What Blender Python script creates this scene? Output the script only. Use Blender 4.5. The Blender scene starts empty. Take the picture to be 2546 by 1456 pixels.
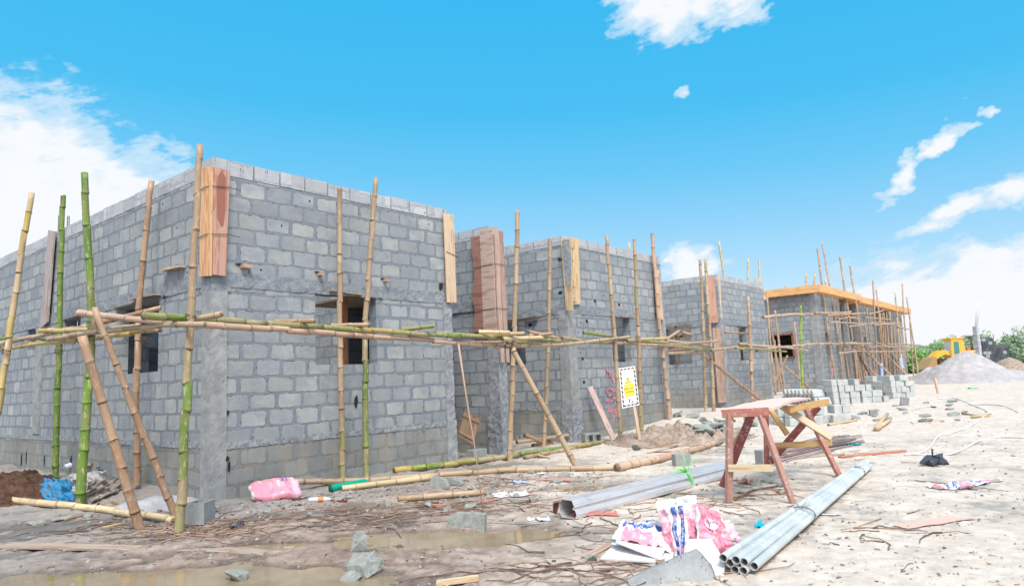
import bpy, bmesh, math, random
import numpy as np
from mathutils import Vector, Matrix, noise
random.seed(7)
sc = bpy.context.scene
COL = sc.collection
R = math.radians
# ---------------------------------------------------------------- camera
CAM = Vector((-5.2313, -10.2279, 1.585)); YAW, PITCH, ROLL, FPX = 0.6904, 0.1244, -0.0441, 1742.16
PW, PH = 2546.0, 1456.0
fw = Vector((math.cos(YAW)*math.cos(PITCH), math.sin(YAW)*math.cos(PITCH), math.sin(PITCH)))
_r = fw.cross(Vector((0, 0, 1))).normalized(); _u = _r.cross(fw)
rt = math.cos(ROLL)*_r + math.sin(ROLL)*_u; upv = -math.sin(ROLL)*_r + math.cos(ROLL)*_u
cd = bpy.data.cameras.new('Camera'); cam = bpy.data.objects.new('Camera', cd); COL.objects.link(cam)
cam.matrix_world = Matrix(((rt.x, upv.x, -fw.x, CAM.x), (rt.y, upv.y, -fw.y, CAM.y), (rt.z, upv.z, -fw.z, CAM.z), (0, 0, 0, 1)))
cd.sensor_width = 36; cd.lens = FPX/PW*36; cd.clip_start = 0.05; cd.clip_end = 6000
sc.camera = cam
cd.dof.use_dof = True; cd.dof.focus_distance = 9.5; cd.dof.aperture_fstop = 2.2
# ---------------------------------------------------------------- light + view
SUN_AZ, SUN_EL = R(-130), R(55)       # azimuth from +X; sun stands behind and to the right of the camera
sd = bpy.data.lights.new('Sun', 'SUN'); sd.energy = 1.5; sd.angle = R(24); sd.color = (1.0, 0.955, 0.9)
so = bpy.data.objects.new('Sun', sd); COL.objects.link(so)
sdir = Vector((math.cos(SUN_EL)*math.cos(SUN_AZ), math.cos(SUN_EL)*math.sin(SUN_AZ), math.sin(SUN_EL)))
so.rotation_euler = sdir.to_track_quat('Z', 'Y').to_euler(); so.location = (0, -20, 30)
sc.view_settings.view_transform = 'Standard'; sc.view_settings.look = 'None'
sc.view_settings.exposure = 1.55; sc.view_settings.gamma = 1; sc.view_settings.use_curve_mapping = False
EXF = 2**1.55
def srgb(r, g, b):
    f = lambda c: (c/255/12.92) if c/255 <= .04045 else ((c/255+.055)/1.055)**2.4
    return (f(r), f(g), f(b))
def skyc(r, g, b, k=1.0): return tuple(c/EXF*k for c in srgb(r, g, b)) + (1,)

# ---------------------------------------------------------------- node helper
class NT:
    def __init__(s, tree): s.t = tree; s.n = tree.nodes; s.l = tree.links
    def put(s, sock, v):
        if isinstance(v, bpy.types.NodeSocket): s.l.new(v, sock)
        elif v is not None:
            if isinstance(v, (tuple, list)) and len(v) == 3 and sock.type == 'RGBA': v = tuple(v)+(1,)
            sock.default_value = v
    def node(s, typ, ins=None, **attr):
        n = s.n.new(typ)
        for k, v in attr.items(): setattr(n, k, v)
        for k, v in (ins or {}).items(): s.put(n.inputs[k], v)
        return n
    def m(s, op, a, b=None, c=None, clamp=False):
        n = s.n.new('ShaderNodeMath'); n.operation = op; n.use_clamp = clamp
        s.put(n.inputs[0], a)
        if b is not None: s.put(n.inputs[1], b)
        if c is not None: s.put(n.inputs[2], c)
        return n.outputs[0]
    def vm(s, op, a, b=None, scale=None):
        n = s.n.new('ShaderNodeVectorMath'); n.operation = op; s.put(n.inputs[0], a)
        if b is not None: s.put(n.inputs[1], b)
        if scale is not None: s.put(n.inputs['Scale'], scale)
        return n.outputs['Value'] if op in ('DOT_PRODUCT', 'LENGTH') else n.outputs[0]
    def sep(s, v): n = s.node('ShaderNodeSeparateXYZ', {0: v}); return n.outputs
    def comb(s, x=0, y=0, z=0): return s.node('ShaderNodeCombineXYZ', {0: x, 1: y, 2: z}).outputs[0]
    def noise(s, vec, scale, detail=3, rough=.55, dist=0, color=False):
        n = s.node('ShaderNodeTexNoise', {'Vector': vec, 'Scale': scale, 'Detail': detail, 'Roughness': rough, 'Distortion': dist})
        return n.outputs['Color' if color else 'Fac']
    def mr(s, v, a, b, c=0.0, d=1.0, smooth=True):
        n = s.n.new('ShaderNodeMapRange'); n.interpolation_type = 'SMOOTHSTEP' if smooth else 'LINEAR'
        for i, x in enumerate((v, a, b, c, d)): s.put(n.inputs[i], x)
        return n.outputs[0]
    def mix(s, f, a, b, blend='MIX'):
        n = s.n.new('ShaderNodeMix'); n.data_type = 'RGBA'; n.blend_type = blend; n.clamp_factor = True
        s.put(n.inputs[0], f); s.put(n.inputs[6], a); s.put(n.inputs[7], b)
        return n.outputs[2]
    def bump(s, h, strength=.5, dist=.01, normal=None):
        n = s.node('ShaderNodeBump', {'Strength': strength, 'Distance': dist, 'Height': h})
        if normal is not None: s.l.new(normal, n.inputs['Normal'])
        return n.outputs[0]
MATS = {}
def material(name, build):
    m = bpy.data.materials.new(name); m.use_nodes = True; t = m.node_tree; t.nodes.clear()
    N = NT(t); out = t.nodes.new('ShaderNodeOutputMaterial'); b = t.nodes.new('ShaderNodeBsdfPrincipled')
    t.links.new(b.outputs[0], out.inputs[0]); b.inputs['Specular IOR Level'].default_value = .3
    build(N, b); MATS[name] = m; return m
def setp(N, b, color=None, rough=None, normal=None, metal=None, spec=None):
    for k, v in (('Base Color', color), ('Roughness', rough), ('Normal', normal), ('Metallic', metal), ('Specular IOR Level', spec)):
        if v is not None: N.put(b.inputs[k], v)

# ---------------------------------------------------------------- world: real sky + clouds by direction
w = bpy.data.worlds.new('World'); sc.world = w; w.use_nodes = True; w.node_tree.nodes.clear()
N = NT(w.node_tree)
wo = N.node('ShaderNodeOutputWorld'); bg = N.node('ShaderNodeBackground'); w.node_tree.links.new(bg.outputs[0], wo.inputs[0])
nish = N.node('ShaderNodeTexSky', sky_type='NISHITA', sun_disc=False, sun_elevation=SUN_EL, sun_rotation=R(90)-SUN_AZ, air_density=1.2, dust_density=.6, ozone_density=2.0)
nsky = N.vm('SCALE', nish.outputs[0], scale=0.09)
D = N.vm('NORMALIZE', N.node('ShaderNodeTexCoord').outputs['Generated'])
dx, dy, dz = N.sep(D)
el = N.m('MULTIPLY', N.m('ARCSINE', dz), 57.2958)
az = N.m('MULTIPLY', N.m('ARCTAN2', dy, dx), 57.2958)
cr = N.node('ShaderNodeValToRGB', {0: N.m('DIVIDE', N.m('SUBTRACT', el, N.m('MULTIPLY', N.m('SUBTRACT', az, 30), .04)), 90, clamp=True)})
els = cr.color_ramp.elements
stops = [(0, (228, 243, 253)), (4.5, (205, 233, 252)), (8, (176, 222, 250)), (12, (142, 209, 248)), (16, (104, 200, 246)), (21, (66, 191, 243)), (32, (46, 184, 242)), (90, (40, 150, 225))]
els[0].position = 0; els[0].color = skyc(*stops[0][1]); els[1].position = 1; els[1].color = skyc(*stops[-1][1])
for p_, c_ in stops[1:-1]:
    e_ = els.new(p_/90); e_.color = skyc(*c_)
base = N.mix(.05, cr.outputs[0], nsky)
nz = N.noise(N.comb(N.m('MULTIPLY', az, .08), N.m('MULTIPLY', el, .16), 3.1), 1.0, 7, .62, .4)
nzf = N.noise(N.comb(N.m('MULTIPLY', az, .5), N.m('MULTIPLY', el, .9), 1.1), 1.0, 5, .6)
nzg = N.noise(N.comb(N.m('MULTIPLY', az, .35), N.m('MULTIPLY', N.m('ADD', el, N.m('MULTIPLY', az, .35)), 1.3), 5.1), 1.0, 6, .68, .6)
nn = N.m('ADD', N.m('MULTIPLY', N.m('SUBTRACT', nz, .5), 1.5), N.m('ADD', N.m('MULTIPLY', N.m('SUBTRACT', nzf, .5), 1.5), N.m('MULTIPLY', N.m('SUBTRACT', nzg, .5), 1.3)))
wz = N.noise(N.comb(N.m('MULTIPLY', az, .22), N.m('MULTIPLY', el, .3), 8.1), 1.0, 4, .6, color=True); wzx, wzy, _w = N.sep(wz)
azw = N.m('ADD', az, N.m('MULTIPLY', N.m('SUBTRACT', wzx, .5), 7.5)); elw = N.m('ADD', el, N.m('MULTIPLY', N.m('SUBTRACT', wzy, .5), 4.5))
# az, el, half-length, half-height, tilt (deg), strength
clouds = [(76, 11, 17, 10.5, 24, 1.25), (80, 5, 14, 8, 0, 1.5), (25.0, 31, 5.5, 5.6, 0, 1.3), (19.5, 29.5, 3, 3, 50, .9), (24.6, 22.2, .7, .6, 0, .55), (9.8, 13.0, 2.3, .85, -42, .95), (6.6, 15.3, 1.5, .8, -35, .9), (3.9, 16.5, .8, .6, -35, .8),
          (6.5, 10.2, 4.5, 1.0, -14, .95), (2.5, 11.0, 3.5, 1.2, -20, .9), (25.5, 8.2, 2.3, 1.5, -20, 1.1), (5, 6.0, 6.5, 2.0, -8, 1.0), (3, 2, 16, 5.5, 8, 1.5), (40, -2, 40, 3.5, 0, 1.0)]
tot = None
for (a0, e0, ra, rb, tl, st) in clouds:
    c, s = math.cos(R(tl)), math.sin(R(tl))
    da = N.m('MULTIPLY', N.m('SUBTRACT', azw, a0), math.cos(R(e0))); de = N.m('SUBTRACT', elw, e0)
    p = N.m('DIVIDE', N.m('ADD', N.m('MULTIPLY', da, c), N.m('MULTIPLY', de, s)), ra)
    q = N.m('DIVIDE', N.m('SUBTRACT', N.m('MULTIPLY', de, c), N.m('MULTIPLY', da, s)), rb)
    v = N.m('MULTIPLY', N.m('SUBTRACT', 1.0, N.m('ADD', N.m('MULTIPLY', p, p), N.m('MULTIPLY', q, q)), ), st)
    tot = v if tot is None else N.m('MAXIMUM', tot, v)
cl = N.m('ADD', tot, nn)
thin = N.mr(cl, -.22, .28); thick = N.mr(cl, .22, .95)
# unseen overcast bank behind the camera, added as neutral fill light
back = N.mr(N.vm('DOT_PRODUCT', D, tuple(fw)), .35, -.25)
back = N.m('MULTIPLY', back, N.mr(nz, .3, .6, .55, 1.0))
top = N.mr(el, 38, 62)
c1 = N.mix(N.m('MULTIPLY', thin, .85), base, skyc(203, 232, 252))
c2 = N.mix(N.m('MULTIPLY', thick, .95), c1, skyc(250, 252, 255))
c3 = N.mix(N.m('MAXIMUM', back, N.m('MULTIPLY', top, .7)), c2, (.40, .42, .46, 1))
w.node_tree.links.new(c3, bg.inputs[0]); bg.inputs[1].default_value = 1.0

# ---------------------------------------------------------------- terrain + pixel-to-world helpers (real distances on the ground)
def sm(a, b, x):
    t = min(1, max(0, (x-a)/(b-a))); return t*t*(3-2*t)
RV = Vector((math.sin(YAW), -math.cos(YAW)))     # ground vector to the right of the view
FV = Vector((math.cos(YAW), math.sin(YAW)))
PUD = [(-2.75, -3.55, 2.4, .75, .055), (-1.0, -3.5, .75, .2, .045), (.12, -4.85, 1.35, .5, .055), (.0, -4.15, .8, .16, .045), (3.75, -4.5, 1.2, .42, .05), (-.9, -5.2, .5, .1, .035)]
def sandy(x, y):
    q = (x*RV.x + y*RV.y) - 4.7 + .10*(x*FV.x+y*FV.y)
    return sm(-1.2, 1.2, q)
def gz(x, y, fine=True):
    z = .2*sm(13, 21, x) + .12*sm(21, 34, x)
    if x > 120 or y > 120 or x < -60 or y < -60: return z
    s = sandy(x, y)
    a = .042*(1-s)+.019*s
    n = noise.noise((x*1.1, y*1.1, 3.3))*a*1.2 + noise.noise((x*3.7, y*3.7, 1.3))*a*.55
    if fine:
        n += noise.noise((x*11, y*11, 5.1))*a*.42 + abs(noise.noise((x*24, y*24, 8.1)))*a*.34 - abs(noise.noise((x*2.1+y*1.3, (y-x)*6, 2.2)))*a*.5
    k = 0
    for (cx, cy, hl, hw, dp) in PUD:
        ax_, bx_ = (x-cx)*RV.x+(y-cy)*RV.y, (x-cx)*FV.x+(y-cy)*FV.y
        e = (ax_/hl)**2 + (bx_/hw)**2 + .5*noise.noise((x*2.2, y*2.2, 9.7))
        if e < 1.6: k = max(k, dp*sm(1.35, .55, e))
    z += n*(1-.55*min(1, k/.04)) - k
    if -2 < x < .3 and y > .6: z += .17*sm(-1.7, -.3, x)*sm(.6, 1.9, y)*(.8+.5*noise.noise((x*1.7, y*1.7, 4)))
    z += .24*math.exp(-((x-14.2)/2.2)**2-((y+.2)/1.2)**2)
    # soil banked against the foot of the first house
    d = max(abs(y+.25), 0)
    if -1 < x < 5.6 and -1.1 < y < .3: z += .05*sm(1.1, .1, d)*sm(-.4, 1.8, x)*(.7+.6*noise.noise((x*2, y*2, 0)))
    return z
def ray(px, py): return fw + (px-PW/2)/FPX*rt - (py-PH/2)/FPX*upv
def G(px, py, dz=0):
    v = ray(px, py); z = 0
    for _ in range(8):
        t = (z+dz-CAM.z)/v.z; P = CAM + t*v; z = gz(P.x, P.y, False)
    return Vector((P.x, P.y, z))
def UP(B, px, py):
    v = ray(px, py); vh = Vector((v.x, v.y)); ww = Vector((B[0]-CAM.x, B[1]-CAM.y))
    return CAM + ww.dot(vh)/vh.dot(vh)*v
def AX(px, py, ax, val):
    v = ray(px, py); return CAM + (val-CAM[ax])/v[ax]*v
def Yp(px, py, Y): return AX(px, py, 1, Y)
def Xp(px, py, X): return AX(px, py, 0, X)
def DP(px, py, depth): return CAM + depth*ray(px, py)

# ---------------------------------------------------------------- mesh builder
class MB:
    def __init__(s): s.v = []; s.f = []; s.uv = []; s.c = []; s.sm = []; s.mi = []
    def add(s, vs, fs, uvs=None, col=(.5, .5, .5), smooth=False, mi=0):
        o = len(s.v); s.v += [tuple(v) for v in vs]
        s.c += list(col) if (len(col) == len(vs) and not isinstance(col[0], (float, int))) else [col]*len(vs)
        for i, f in enumerate(fs):
            s.f.append(tuple(o+k for k in f)); s.sm.append(smooth); s.mi.append(mi)
            s.uv += list(uvs[i]) if uvs else [(vs[k][0]+vs[k][1]*.7, vs[k][2]+vs[k][1]*.3) for k in f]
        return s
    def obj(s, name, mats, parent=None, loc=None, bevel=0, seg=1):
        me = bpy.data.meshes.new(name)
        o = bpy.data.objects.new(name, me); COL.objects.link(o)
        org = Vector(parent['_o']) if parent is not None else Vector(loc or (0, 0, 0))
        vs = np.array(s.v, dtype=float) - np.array(org)
        me.from_pydata(vs.tolist(), [], s.f)
        ul = me.uv_layers.new(name='UVMap'); ul.data.foreach_set('uv', np.array(s.uv, dtype=np.float32).ravel())
        ca = me.color_attributes.new('Col', 'FLOAT_COLOR', 'POINT')
        ca.data.foreach_set('color', np.array([(c[0], c[1], c[2], 1) for c in s.c], dtype=np.float32).ravel())
        me.polygons.foreach_set('use_smooth', s.sm)
        if not isinstance(mats, (list, tuple)): mats = [mats]
        for m in mats: me.materials.append(MATS[m])
        me.polygons.foreach_set('material_index', s.mi)
        me.update()
        if bevel:
            b = o.modifiers.new('b', 'BEVEL'); b.width = bevel; b.segments = seg; b.limit_method = 'ANGLE'; b.angle_limit = R(40)
        if parent is not None: o.parent = parent
        else: o.location = org
        return o
def tag(o, label=None, cat=None, group=None, kind=None):
    if label: o['label'] = label
    if cat: o['category'] = cat
    if group: o['group'] = group
    if kind: o['kind'] = kind
    return o
def thing(name, label, cat, loc, group=None):
    o = bpy.data.objects.new(name, None); COL.objects.link(o); o.location = loc; o['_o'] = tuple(loc); o.empty_display_size = .1
    return tag(o, label, cat, group)
# shapes
BOXF = [(0, 3, 2, 1), (4, 5, 6, 7), (0, 1, 5, 4), (1, 2, 6, 5), (2, 3, 7, 6), (3, 0, 4, 7)]
def obox(mb, c, X, Y, Z, col=(.5, .5, .5), mi=0):
    """box with centre c and half-axis vectors; UV u runs along X, v along Y/Z in metres"""
    c, X, Y, Z = Vector(c), Vector(X), Vector(Y), Vector(Z)
    vs = [c+a*X+b*Y+d*Z for d in (-1, 1) for (a, b) in ((-1, -1), (1, -1), (1, 1), (-1, 1))]
    lx, ly, lz = X.length*2, Y.length*2, Z.length*2; off = random.random()*7
    loc = [(a*lx/2, b*ly/2, d*lz/2) for d in (-1, 1) for (a, b) in ((-1, -1), (1, -1), (1, 1), (-1, 1))]
    uv = []
    for fi, f in enumerate(BOXF):
        if fi < 2: uv.append([(loc[k][0]+off, loc[k][1]+off) for k in f])
        elif fi in (2, 4): uv.append([(loc[k][0]+off, loc[k][2]+off+.5) for k in f])
        else: uv.append([(loc[k][1]+off, loc[k][2]+off) for k in f])
    mb.add(vs, BOXF, uv, col, mi=mi)
def box(mb, p0, p1, col=(.5, .5, .5), mi=0):
    c = [(a+b)/2 for a, b in zip(p0, p1)]; h = [(b-a)/2 for a, b in zip(p0, p1)]
    obox(mb, c, (h[0], 0, 0), (0, h[1], 0), (0, 0, h[2]), col, mi)
def plank(mb, P0, P1, wd, th, upd=(0, 0, 1), col=(.5, .5, .5), mi=0):
    P0, P1 = Vector(P0), Vector(P1); d = (P1-P0); L = d.length; d.normalize()
    s = d.cross(Vector(upd)).normalized(); n = s.cross(d).normalized()
    obox(mb, (P0+P1)/2, d*L/2, s*wd/2, n*th/2, col, mi)
def slab(mb, pts, nrm, th, col=(.5, .5, .5), mi=0):
    """flat polygon (3D points) extruded by th along nrm, UV: u along its longest edge"""
    pts = [Vector(p) for p in pts]; n = len(pts); nv = Vector(nrm)*th
    e = max(((pts[(i+1) % n]-pts[i]) for i in range(n)), key=lambda q: q.length).normalized(); f = Vector(nrm).cross(e).normalized()
    vs = pts + [p+nv for p in pts]
    uvp = [(p.dot(e), p.dot(f)) for p in vs]
    fs = [tuple(range(n)), tuple(range(2*n-1, n-1, -1))] + [(i, i+n, (i+1) % n+n, (i+1) % n) for i in range(n)]
    mb.add(vs, fs, [[(uvp[k][0], uvp[k][1]) for k in f_] if i < 2 else [(uvp[k][0], uvp[k][1]+(.02 if k >= n else 0)) for k in f_] for i, f_ in enumerate(fs)], col, mi=mi)
def tube(mb, pts, rad, sides=8, cols=None, col=(.5, .5, .5), cap=True, smooth=True, mi=0):
    pts = [Vector(p) for p in pts]; n = len(pts); rad = rad if isinstance(rad, (list, tuple)) else [rad]*n
    vs, cs, L = [], [], [0]
    for i in range(1, n): L.append(L[-1]+(pts[i]-pts[i-1]).length)
    t0 = (pts[1]-pts[0]).normalized(); a = t0.orthogonal().normalized()
    off = random.random()*50
    for i in range(n):
        t = (pts[min(i+1, n-1)]-pts[max(i-1, 0)]).normalized()
        a = (a-t*a.dot(t)).normalized(); b = t.cross(a)
        for k in range(sides):
            an = 2*math.pi*k/sides; vs.append(pts[i]+rad[i]*(math.cos(an)*a+math.sin(an)*b)); cs.append(cols[i] if cols else col)
    fs, uv = [], []
    for i in range(n-1):
        for k in range(sides):
            k2 = (k+1) % sides
            fs.append((i*sides+k, i*sides+k2, (i+1)*sides+k2, (i+1)*sides+k))
            u0, u1 = k/sides*.25, (k+1)/sides*.25
            uv.append([(u0+off, L[i]), (u1+off, L[i]), (u1+off, L[i+1]), (u0+off, L[i+1])])
    if cap:
        fs.append(tuple(range(sides-1, -1, -1))); uv.append([(0, 0)]*sides)
        fs.append(tuple((n-1)*sides+k for k in range(sides))); uv.append([(0, 0)]*sides)
    mb.add(vs, fs, uv, cs, smooth, mi)
def bamboo(mb, P0, P1, r0, r1, pal, bend=.02, step=.33, sides=10, mi=0, via=None, seed=None):
    """one culm: node rings, internodes of slightly different colour, open cut ends"""
    rnd = random.Random(seed if seed is not None else random.random())
    P0, P1 = Vector(P0), Vector(P1); ctrl = [P0] + [Vector(v) for v in (via or [])] + [P1]
    seglen = [(ctrl[i+1]-ctrl[i]).length for i in range(len(ctrl)-1)]; L = sum(seglen)
    d = (P1-P0).normalized(); a = d.orthogonal().normalized(); b = d.cross(a)
    ph, ph2 = rnd.random()*6.28, rnd.random()*6.28
    def at(t):
        s = t*L; i = 0
        while i < len(seglen)-1 and s > seglen[i]: s -= seglen[i]; i += 1
        p = ctrl[i].lerp(ctrl[i+1], s/seglen[i])
        w_ = math.sin(math.pi*t)
        return p + a*bend*L*.25*w_*math.sin(ph+2.5*t) + b*bend*L*.25*w_*math.sin(ph2+2*t)
    pts, rad, cols = [], [], []
    s = 0; lastc = None; kink = Vector((0, 0, 0))
    while s < L-.02:
        ln = step*rnd.uniform(.75, 1.25)*(.8+.4*min(1, s/L*2)); e = min(L, s+ln)
        t0 = s/L; tone = rnd.uniform(.82, 1.14); c = pal(t0, rnd); c = tuple(x*tone*.72+y*.28 for x, y in zip(c, lastc)) if lastc else c; lastc = c
        cd_ = tuple(x*.5 for x in c); cp = tuple(min(1, x*1.1+.015) for x in c)
        rr = lambda q: r0+(r1-r0)*q
        kink = Vector((rnd.uniform(-1, 1), rnd.uniform(-1, 1), rnd.uniform(-1, 1)))*.004*L*.5 if s > 0 else kink
        for (ds, k, cc) in ((0, 1.05, cd_), (.007, 1.055, cp), (.02, .98, c), (.05, .95, c), (ln*.5, .96, c), (ln-.03, .97, c), (ln-.008, 1.05, cd_)):
            q = s+ds
            if q >= e-.002 and ds: continue
            pts.append(at(q/L)+kink*(0 if s == 0 else 1)); rad.append(rr(q/L)*k); cols.append(cc)
        s = e
    pts.append(at(1.0)); rad.append(r1); cols.append(cols[-1])
    # hollow ends
    n = len(pts); din = (pts[1]-pts[0]).normalized(); dout = (pts[-1]-pts[-2]).normalized()
    pts = [pts[0]+din*.05, pts[0]] + pts + [pts[-1], pts[-1]-dout*.05]
    rad = [rad[0]*.7, rad[0]*.78] + rad + [rad[-1]*.78, rad[-1]*.7]; dk = (.05, .035, .02); lt = (.55, .42, .28)
    cols = [dk, lt] + cols + [lt, dk]
    tube(mb, pts, rad, sides, cols=cols, mi=mi)
GRN = [(.115, .20, .035), (.14, .235, .04), (.09, .165, .03)]; TAN = [(.37, .26, .165), (.41, .30, .2), (.33, .225, .14), (.45, .34, .22)]
OLV = [(.24, .25, .085), (.29, .27, .12), (.33, .28, .15), (.19, .23, .06)]
BRN = [(.33, .2, .125), (.38, .24, .155), (.29, .17, .105)]; YEL = [(.46, .34, .1), (.52, .40, .17), (.42, .32, .07)]
PAL = {'green': lambda t, r: r.choice(GRN), 'tan': lambda t, r: r.choice(TAN), 'brown': lambda t, r: r.choice(BRN+TAN[:1]), 'yel': lambda t, r: r.choice(YEL+TAN[3:]),
       'mixlow': lambda t, r: r.choice(GRN+OLV) if t < .36 and r.random() < .8 else r.choice(TAN),
       'mix': lambda t, r: r.choice(OLV+TAN+TAN+BRN), 'gy': lambda t, r: r.choice(GRN+OLV+OLV+YEL[:1]), 'pale': lambda t, r: r.choice([(.55, .47, .38), (.5, .42, .33)]),
       'far': lambda t, r: r.choice([(.46, .32, .22), (.52, .37, .26), (.42, .28, .19)]), 'cream': lambda t, r: r.choice([(.56, .43, .25), (.6, .47, .28)]),
       'dark': lambda t, r: (.06, .045, .04), 'pinkish': lambda t, r: r.choice([(.47, .30, .21), (.52, .35, .25)])}
def rough_box(mb, p0, p1, cell=.06, amp=.012, freq=9, col=(.5, .5, .5), seed=0, mi=0):
    """box whose faces are fine grids pushed about by noise (cast concrete)"""
    p0, p1 = Vector(p0), Vector(p1)
    for ax in range(3):
        for sgn in (0, 1):
            i, j = [(1, 2), (0, 2), (0, 1)][ax]
            nu = max(1, round((p1[i]-p0[i])/cell)); nv = max(1, round((p1[j]-p0[j])/cell)); vs, fs, uv = [], [], []
            for a_ in range(nu+1):
                for b_ in range(nv+1):
                    q = [0, 0, 0]; q[ax] = (p0, p1)[sgn][ax]; q[i] = p0[i]+(p1[i]-p0[i])*a_/nu; q[j] = p0[j]+(p1[j]-p0[j])*b_/nv
                    qv = Vector(q); nv3 = noise.noise_vector(qv*freq+Vector((seed, 0, 0)))+.5*noise.noise_vector(qv*freq*2.7); vs.append(qv+nv3*amp)
            flip = (sgn == 0) != (ax == 1)
            for a_ in range(nu):
                for b_ in range(nv):
                    f = (a_*(nv+1)+b_, (a_+1)*(nv+1)+b_, (a_+1)*(nv+1)+b_+1, a_*(nv+1)+b_+1)
                    if flip: f = f[::-1]
                    fs.append(f); uv.append([((vs[k].y if ax == 0 else vs[k].x), vs[k].z) if ax < 2 else (vs[k].x, vs[k].y) for k in f])
            mb.add(vs, fs, uv, col, smooth=False, mi=mi)
def wall(mb, ax, t0, t1, a0, a1, z0, z1, holes=(), mi=0, col=(.5, .5, .5), topcourse=False, ch=.26, cl_=.48, seed=0):
    """wall slab with real openings. ax=0: runs along X, thickness t0..t1 in Y; ax=1: runs along Y, thickness in X. UV in metres"""
    rnd = random.Random(seed)
    zt = z1-ch if topcourse else z1
    A = sorted({a0, a1, *[h[0] for h in holes], *[h[1] for h in holes]}); Z = sorted({z0, zt, *[min(h[2], zt) for h in holes], *[min(h[3], zt) for h in holes]})
    A = [a for a in A if a0 <= a <= a1]; Z = [z for z in Z if z0 <= z <= zt]
    P = lambda a, t, z: (a, t, z) if ax == 0 else (t, a, z)
    def q(pts, uv):
        mb.add([P(*p) for p in pts], [(0, 1, 2, 3)], [uv], col, mi=mi)
    inh = lambda a, z: any(h[0] < a < h[1] and h[2] < z < h[3] for h in holes)
    for i in range(len(A)-1):
        for j in range(len(Z)-1):
            x0, x1, y0, y1 = A[i], A[i+1], Z[j], Z[j+1]
            solid = not inh((x0+x1)/2, (y0+y1)/2)
            if solid:
                for t in (t0, t1): q([(x0, t, y0), (x1, t, y0), (x1, t, y1), (x0, t, y1)], [(x0, y0), (x1, y0), (x1, y1), (x0, y1)])
            # side faces where solid meets void
            L_ = i > 0 and not inh((A[i-1]+x0)/2, (y0+y1)/2); B_ = j > 0 and not inh((x0+x1)/2, (Z[j-1]+y0)/2)
            if solid != L_: q([(x0, t0, y0), (x0, t1, y0), (x0, t1, y1), (x0, t0, y1)], [(x0, y0), (x0+t1-t0, y0), (x0+t1-t0, y1), (x0, y1)])
            if solid != B_: q([(x0, t0, y0), (x1, t0, y0), (x1, t1, y0), (x0, t1, y0)], [(x0, y0), (x1, y0), (x1, y0+.1), (x0, y0+.1)])
            if i == len(A)-2 and solid: q([(x1, t0, y0), (x1, t1, y0), (x1, t1, y1), (x1, t0, y1)], [(x1, y0), (x1+t1-t0, y0), (x1+t1-t0, y1), (x1, y1)])
            if j == len(Z)-2 and solid: q([(x0, t0, y1), (x1, t0, y1), (x1, t1, y1), (x0, t1, y1)], [(x0, y1-.05), (x1, y1-.05), (x1, y1+.1), (x0, y1+.1)])
    if topcourse:
        # last course: separate blocks sitting a few mm in or out, mortar between
        a = a0; k = 0
        while a < a1-.02:
            e = min(a1, a+cl_-.03+rnd.uniform(-.01, .01)); dz_ = rnd.uniform(-.018, .006); dt = rnd.uniform(-.006, .004)
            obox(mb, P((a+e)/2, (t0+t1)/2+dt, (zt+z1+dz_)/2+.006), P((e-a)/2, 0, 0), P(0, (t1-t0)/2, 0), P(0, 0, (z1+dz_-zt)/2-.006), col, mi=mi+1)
            if e < a1-.03: obox(mb, P(e+.015, (t0+t1)/2+.004, (zt+z1)/2-.01), P(.016, 0, 0), P(0, (t1-t0)/2-.008, 0), P(0, 0, (z1-zt)/2-.012), col, mi=mi+2)
            a = e+.03; k += 1
def chunk(mb, c, size, seed, col=(.5, .5, .5), flat=.6, n=13, mi=0, rot=None):
    rnd = random.Random(seed); bm = bmesh.new()
    for _ in range(n):
        p = Vector((rnd.uniform(-1, 1), rnd.uniform(-1, 1), rnd.uniform(-1, 1))); 
        m_ = max(abs(p.x), abs(p.y), abs(p.z)); p = p/m_*rnd.uniform(.75, 1)
        bm.verts.new((p.x*size, p.y*size*rnd.uniform(.6, 1), p.z*size*flat))
    bmesh.ops.convex_hull(bm, input=bm.verts)
    M = (rot or Matrix.Rotation(rnd.random()*6.28, 3, 'Z') @ Matrix.Rotation(rnd.uniform(-.4, .4), 3, 'X'))
    bm.verts.ensure_lookup_table(); vl = [v for v in bm.verts if v.link_faces]; idx = {v: i for i, v in enumerate(vl)}
    vs = [M @ v.co + Vector(c) for v in vl]
    mb.add(vs, [tuple(idx[v] for v in f.verts) for f in bm.faces], None, col, mi=mi); bm.free()
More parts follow.
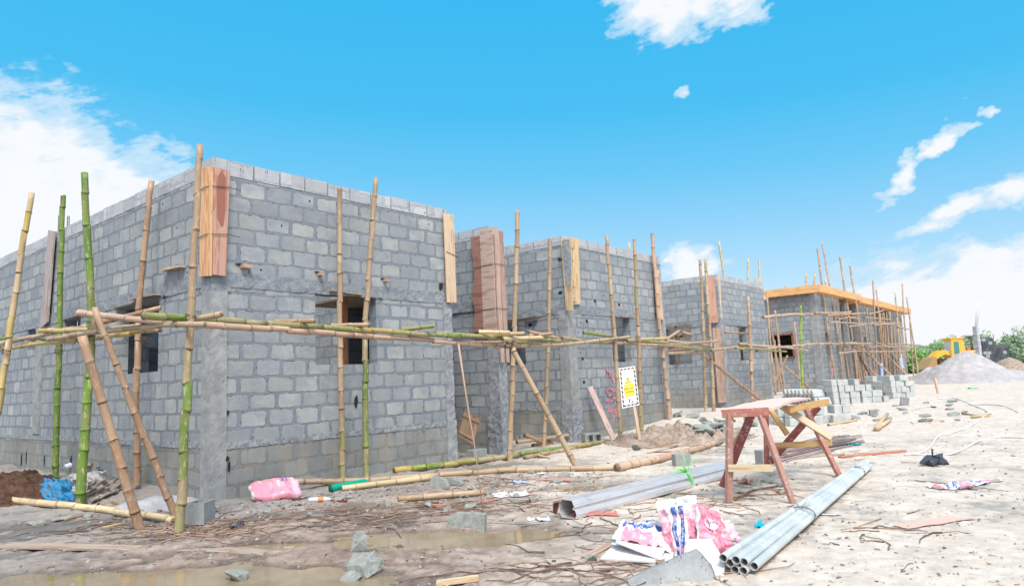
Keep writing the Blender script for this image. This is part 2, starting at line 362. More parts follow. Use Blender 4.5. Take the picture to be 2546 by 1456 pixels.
# ---------------------------------------------------------------- materials
def uvpos(N):
    tc = N.node('ShaderNodeTexCoord'); return tc.outputs['UV']
def wpos(N): return N.node('ShaderNodeNewGeometry').outputs['Position']
def block_mat(name, blk=(.285, .308, .325), blk2=(.365, .375, .368), mor=(.205, .230, .262), soft=1.0, mark=1.0, CH=.26, CL=.48, stain=.0, white=0.0, z_drip=3.05, phase=0.0):
    def build(N, b):
        uv = uvpos(N); x0, y0, _ = N.sep(uv)
        wv = N.comb(x0, y0, 0)
        nA = N.noise(wv, 5.0, 2, .5, color=True); nB = N.noise(wv, 22, 3, .6, color=True)
        off = N.vm('ADD', N.vm('SCALE', N.vm('SUBTRACT', nA, (.5, .5, .5)), scale=.06), N.vm('SCALE', N.vm('SUBTRACT', nB, (.5, .5, .5)), scale=.015))
        x, y, _ = N.sep(N.vm('ADD', wv, off))
        y = N.m('ADD', y, phase)
        rowf = N.m('DIVIDE', y, CH); row = N.m('FLOOR', rowf)
        wr = N.node('ShaderNodeTexWhiteNoise', {'Vector': N.comb(row, 1.7, 0)}); wr.noise_dimensions = '3D'
        sh = N.m('ADD', N.m('MULTIPLY', N.m('FRACT', N.m('MULTIPLY', row, .5)), CL), N.m('MULTIPLY', wr.outputs['Value'], .11))
        cf = N.m('DIVIDE', N.m('ADD', x, sh), CL); coln = N.m('FLOOR', cf)
        wn = N.node('ShaderNodeTexWhiteNoise', {'Vector': N.comb(coln, row, 4.2)}); wn.noise_dimensions = '3D'
        r1, r2, r3 = N.sep(wn.outputs['Color'])
        lu = N.m('MULTIPLY', N.m('SUBTRACT', N.m('FRACT', cf), .5), CL); lv = N.m('MULTIPLY', N.m('SUBTRACT', N.m('FRACT', rowf), .5), CH)
        lu = N.m('ADD', lu, N.m('MULTIPLY', N.m('SUBTRACT', r3, .5), .022)); lv = N.m('ADD', lv, N.m('MULTIPLY', N.m('SUBTRACT', r1, .5), .012))
        hx = N.m('SUBTRACT', CL/2-.013, N.m('MULTIPLY', r2, .024)); hy_ = N.m('SUBTRACT', CH/2-.010, N.m('MULTIPLY', r3, .017))
        rr = .045
        qx = N.m('MAXIMUM', N.m('ADD', N.m('SUBTRACT', N.m('ABSOLUTE', lu), hx), rr), 0); qy = N.m('MAXIMUM', N.m('ADD', N.m('SUBTRACT', N.m('ABSOLUTE', lv), hy_), rr), 0)
        d = N.m('SUBTRACT', N.m('SQRT', N.m('ADD', N.m('MULTIPLY', qx, qx), N.m('MULTIPLY', qy, qy))), rr)
        smear = N.mr(N.noise(wv, 2.3, 3, .6), .40, .66); mask = N.mr(d, .006*soft, -.010*soft); mask = N.m('MULTIPLY', mask, N.m('SUBTRACT', 1.0, N.m('MULTIPLY', smear, .5)))
        edge = N.m('MULTIPLY', N.mr(d, -.004, .001), N.mr(d, .010, .002))
        fine = N.noise(wv, 90, 4, .65); mid = N.noise(wv, 9, 4, .6); big = N.noise(wv, 1.1, 3, .55)
        cb = N.mix(r1, blk, blk2); tone = N.m('ADD', .85, N.m('MULTIPLY', r2, .24)); tone = N.m('MULTIPLY', tone, N.m('ADD', .82, N.m('MULTIPLY', mid, .36)))
        tone = N.m('MULTIPLY', tone, N.m('ADD', .92, N.m('MULTIPLY', fine, .16)))
        cbs = N.vm('SCALE', cb, scale=tone)
        ct = N.m('ADD', .72, N.m('MULTIPLY', N.noise(wv, 30, 4, .6), .56)); cm = N.vm('SCALE', mor, scale=ct)
        mm = N.m('MULTIPLY', mask, mark) if mark < 1 else mask
        if mark < 1: mm = N.m('ADD', mm, N.m('MULTIPLY', N.m('SUBTRACT', 1.0, mark), N.mr(big, .4, .6)))
        c = N.mix(mm, cm, cbs)
        # dark ragged gaps, mostly along the bed joints
        gap = N.m('MULTIPLY', edge, N.mr(N.noise(wv, 11, 3, .6), .53, .66)); c = N.mix(N.m('MULTIPLY', gap, .75*mark), c, (.035, .037, .04, 1))
        c = N.vm('SCALE', c, scale=N.m('ADD', .78, N.m('MULTIPLY', big, .44)))
        # damp runs and lime wash
        st = N.noise(N.comb(N.m('MULTIPLY', x0, 9), N.m('MULTIPLY', y0, .9), 0), 1.0, 4, .6)
        dr = N.m('MULTIPLY', N.mr(st, .56, .74), N.m('MULTIPLY', N.mr(y0, z_drip-.75, z_drip), N.mr(y0, z_drip+.05, z_drip)))
        c = N.mix(N.m('MULTIPLY', dr, .55), c, (.12, .13, .15, 1))
        up_ = N.m('MULTIPLY', N.mr(N.noise(N.comb(N.m('MULTIPLY', x0, 3), N.m('MULTIPLY', y0, .8), 3), 1, 4, .6), .5, .72), N.mr(y0, 1.6, .2))
        c = N.mix(N.m('MULTIPLY', up_, .35+stain), c, (.33, .29, .24, 1))
        if stain:
            s2 = N.mr(N.noise(wv, 1.6, 5, .65), .50, .68); c = N.mix(N.m('MULTIPLY', s2, stain), c, (.30, .235, .17, 1))
            s3 = N.mr(N.noise(N.comb(N.m('MULTIPLY', x0, 1.2), y0, 7), 1.5, 4, .6), .56, .74); c = N.mix(N.m('MULTIPLY', s3, .5), c, (.11, .125, .12, 1))
        # tie holes in some blocks: dented by bump, inner shade painted into colour
        hd = N.m('SQRT', N.m('ADD', N.m('POWER', N.m('SUBTRACT', lu, N.m('MULTIPLY', N.m('SUBTRACT', r2, .5), .24)), 2), N.m('POWER', N.m('MULTIPLY', N.m('SUBTRACT', lv, .02), .8), 2)))
        hole = N.m('MULTIPLY', N.mr(hd, .018, .011), N.m('GREATER_THAN', r3, .955))
        c = N.mix(hole, c, (.012, .012, .014, 1))
        if white: c = N.mix(white, c, (.47, .485, .50, 1))
        h = N.m('ADD', N.m('MULTIPLY', mm, .55), N.m('ADD', N.m('MULTIPLY', mid, .35), N.m('MULTIPLY', fine, .10)))
        h = N.m('SUBTRACT', h, N.m('ADD', N.m('MULTIPLY', hole, 2.0), N.m('MULTIPLY', gap, 1.0)))
        h = N.m('ADD', h, N.m('MULTIPLY', N.m('SUBTRACT', 1.0, mm), N.m('MULTIPLY', N.noise(wv, 34, 4, .7), .5)))
        setp(N, b, c, .92, N.bump(h, .9, .016), spec=.2)
    material(name, build)
block_mat('blockwall')
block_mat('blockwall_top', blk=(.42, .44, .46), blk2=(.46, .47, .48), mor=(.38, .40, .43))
block_mat('blockwall_joint', blk=(.23, .25, .28), blk2=(.23, .25, .28), mor=(.23, .25, .28))
block_mat('plinth', blk=(.255, .272, .272), blk2=(.31, .315, .30), mor=(.215, .22, .21), soft=1.6, mark=.8, stain=.55, z_drip=.8, phase=.05)
def conc(name, c1=(.22, .232, .245), c2=(.36, .365, .37), rough=.95, sc_=14, b_=.02, pits=True):
    def build(N, b):
        p = wpos(N); a = N.noise(p, sc_, 5, .7); g = N.noise(p, 60, 4, .7); l = N.noise(p, 1.7, 3, .6)
        c = N.mix(N.mr(a, .3, .72), c1, c2); c = N.vm('SCALE', c, scale=N.m('ADD', .62, N.m('ADD', N.m('MULTIPLY', g, .36), N.m('MULTIPLY', l, .42))))
        h = N.m('ADD', N.m('MULTIPLY', a, .7), N.m('MULTIPLY', g, .4))
        if pits:
            v = N.node('ShaderNodeTexVoronoi', {'Vector': p, 'Scale': 42.0}); pit = N.m('MULTIPLY', N.mr(v.outputs['Distance'], .30, .12), N.mr(N.noise(p, 7, 3), .5, .62))
            c = N.mix(N.m('MULTIPLY', pit, .8), c, (.05, .052, .058, 1)); h = N.m('SUBTRACT', h, N.m('MULTIPLY', pit, .9))
        setp(N, b, c, rough, N.bump(h, 1.0, b_), spec=.2)
    material(name, build)
conc('beam_conc', (.19, .212, .24), (.29, .312, .335), sc_=9, b_=.012)
conc('column_conc', (.24, .252, .26), (.36, .365, .36), b_=.007, sc_=4)
conc('crumbly_conc', (.20, .215, .235), (.38, .395, .415), sc_=12, b_=.018)
conc('loose_block', (.245, .26, .262), (.315, .325, .32), b_=.006, sc_=8)
conc('stack_block', (.38, .405, .395), (.50, .52, .51), b_=.006, sc_=6)
conc('grey_rubble', (.20, .215, .20), (.33, .34, .31), b_=.012)
def colmat(name, rough=.6, amount=.3, scale=8, stretch=False, b_=.004, metal=0, spec=.3, extra=None, sheen=None):
    def build(N, b):
        at = N.node('ShaderNodeAttribute', attribute_name='Col').outputs['Color']; uv = uvpos(N); x, y, _ = N.sep(uv)
        if stretch: vec = N.comb(N.m('MULTIPLY', x, 1.3), N.m('MULTIPLY', y, 16), 0)
        else: vec = wpos(N)
        n1 = N.noise(vec, scale, 5, .6, .6); n2 = N.noise(wpos(N), 3, 3)
        c = N.vm('SCALE', at, scale=N.m('ADD', 1-amount, N.m('ADD', N.m('MULTIPLY', n1, amount*1.3), N.m('MULTIPLY', n2, amount*.7))))
        if extra: c = extra(N, c, vec, n1)
        setp(N, b, c, rough, N.bump(n1, .7, b_), metal=metal, spec=spec)
    material(name, build)
def wood_extra(N, c, vec, n1):
    x, y, _ = N.sep(uvpos(N))
    rg = N.noise(N.comb(N.m('MULTIPLY', x, .8), N.m('MULTIPLY', y, 7), 2), 1.6, 3, .5, 1.5)
    c = N.mix(N.m('MULTIPLY', N.mr(rg, .52, .60), .55), c, N.vm('MULTIPLY', c, (.62, .42, .36)))
    return N.mix(N.m('MULTIPLY', N.mr(N.noise(wpos(N), 18, 4, .7), .60, .75), .35), c, (.30, .28, .26, 1))
colmat('wood', .8, .35, 3, True, .004, extra=wood_extra, spec=.2)
def oldred(N, c, vec, n1):
    f = N.mr(N.noise(N.vm('MULTIPLY', wpos(N), (3, 3, 7)), 4, 5, .7), .55, .66)
    return N.mix(N.m('MULTIPLY', f, .8), c, (.55, .47, .44, 1))
colmat('redwood', .7, .35, 4, True, .003, extra=oldred)
def bam_extra(N, c, vec, n1):
    x, y, _ = N.sep(uvpos(N))
    f = N.mr(N.noise(N.comb(N.m('MULTIPLY', x, 34), N.m('MULTIPLY', y, 7), 0), 1, 4, .75), .545, .62)
    c = N.mix(N.m('MULTIPLY', f, .7), c, (.50, .41, .29, 1))
    q = N.mr(N.noise(N.comb(N.m('MULTIPLY', x, 9), N.m('MULTIPLY', y, 1.6), 9), 1, 3, .6), .48, .66); c = N.mix(N.m('MULTIPLY', q, .38), c, (.36, .24, .17, 1))
    g = N.mr(N.noise(N.comb(N.m('MULTIPLY', x, 22), N.m('MULTIPLY', y, 4), 5), 1, 4, .6), .57, .72)
    return N.mix(N.m('MULTIPLY', g, .45), c, (.15, .085, .04, 1))
def bambuild(N, b):
    at = N.node('ShaderNodeAttribute', attribute_name='Col').outputs['Color']; uv = uvpos(N); x, y, _ = N.sep(uv)
    st = N.noise(N.comb(N.m('MULTIPLY', x, 90), N.m('MULTIPLY', y, 2.5), 0), 1, 3, .6); bl = N.noise(N.comb(N.m('MULTIPLY', x, 8), N.m('MULTIPLY', y, 3), 0), 1, 3)
    c = N.vm('SCALE', at, scale=N.m('ADD', .72, N.m('ADD', N.m('MULTIPLY', st, .3), N.m('MULTIPLY', bl, .3))))
    c = bam_extra(N, c, None, None)
    setp(N, b, c, .5, N.bump(st, .4, .003), spec=.35)
material('bamboo', bambuild)
colmat('plain', .75, .15, 12, False, .002)
colmat('plastic', .4, .08, 12, False, .001, spec=.4)
def crump(N, b):
    at = N.node('ShaderNodeAttribute', attribute_name='Col').outputs['Color']; p = wpos(N)
    n = N.noise(p, 16, 5, .65, 1.2); m_ = N.noise(p, 7, 3)
    c = N.mix(N.m('MULTIPLY', N.mr(m_, .48, .66), .45), at, (.26, .22, .18, 1))
    setp(N, b, c, .6, N.bump(n, 1.0, .02), spec=.3)
material('tarp', crump)
def sackb(N, b):
    uv = uvpos(N); x, y, _ = N.sep(uv); p = N.comb(x, y, 0)
    wv = N.vm('ADD', p, N.vm('SCALE', N.vm('SUBTRACT', N.noise(p, 4, 2, color=True), (.5, .5, .5)), scale=.05)); u, v, _ = N.sep(wv)
    white = (.70, .71, .74, 1); pink = (.74, .27, .36, 1); blue = (.035, .10, .36, 1); lpink = (.76, .46, .54, 1)
    c = N.mix(N.mr(N.noise(p, 14, 3, .7), .62, .66), white, (.30, .36, .58, 1))
    # big pink fields either side of the two blue bands
    band = lambda t, a, b_: N.m('MULTIPLY', N.m('GREATER_THAN', t, a), N.m('LESS_THAN', t, b_))
    f1 = N.m('MULTIPLY', N.m('MAXIMUM', band(u, .05, .34), band(u, .72, .96)), band(v, .12, .62))
    rim = N.m('LESS_THAN', N.m('ADD', N.m('POWER', N.m('SUBTRACT', u, .2), 2), N.m('POWER', N.m('MULTIPLY', N.m('SUBTRACT', v, .68), .8), 2)), .022)
    rim2 = N.m('LESS_THAN', N.m('ADD', N.m('POWER', N.m('SUBTRACT', u, .84), 2), N.m('POWER', N.m('MULTIPLY', N.m('SUBTRACT', v, .68), .8), 2)), .022)
    c = N.mix(N.m('MAXIMUM', rim, rim2), c, lpink); c = N.mix(f1, c, pink)
    bl = N.m('MULTIPLY', N.m('MAXIMUM', band(u, .39, .49), band(u, .56, .66)), band(v, .06, .86)); c = N.mix(bl, c, blue)
    # faded print breaks inside the blue bands
    tx = N.m('MULTIPLY', N.m('MAXIMUM', band(u, .42, .46), band(u, .59, .63)), N.m('GREATER_THAN', N.noise(N.comb(N.m('MULTIPLY', u, 60), N.m('MULTIPLY', v, 34), 0), 1, 2), .52))
    c = N.mix(N.m('MULTIPLY', tx, band(v, .3, .62)), c, white)
    dot = N.m('MULTIPLY', N.m('MAXIMUM', band(u, .40, .48), band(u, .57, .65)), N.m('MAXIMUM', band(v, .66, .72), band(v, .14, .2))); c = N.mix(dot, c, pink)
    wear = N.mr(N.noise(p, 7, 5, .7), .50, .64); c = N.mix(N.m('MULTIPLY', wear, .6), c, white)
    dirt = N.mr(N.noise(wpos(N), 7, 4, .6), .55, .75); c = N.mix(N.m('MULTIPLY', dirt, .3), c, (.42, .37, .33, 1))
    n = N.noise(wpos(N), 18, 4, .6, 1.5)
    setp(N, b, c, .5, N.bump(n, .8, .012), spec=.35)
material('sack', sackb)
def groundb(N, b):
    p = wpos(N); x, y, z = N.sep(p)
    q = N.m('SUBTRACT', N.m('ADD', N.m('MULTIPLY', x, RV.x+.10*FV.x), N.m('MULTIPLY', y, RV.y+.10*FV.y)), 4.7)
    n1 = N.noise(p, .9, 5, .6); s = N.mr(N.m('ADD', q, N.m('MULTIPLY', N.m('SUBTRACT', n1, .5), 3.2)), -1.6, 1.4)
    far = N.mr(x, 12, 24); s = N.m('MAXIMUM', s, N.m('MULTIPLY', far, .5))
    n2 = N.noise(p, 7, 6, .65); n3 = N.noise(p, 45, 5, .7); n4 = N.noise(p, 2.6, 4, .6, 1)
    mud = N.mix(N.mr(n4, .32, .68), (.21, .15, .118, 1), (.365, .285, .235, 1)); grey = (.29, .275, .26, 1)
    dk = N.mr(N.noise(N.vm('MULTIPLY', p, (1, 1, 1)), 1.9, 6, .72, .8), .53, .64); mud = N.mix(N.m('MULTIPLY', dk, .62), mud, (.145, .105, .085, 1))
    wallside = N.mr(N.m('ADD', y, N.m('MULTIPLY', N.m('SUBTRACT', n1, .5), 2.4)), -2.9, -1.2)
    mud = N.mix(N.m('MULTIPLY', wallside, .7), mud, grey)
    sand = N.mix(N.mr(n4, .3, .7), (.49, .42, .35, 1), (.60, .54, .47, 1))
    rd = N.mr(N.noise(p, .55, 4, .6), .56, .7); sand = N.mix(N.m('MULTIPLY', rd, .35), sand, (.50, .36, .27, 1))
    c = N.mix(s, mud, sand)
    c = N.vm('SCALE', c, scale=N.m('ADD', .52, N.m('ADD', N.m('MULTIPLY', n2, .52), N.m('MULTIPLY', n3, .46))))
    # specks: dark crumbs of trodden soil and small grey grit
    v = N.node('ShaderNodeTexVoronoi', {'Vector': N.vm('ADD', p, N.vm('SCALE', N.noise(p, 20, 3, color=True), scale=.06)), 'Scale': 16.0, 'Randomness': 1.0}); vr = N.sep(v.outputs['Color'])[0]
    cr_ = N.m('MULTIPLY', N.mr(v.outputs['Distance'], .34, .20), N.m('GREATER_THAN', N.m('ADD', vr, N.m('MULTIPLY', N.m('SUBTRACT', N.noise(p, .8, 3), .5), 1.1)), .83))
    c = N.mix(N.m('MULTIPLY', cr_, .6), c, (.17, .145, .12, 1))
    v2 = N.node('ShaderNodeTexVoronoi', {'Vector': p, 'Scale': 55.0}); g2 = N.m('MULTIPLY', N.mr(v2.outputs['Distance'], .35, .2), N.m('GREATER_THAN', N.sep(v2.outputs['Color'])[1], .72))
    c = N.mix(N.m('MULTIPLY', g2, N.m('MULTIPLY', N.m('SUBTRACT', 1, s), .55)), c, (.40, .41, .42, 1))
    wet = N.m('MULTIPLY', N.mr(N.m('ADD', z, N.m('MULTIPLY', N.m('SUBTRACT', n2, .5), .02)), .004, -.024), N.mr(x, 13, 11)); 
    c = N.vm('SCALE', c, scale=N.m('SUBTRACT', 1.0, N.m('MULTIPLY', wet, .42)))
    rgh = N.m('SUBTRACT', .93, N.m('MULTIPLY', wet, .6))
    fp = N.node('ShaderNodeTexVoronoi', {'Vector': N.vm('ADD', N.vm('MULTIPLY', p, (1, 1.6, 1)), N.vm('SCALE', N.noise(p, 3, 3, color=True), scale=.35)), 'Scale': 3.2}, feature='SMOOTH_F1').outputs['Distance']
    h = N.m('ADD', N.m('MULTIPLY', n2, .7), N.m('ADD', N.m('MULTIPLY', n3, .34), N.m('ADD', N.m('MULTIPLY', cr_, .25), N.m('MULTIPLY', fp, N.m('SUBTRACT', 1.5, N.m('MULTIPLY', s, .9))))))
    setp(N, b, c, rgh, N.bump(h, 1.0, .028), spec=.3)
material('ground', groundb)
def waterb(N, b):
    p = wpos(N); n = N.noise(p, 1.4, 3); c = N.mix(N.mr(n, .35, .65), (.24, .175, .10, 1), (.33, .25, .155, 1))
    setp(N, b, c, .04, N.bump(N.noise(p, 9, 2), .12, .004), spec=.7); b.inputs['IOR'].default_value = 1.6
material('water', waterb)
def soilb(c1, c2, sc_=8, b_=.03):
    def f(N, b):
        p = wpos(N); n = N.noise(p, sc_, 6, .68); k = N.noise(p, 1.2, 3); c = N.mix(N.mr(n, .3, .7), c1, c2)
        setp(N, b, N.vm('SCALE', c, scale=N.m('ADD', .75, N.m('MULTIPLY', k, .5))), .95, N.bump(n, 1.0, b_), spec=.15)
    return f
material('dark_soil', soilb((.05, .028, .018, 1), (.13, .075, .05, 1), 9, .05))
material('red_soil', soilb((.24, .175, .135, 1), (.42, .35, .29, 1), 6, .06))
material('sand_pile', soilb((.33, .315, .32, 1), (.43, .415, .41, 1), 3, .06))
material('grey_pile', soilb((.33, .33, .35, 1), (.44, .43, .44, 1), 4, .05))
def galv(N, b):
    p = wpos(N); n = N.noise(p, 30, 3); m_ = N.noise(p, 3, 4)
    setp(N, b, N.mix(N.mr(m_, .35, .7), (.52, .545, .54, 1), (.70, .72, .71, 1)), .36, N.bump(n, .1, .002), metal=.25)
material('galvanised', galv)
def steel(N, b):
    p = wpos(N); x, y, _ = N.sep(uvpos(N)); n = N.noise(N.comb(N.m('MULTIPLY', x, .7), N.m('MULTIPLY', y, 40), 0), 1.2, 5, .7); r_ = N.noise(p, 6, 5, .7)
    c = N.mix(N.mr(n, .4, .75), (.78, .77, .78, 1), (.46, .42, .41, 1)); c = N.mix(N.m('MULTIPLY', N.mr(r_, .55, .7), .4), c, (.22, .14, .11, 1))
    setp(N, b, c, .33, N.bump(n, .2, .002), metal=.55)
material('steel', steel)
def leafb(N, b):
    at = N.node('ShaderNodeAttribute', attribute_name='Col').outputs['Color']; setp(N, b, at, .65, spec=.25)
    b.inputs['Subsurface Weight'].default_value = 0
material('leaf', leafb)
def tileb(N, b):
    x, y, _ = N.sep(uvpos(N)); g = lambda t: N.mr(N.m('ABSOLUTE', N.m('SUBTRACT', N.m('FRACT', N.m('MULTIPLY', t, 22)), .5)), .38, .46)
    l_ = N.m('MAXIMUM', g(x), g(y)); setp(N, b, N.mix(l_, (.70, .68, .70, 1), (.56, .545, .57, 1)), .35, N.bump(l_, .5, -.003))
material('tile', tileb)
def cglass(N, b): setp(N, b, (.05, .20, .17, 1), .08, spec=.6)
material('tinted_glass', cglass)

# ---------------------------------------------------------------- setting: ground sheet and puddles
def ground():
    ra = []
    r_ = 2.2
    while r_ < 60: ra.append(r_); r_ *= 1.0062
    while r_ < 3200: ra.append(r_); r_ *= 1.08
    yaw = math.degrees(YAW); azs = []
    a = yaw-44
    while a < yaw+46: azs.append(a); a += .19
    while a < yaw+316-1.5: azs.append(a); a += 4
    n = len(azs); vs = [(CAM.x, CAM.y, 0)]
    ca = [(math.cos(R(a)), math.sin(R(a))) for a in azs]
    for r_ in ra:
        for i, (c, s) in enumerate(ca):
            x, y = CAM.x+r_*c, CAM.y+r_*s; infr = i < 475
            vs.append((x, y, gz(x, y, r_ < 26) if infr or r_ < 30 else .32*sm(13, 34, x)))
    fs = [(0, 1+i, 1+(i+1) % n) for i in range(n)]
    for j in range(len(ra)-1):
        o0, o1 = 1+j*n, 1+(j+1)*n
        for i in range(n):
            k = (i+1) % n; fs.append((o0+i, o1+i, o1+k, o0+k))
    me = bpy.data.meshes.new('ground'); me.from_pydata(vs, [], fs); me.materials.append(MATS['ground'])
    me.polygons.foreach_set('use_smooth', [True]*len(fs)); me.update()
    o = bpy.data.objects.new('ground', me); COL.objects.link(o); tag(o, kind='structure')
ground()
for ip, (cx, cy, hl, hw, dp) in enumerate(PUD):
    mb = MB(); n = 40; c = Vector((cx, cy, -.03-.003*ip))
    vs = [c + Vector((RV.x*math.cos(t)*hl*1.25+FV.x*math.sin(t)*hw*1.3, RV.y*math.cos(t)*hl*1.25+FV.y*math.sin(t)*hw*1.3, 0)) for t in [2*math.pi*i/n for i in range(n)]]
    mb.add(vs, [tuple(range(n))]); tag(mb.obj('puddle', 'water', loc=c), kind='structure')
# ---------------------------------------------------------------- block houses
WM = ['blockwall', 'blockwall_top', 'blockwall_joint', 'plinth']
H = 5.24
def bx_on(parent, name, mat, boxes, **k):
    mb = MB()
    for i, (a, b_) in enumerate(boxes): rough_box(mb, a, b_, seed=i*7, **k)
    return mb.obj(name, mat, parent)
def piece(parent, name, ax, t0, t1, a0, a1, z0, z1, holes=(), top=False, mat=WM, seed=0, mi=0):
    mb = MB(); wall(mb, ax, t0, t1, a0, a1, z0, z1, holes, mi=mi, topcourse=top, seed=seed); return mb.obj(name, mat, parent)

def block_bay(root, X0, X1, Y0, gb, D_, lwin, fwin, zt, seed=0, depthR=4.0):
    """one bay of unplastered block wall: left wall, front wall, right return, band beams, corner columns, plinth. gb = ground height"""
    T = .225; zp = gb+.85; zb = gb+3.2
    # walls above the plinth; plinth stands 12 mm proud
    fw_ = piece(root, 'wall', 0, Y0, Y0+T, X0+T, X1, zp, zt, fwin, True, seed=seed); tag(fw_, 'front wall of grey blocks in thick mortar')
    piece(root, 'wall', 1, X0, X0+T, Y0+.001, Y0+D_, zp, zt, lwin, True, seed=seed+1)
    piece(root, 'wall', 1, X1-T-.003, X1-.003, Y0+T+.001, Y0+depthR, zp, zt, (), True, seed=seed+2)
    mb = MB(); wall(mb, 0, Y0-.014, Y0+T, X0-.014, X1+.01, gb-.4, zp, mi=0); mb.obj('plinth', 'plinth', root)
    mb = MB(); wall(mb, 1, X0-.014, X0+T, Y0+T, Y0+D_, gb-.4, zp, mi=0); mb.obj('plinth', 'plinth', root)
    mb = MB(); wall(mb, 1, X1-T-.003, X1+.01, Y0+T+.001, Y0+depthR, gb-.4, zp, mi=0); mb.obj('plinth', 'plinth', root)
    # rough cast bands: at plinth top and above the openings
    bx_on(root, 'ring_beam', 'crumbly_conc', [((X0-.022, Y0-.022, zp-.10), (X1+.012, Y0+.10, zp+.0)), ((X0-.022, Y0+.10, zp-.07), (X0+.1, Y0+D_, zp+.015))], amp=.011, cell=.04, freq=11)
    bx_on(root, 'ring_beam', 'beam_conc', [((X0-.012, Y0-.012, zb+.02), (X1+.006, Y0+T+.01, zb+.25)), ((X0-.012, Y0+T+.01, zb+.02), (X0+T+.01, Y0+D_, zb+.25)), ((X1-T, Y0+T+.01, zb+.02), (X1+.006, Y0+depthR, zb+.25))], amp=.013, cell=.05, freq=7)

# terrace: first house, party wall, second house
terr = thing('block_house', 'large large grey block house nearest the camera, boards boxed round its top corner', 'house', (0, 0, 0))
lw = [(1.8, 3.56, 2.0, 3.25), (5.3, 6.15, 2.7, 3.25), (7.72, 8.5, 2.75, 3.25)]
block_bay(terr, 0, 5.1, 0, 0, 13.5, lw, [(1.83, 3.16, 2.0, 3.25)], H, 1, 6.2)
# vent slots low in the left plinth: shade inside drawn as flat dark shapes
mbv = MB()
for (px, py, ww, hh) in ((53, 1141, .09, .32), (65, 1139, .07, .30), (110, 1143, .08, .26), (176, 1147, .10, .22)):
    c = Xp(px, py, -.018); ring = []
    for k in range(12):
        t = k/12*6.283; j = random.uniform(.8, 1.15); ring.append((c.x, c.y+math.cos(t)*ww*.55*j, c.z+math.sin(t)*hh*.5*j))
    mbv = MB(); mbv.add(ring, [tuple(range(12))], None, (.012, .012, .014)); mbv.obj('vent_opening_shade', 'plain', terr)
mbp = MB(); c = Xp(174, 1157, -.03); tube(mbp, [c+Vector((.1, 0, .03)), c+Vector((-.09, .0, -.02))], .055, 14, col=(.72, .76, .82), cap=False); tube(mbp, [c+Vector((.1, 0, .03)), c+Vector((-.088, .0, -.02))], .048, 14, col=(.3, .34, .42), cap=True); mbp.obj('drain_pipe', 'plastic', terr)
# columns
for i, (a, b_) in enumerate([((-.03, -.03, -.3), (.23, .26, 3.14)), ((4.9, -.028, .86), (5.125, .2, 3.22)), ((4.88, -.05, -.3), (5.14, .2, .86)), ((-.035, 7.45, .9), (.12, 7.83, 3.2))]):
    mb = MB(); rough_box(mb, a, b_, amp=.007 if i in (0, 3) else .016, freq=8, cell=.05, seed=i*3)
    mb.obj('column', ['column_conc', 'crumbly_conc', 'column_conc', 'column_conc'][i], terr)
mb = MB(); rough_box(mb, (-.02, -.02, 3.14), (.30, .30, 3.24), amp=.01, cell=.05); rough_box(mb, (.01, .01, 3.24), (.26, .26, H-.04), amp=.01, cell=.08); mb.obj('column', 'beam_conc', terr)
# inside the first house: inner wall layout invented to set the window light
mb = MB(); wall(mb, 0, 5.0, 5.2, .25, 4.85, .5, H-.05, [(1.2, 2.0, .5, 2.6)]); mb.obj('inner_wall', 'blockwall', terr)
mb = MB(); wall(mb, 1, 2.3, 2.5, 3.6, 4.98, .5, 3.25); mb.obj('inner_wall', 'blockwall', terr)
mb = MB(); wall(mb, 0, 1.9, 2.08, 3.95, 4.86, .5, 3.25); mb.obj('inner_wall', 'blockwall', terr)  # partition added so half of the street window looks into shade
mb = MB(); box(mb, (3.0, .24, 3.27), (4.86, 2.08, 3.31), (.4, .3, .2)); mb.obj('added_shade_deck', 'wood', terr)  # unseen deck added to keep skylight off this partition
mb = MB(); wall(mb, 0, 6.0, 6.2, .25, 4.85, .5, H-.05, [(2.0, 3.0, .5, 3.0)]); mb.obj('inner_wall', 'blockwall', terr)
mb = MB(); box(mb, (.24, 2.4, 3.30), (1.3, 4.98, 3.34), (.4, .3, .2)); mb.obj('added_shade_deck', 'wood', terr)  # added deck, darkens the room behind the left window
mb = MB(); box(mb, (.24, .24, .3), (4.86, 13.4, .78)); mb.obj('floor_fill', 'grey_pile', terr)
mb = MB(); plank(mb, (2.95, .75, .78), (2.98, .72, 3.42), .11, .07, (0, 1, 0), (.42, .17, .09)); tag(mb.obj('timber_prop', 'wood', loc=(2.95, .75, .78)), 'orange-brown timber prop standing inside the window of the nearest house', 'timber prop')
# shutter boards left under the lintels and stubs of timber under the top courses
def px_slab(name, parent, mat, pts, ax, val, nrm, th, col, loc=None):
    mb = MB(); P = [AX(x, y, ax, val) for x, y in pts]; slab(mb, P, nrm, th, col); return mb.obj(name, mat, parent, loc=loc or P[-1], bevel=.003)
mb = MB(); plank(mb, (1.78, .1, 3.235), (3.3, .08, 3.222), .20, .025, col=(.16, .11, .075)); plank(mb, (2.1, -.03, 3.29), (2.8, -.05, 3.25), .10, .02, col=(.40, .31, .22)); mb.obj('lintel_board', 'wood', terr)
mb = MB(); plank(mb, (.08, 1.74, 3.245), (.1, 3.62, 3.235), .26, .025, col=(.22, .16, .12)); plank(mb, (-.06, 1.7, 3.27), (-.05, 2.75, 3.3), .14, .02, col=(.45, .36, .27)); mb.obj('lintel_board', 'wood', terr)
mb = MB(); plank(mb, (.08, 5.25, 3.245), (.1, 6.2, 3.24), .26, .022, col=(.13, .09, .06)); mb.obj('lintel_board', 'wood', terr)
mb = MB(); plank(mb, (.02, 7.7, 2.7), (.02, 7.72, 3.24), .16, .03, (1, 0, 0), col=(.36, .25, .18)); mb.obj('window_jamb', 'wood', terr)
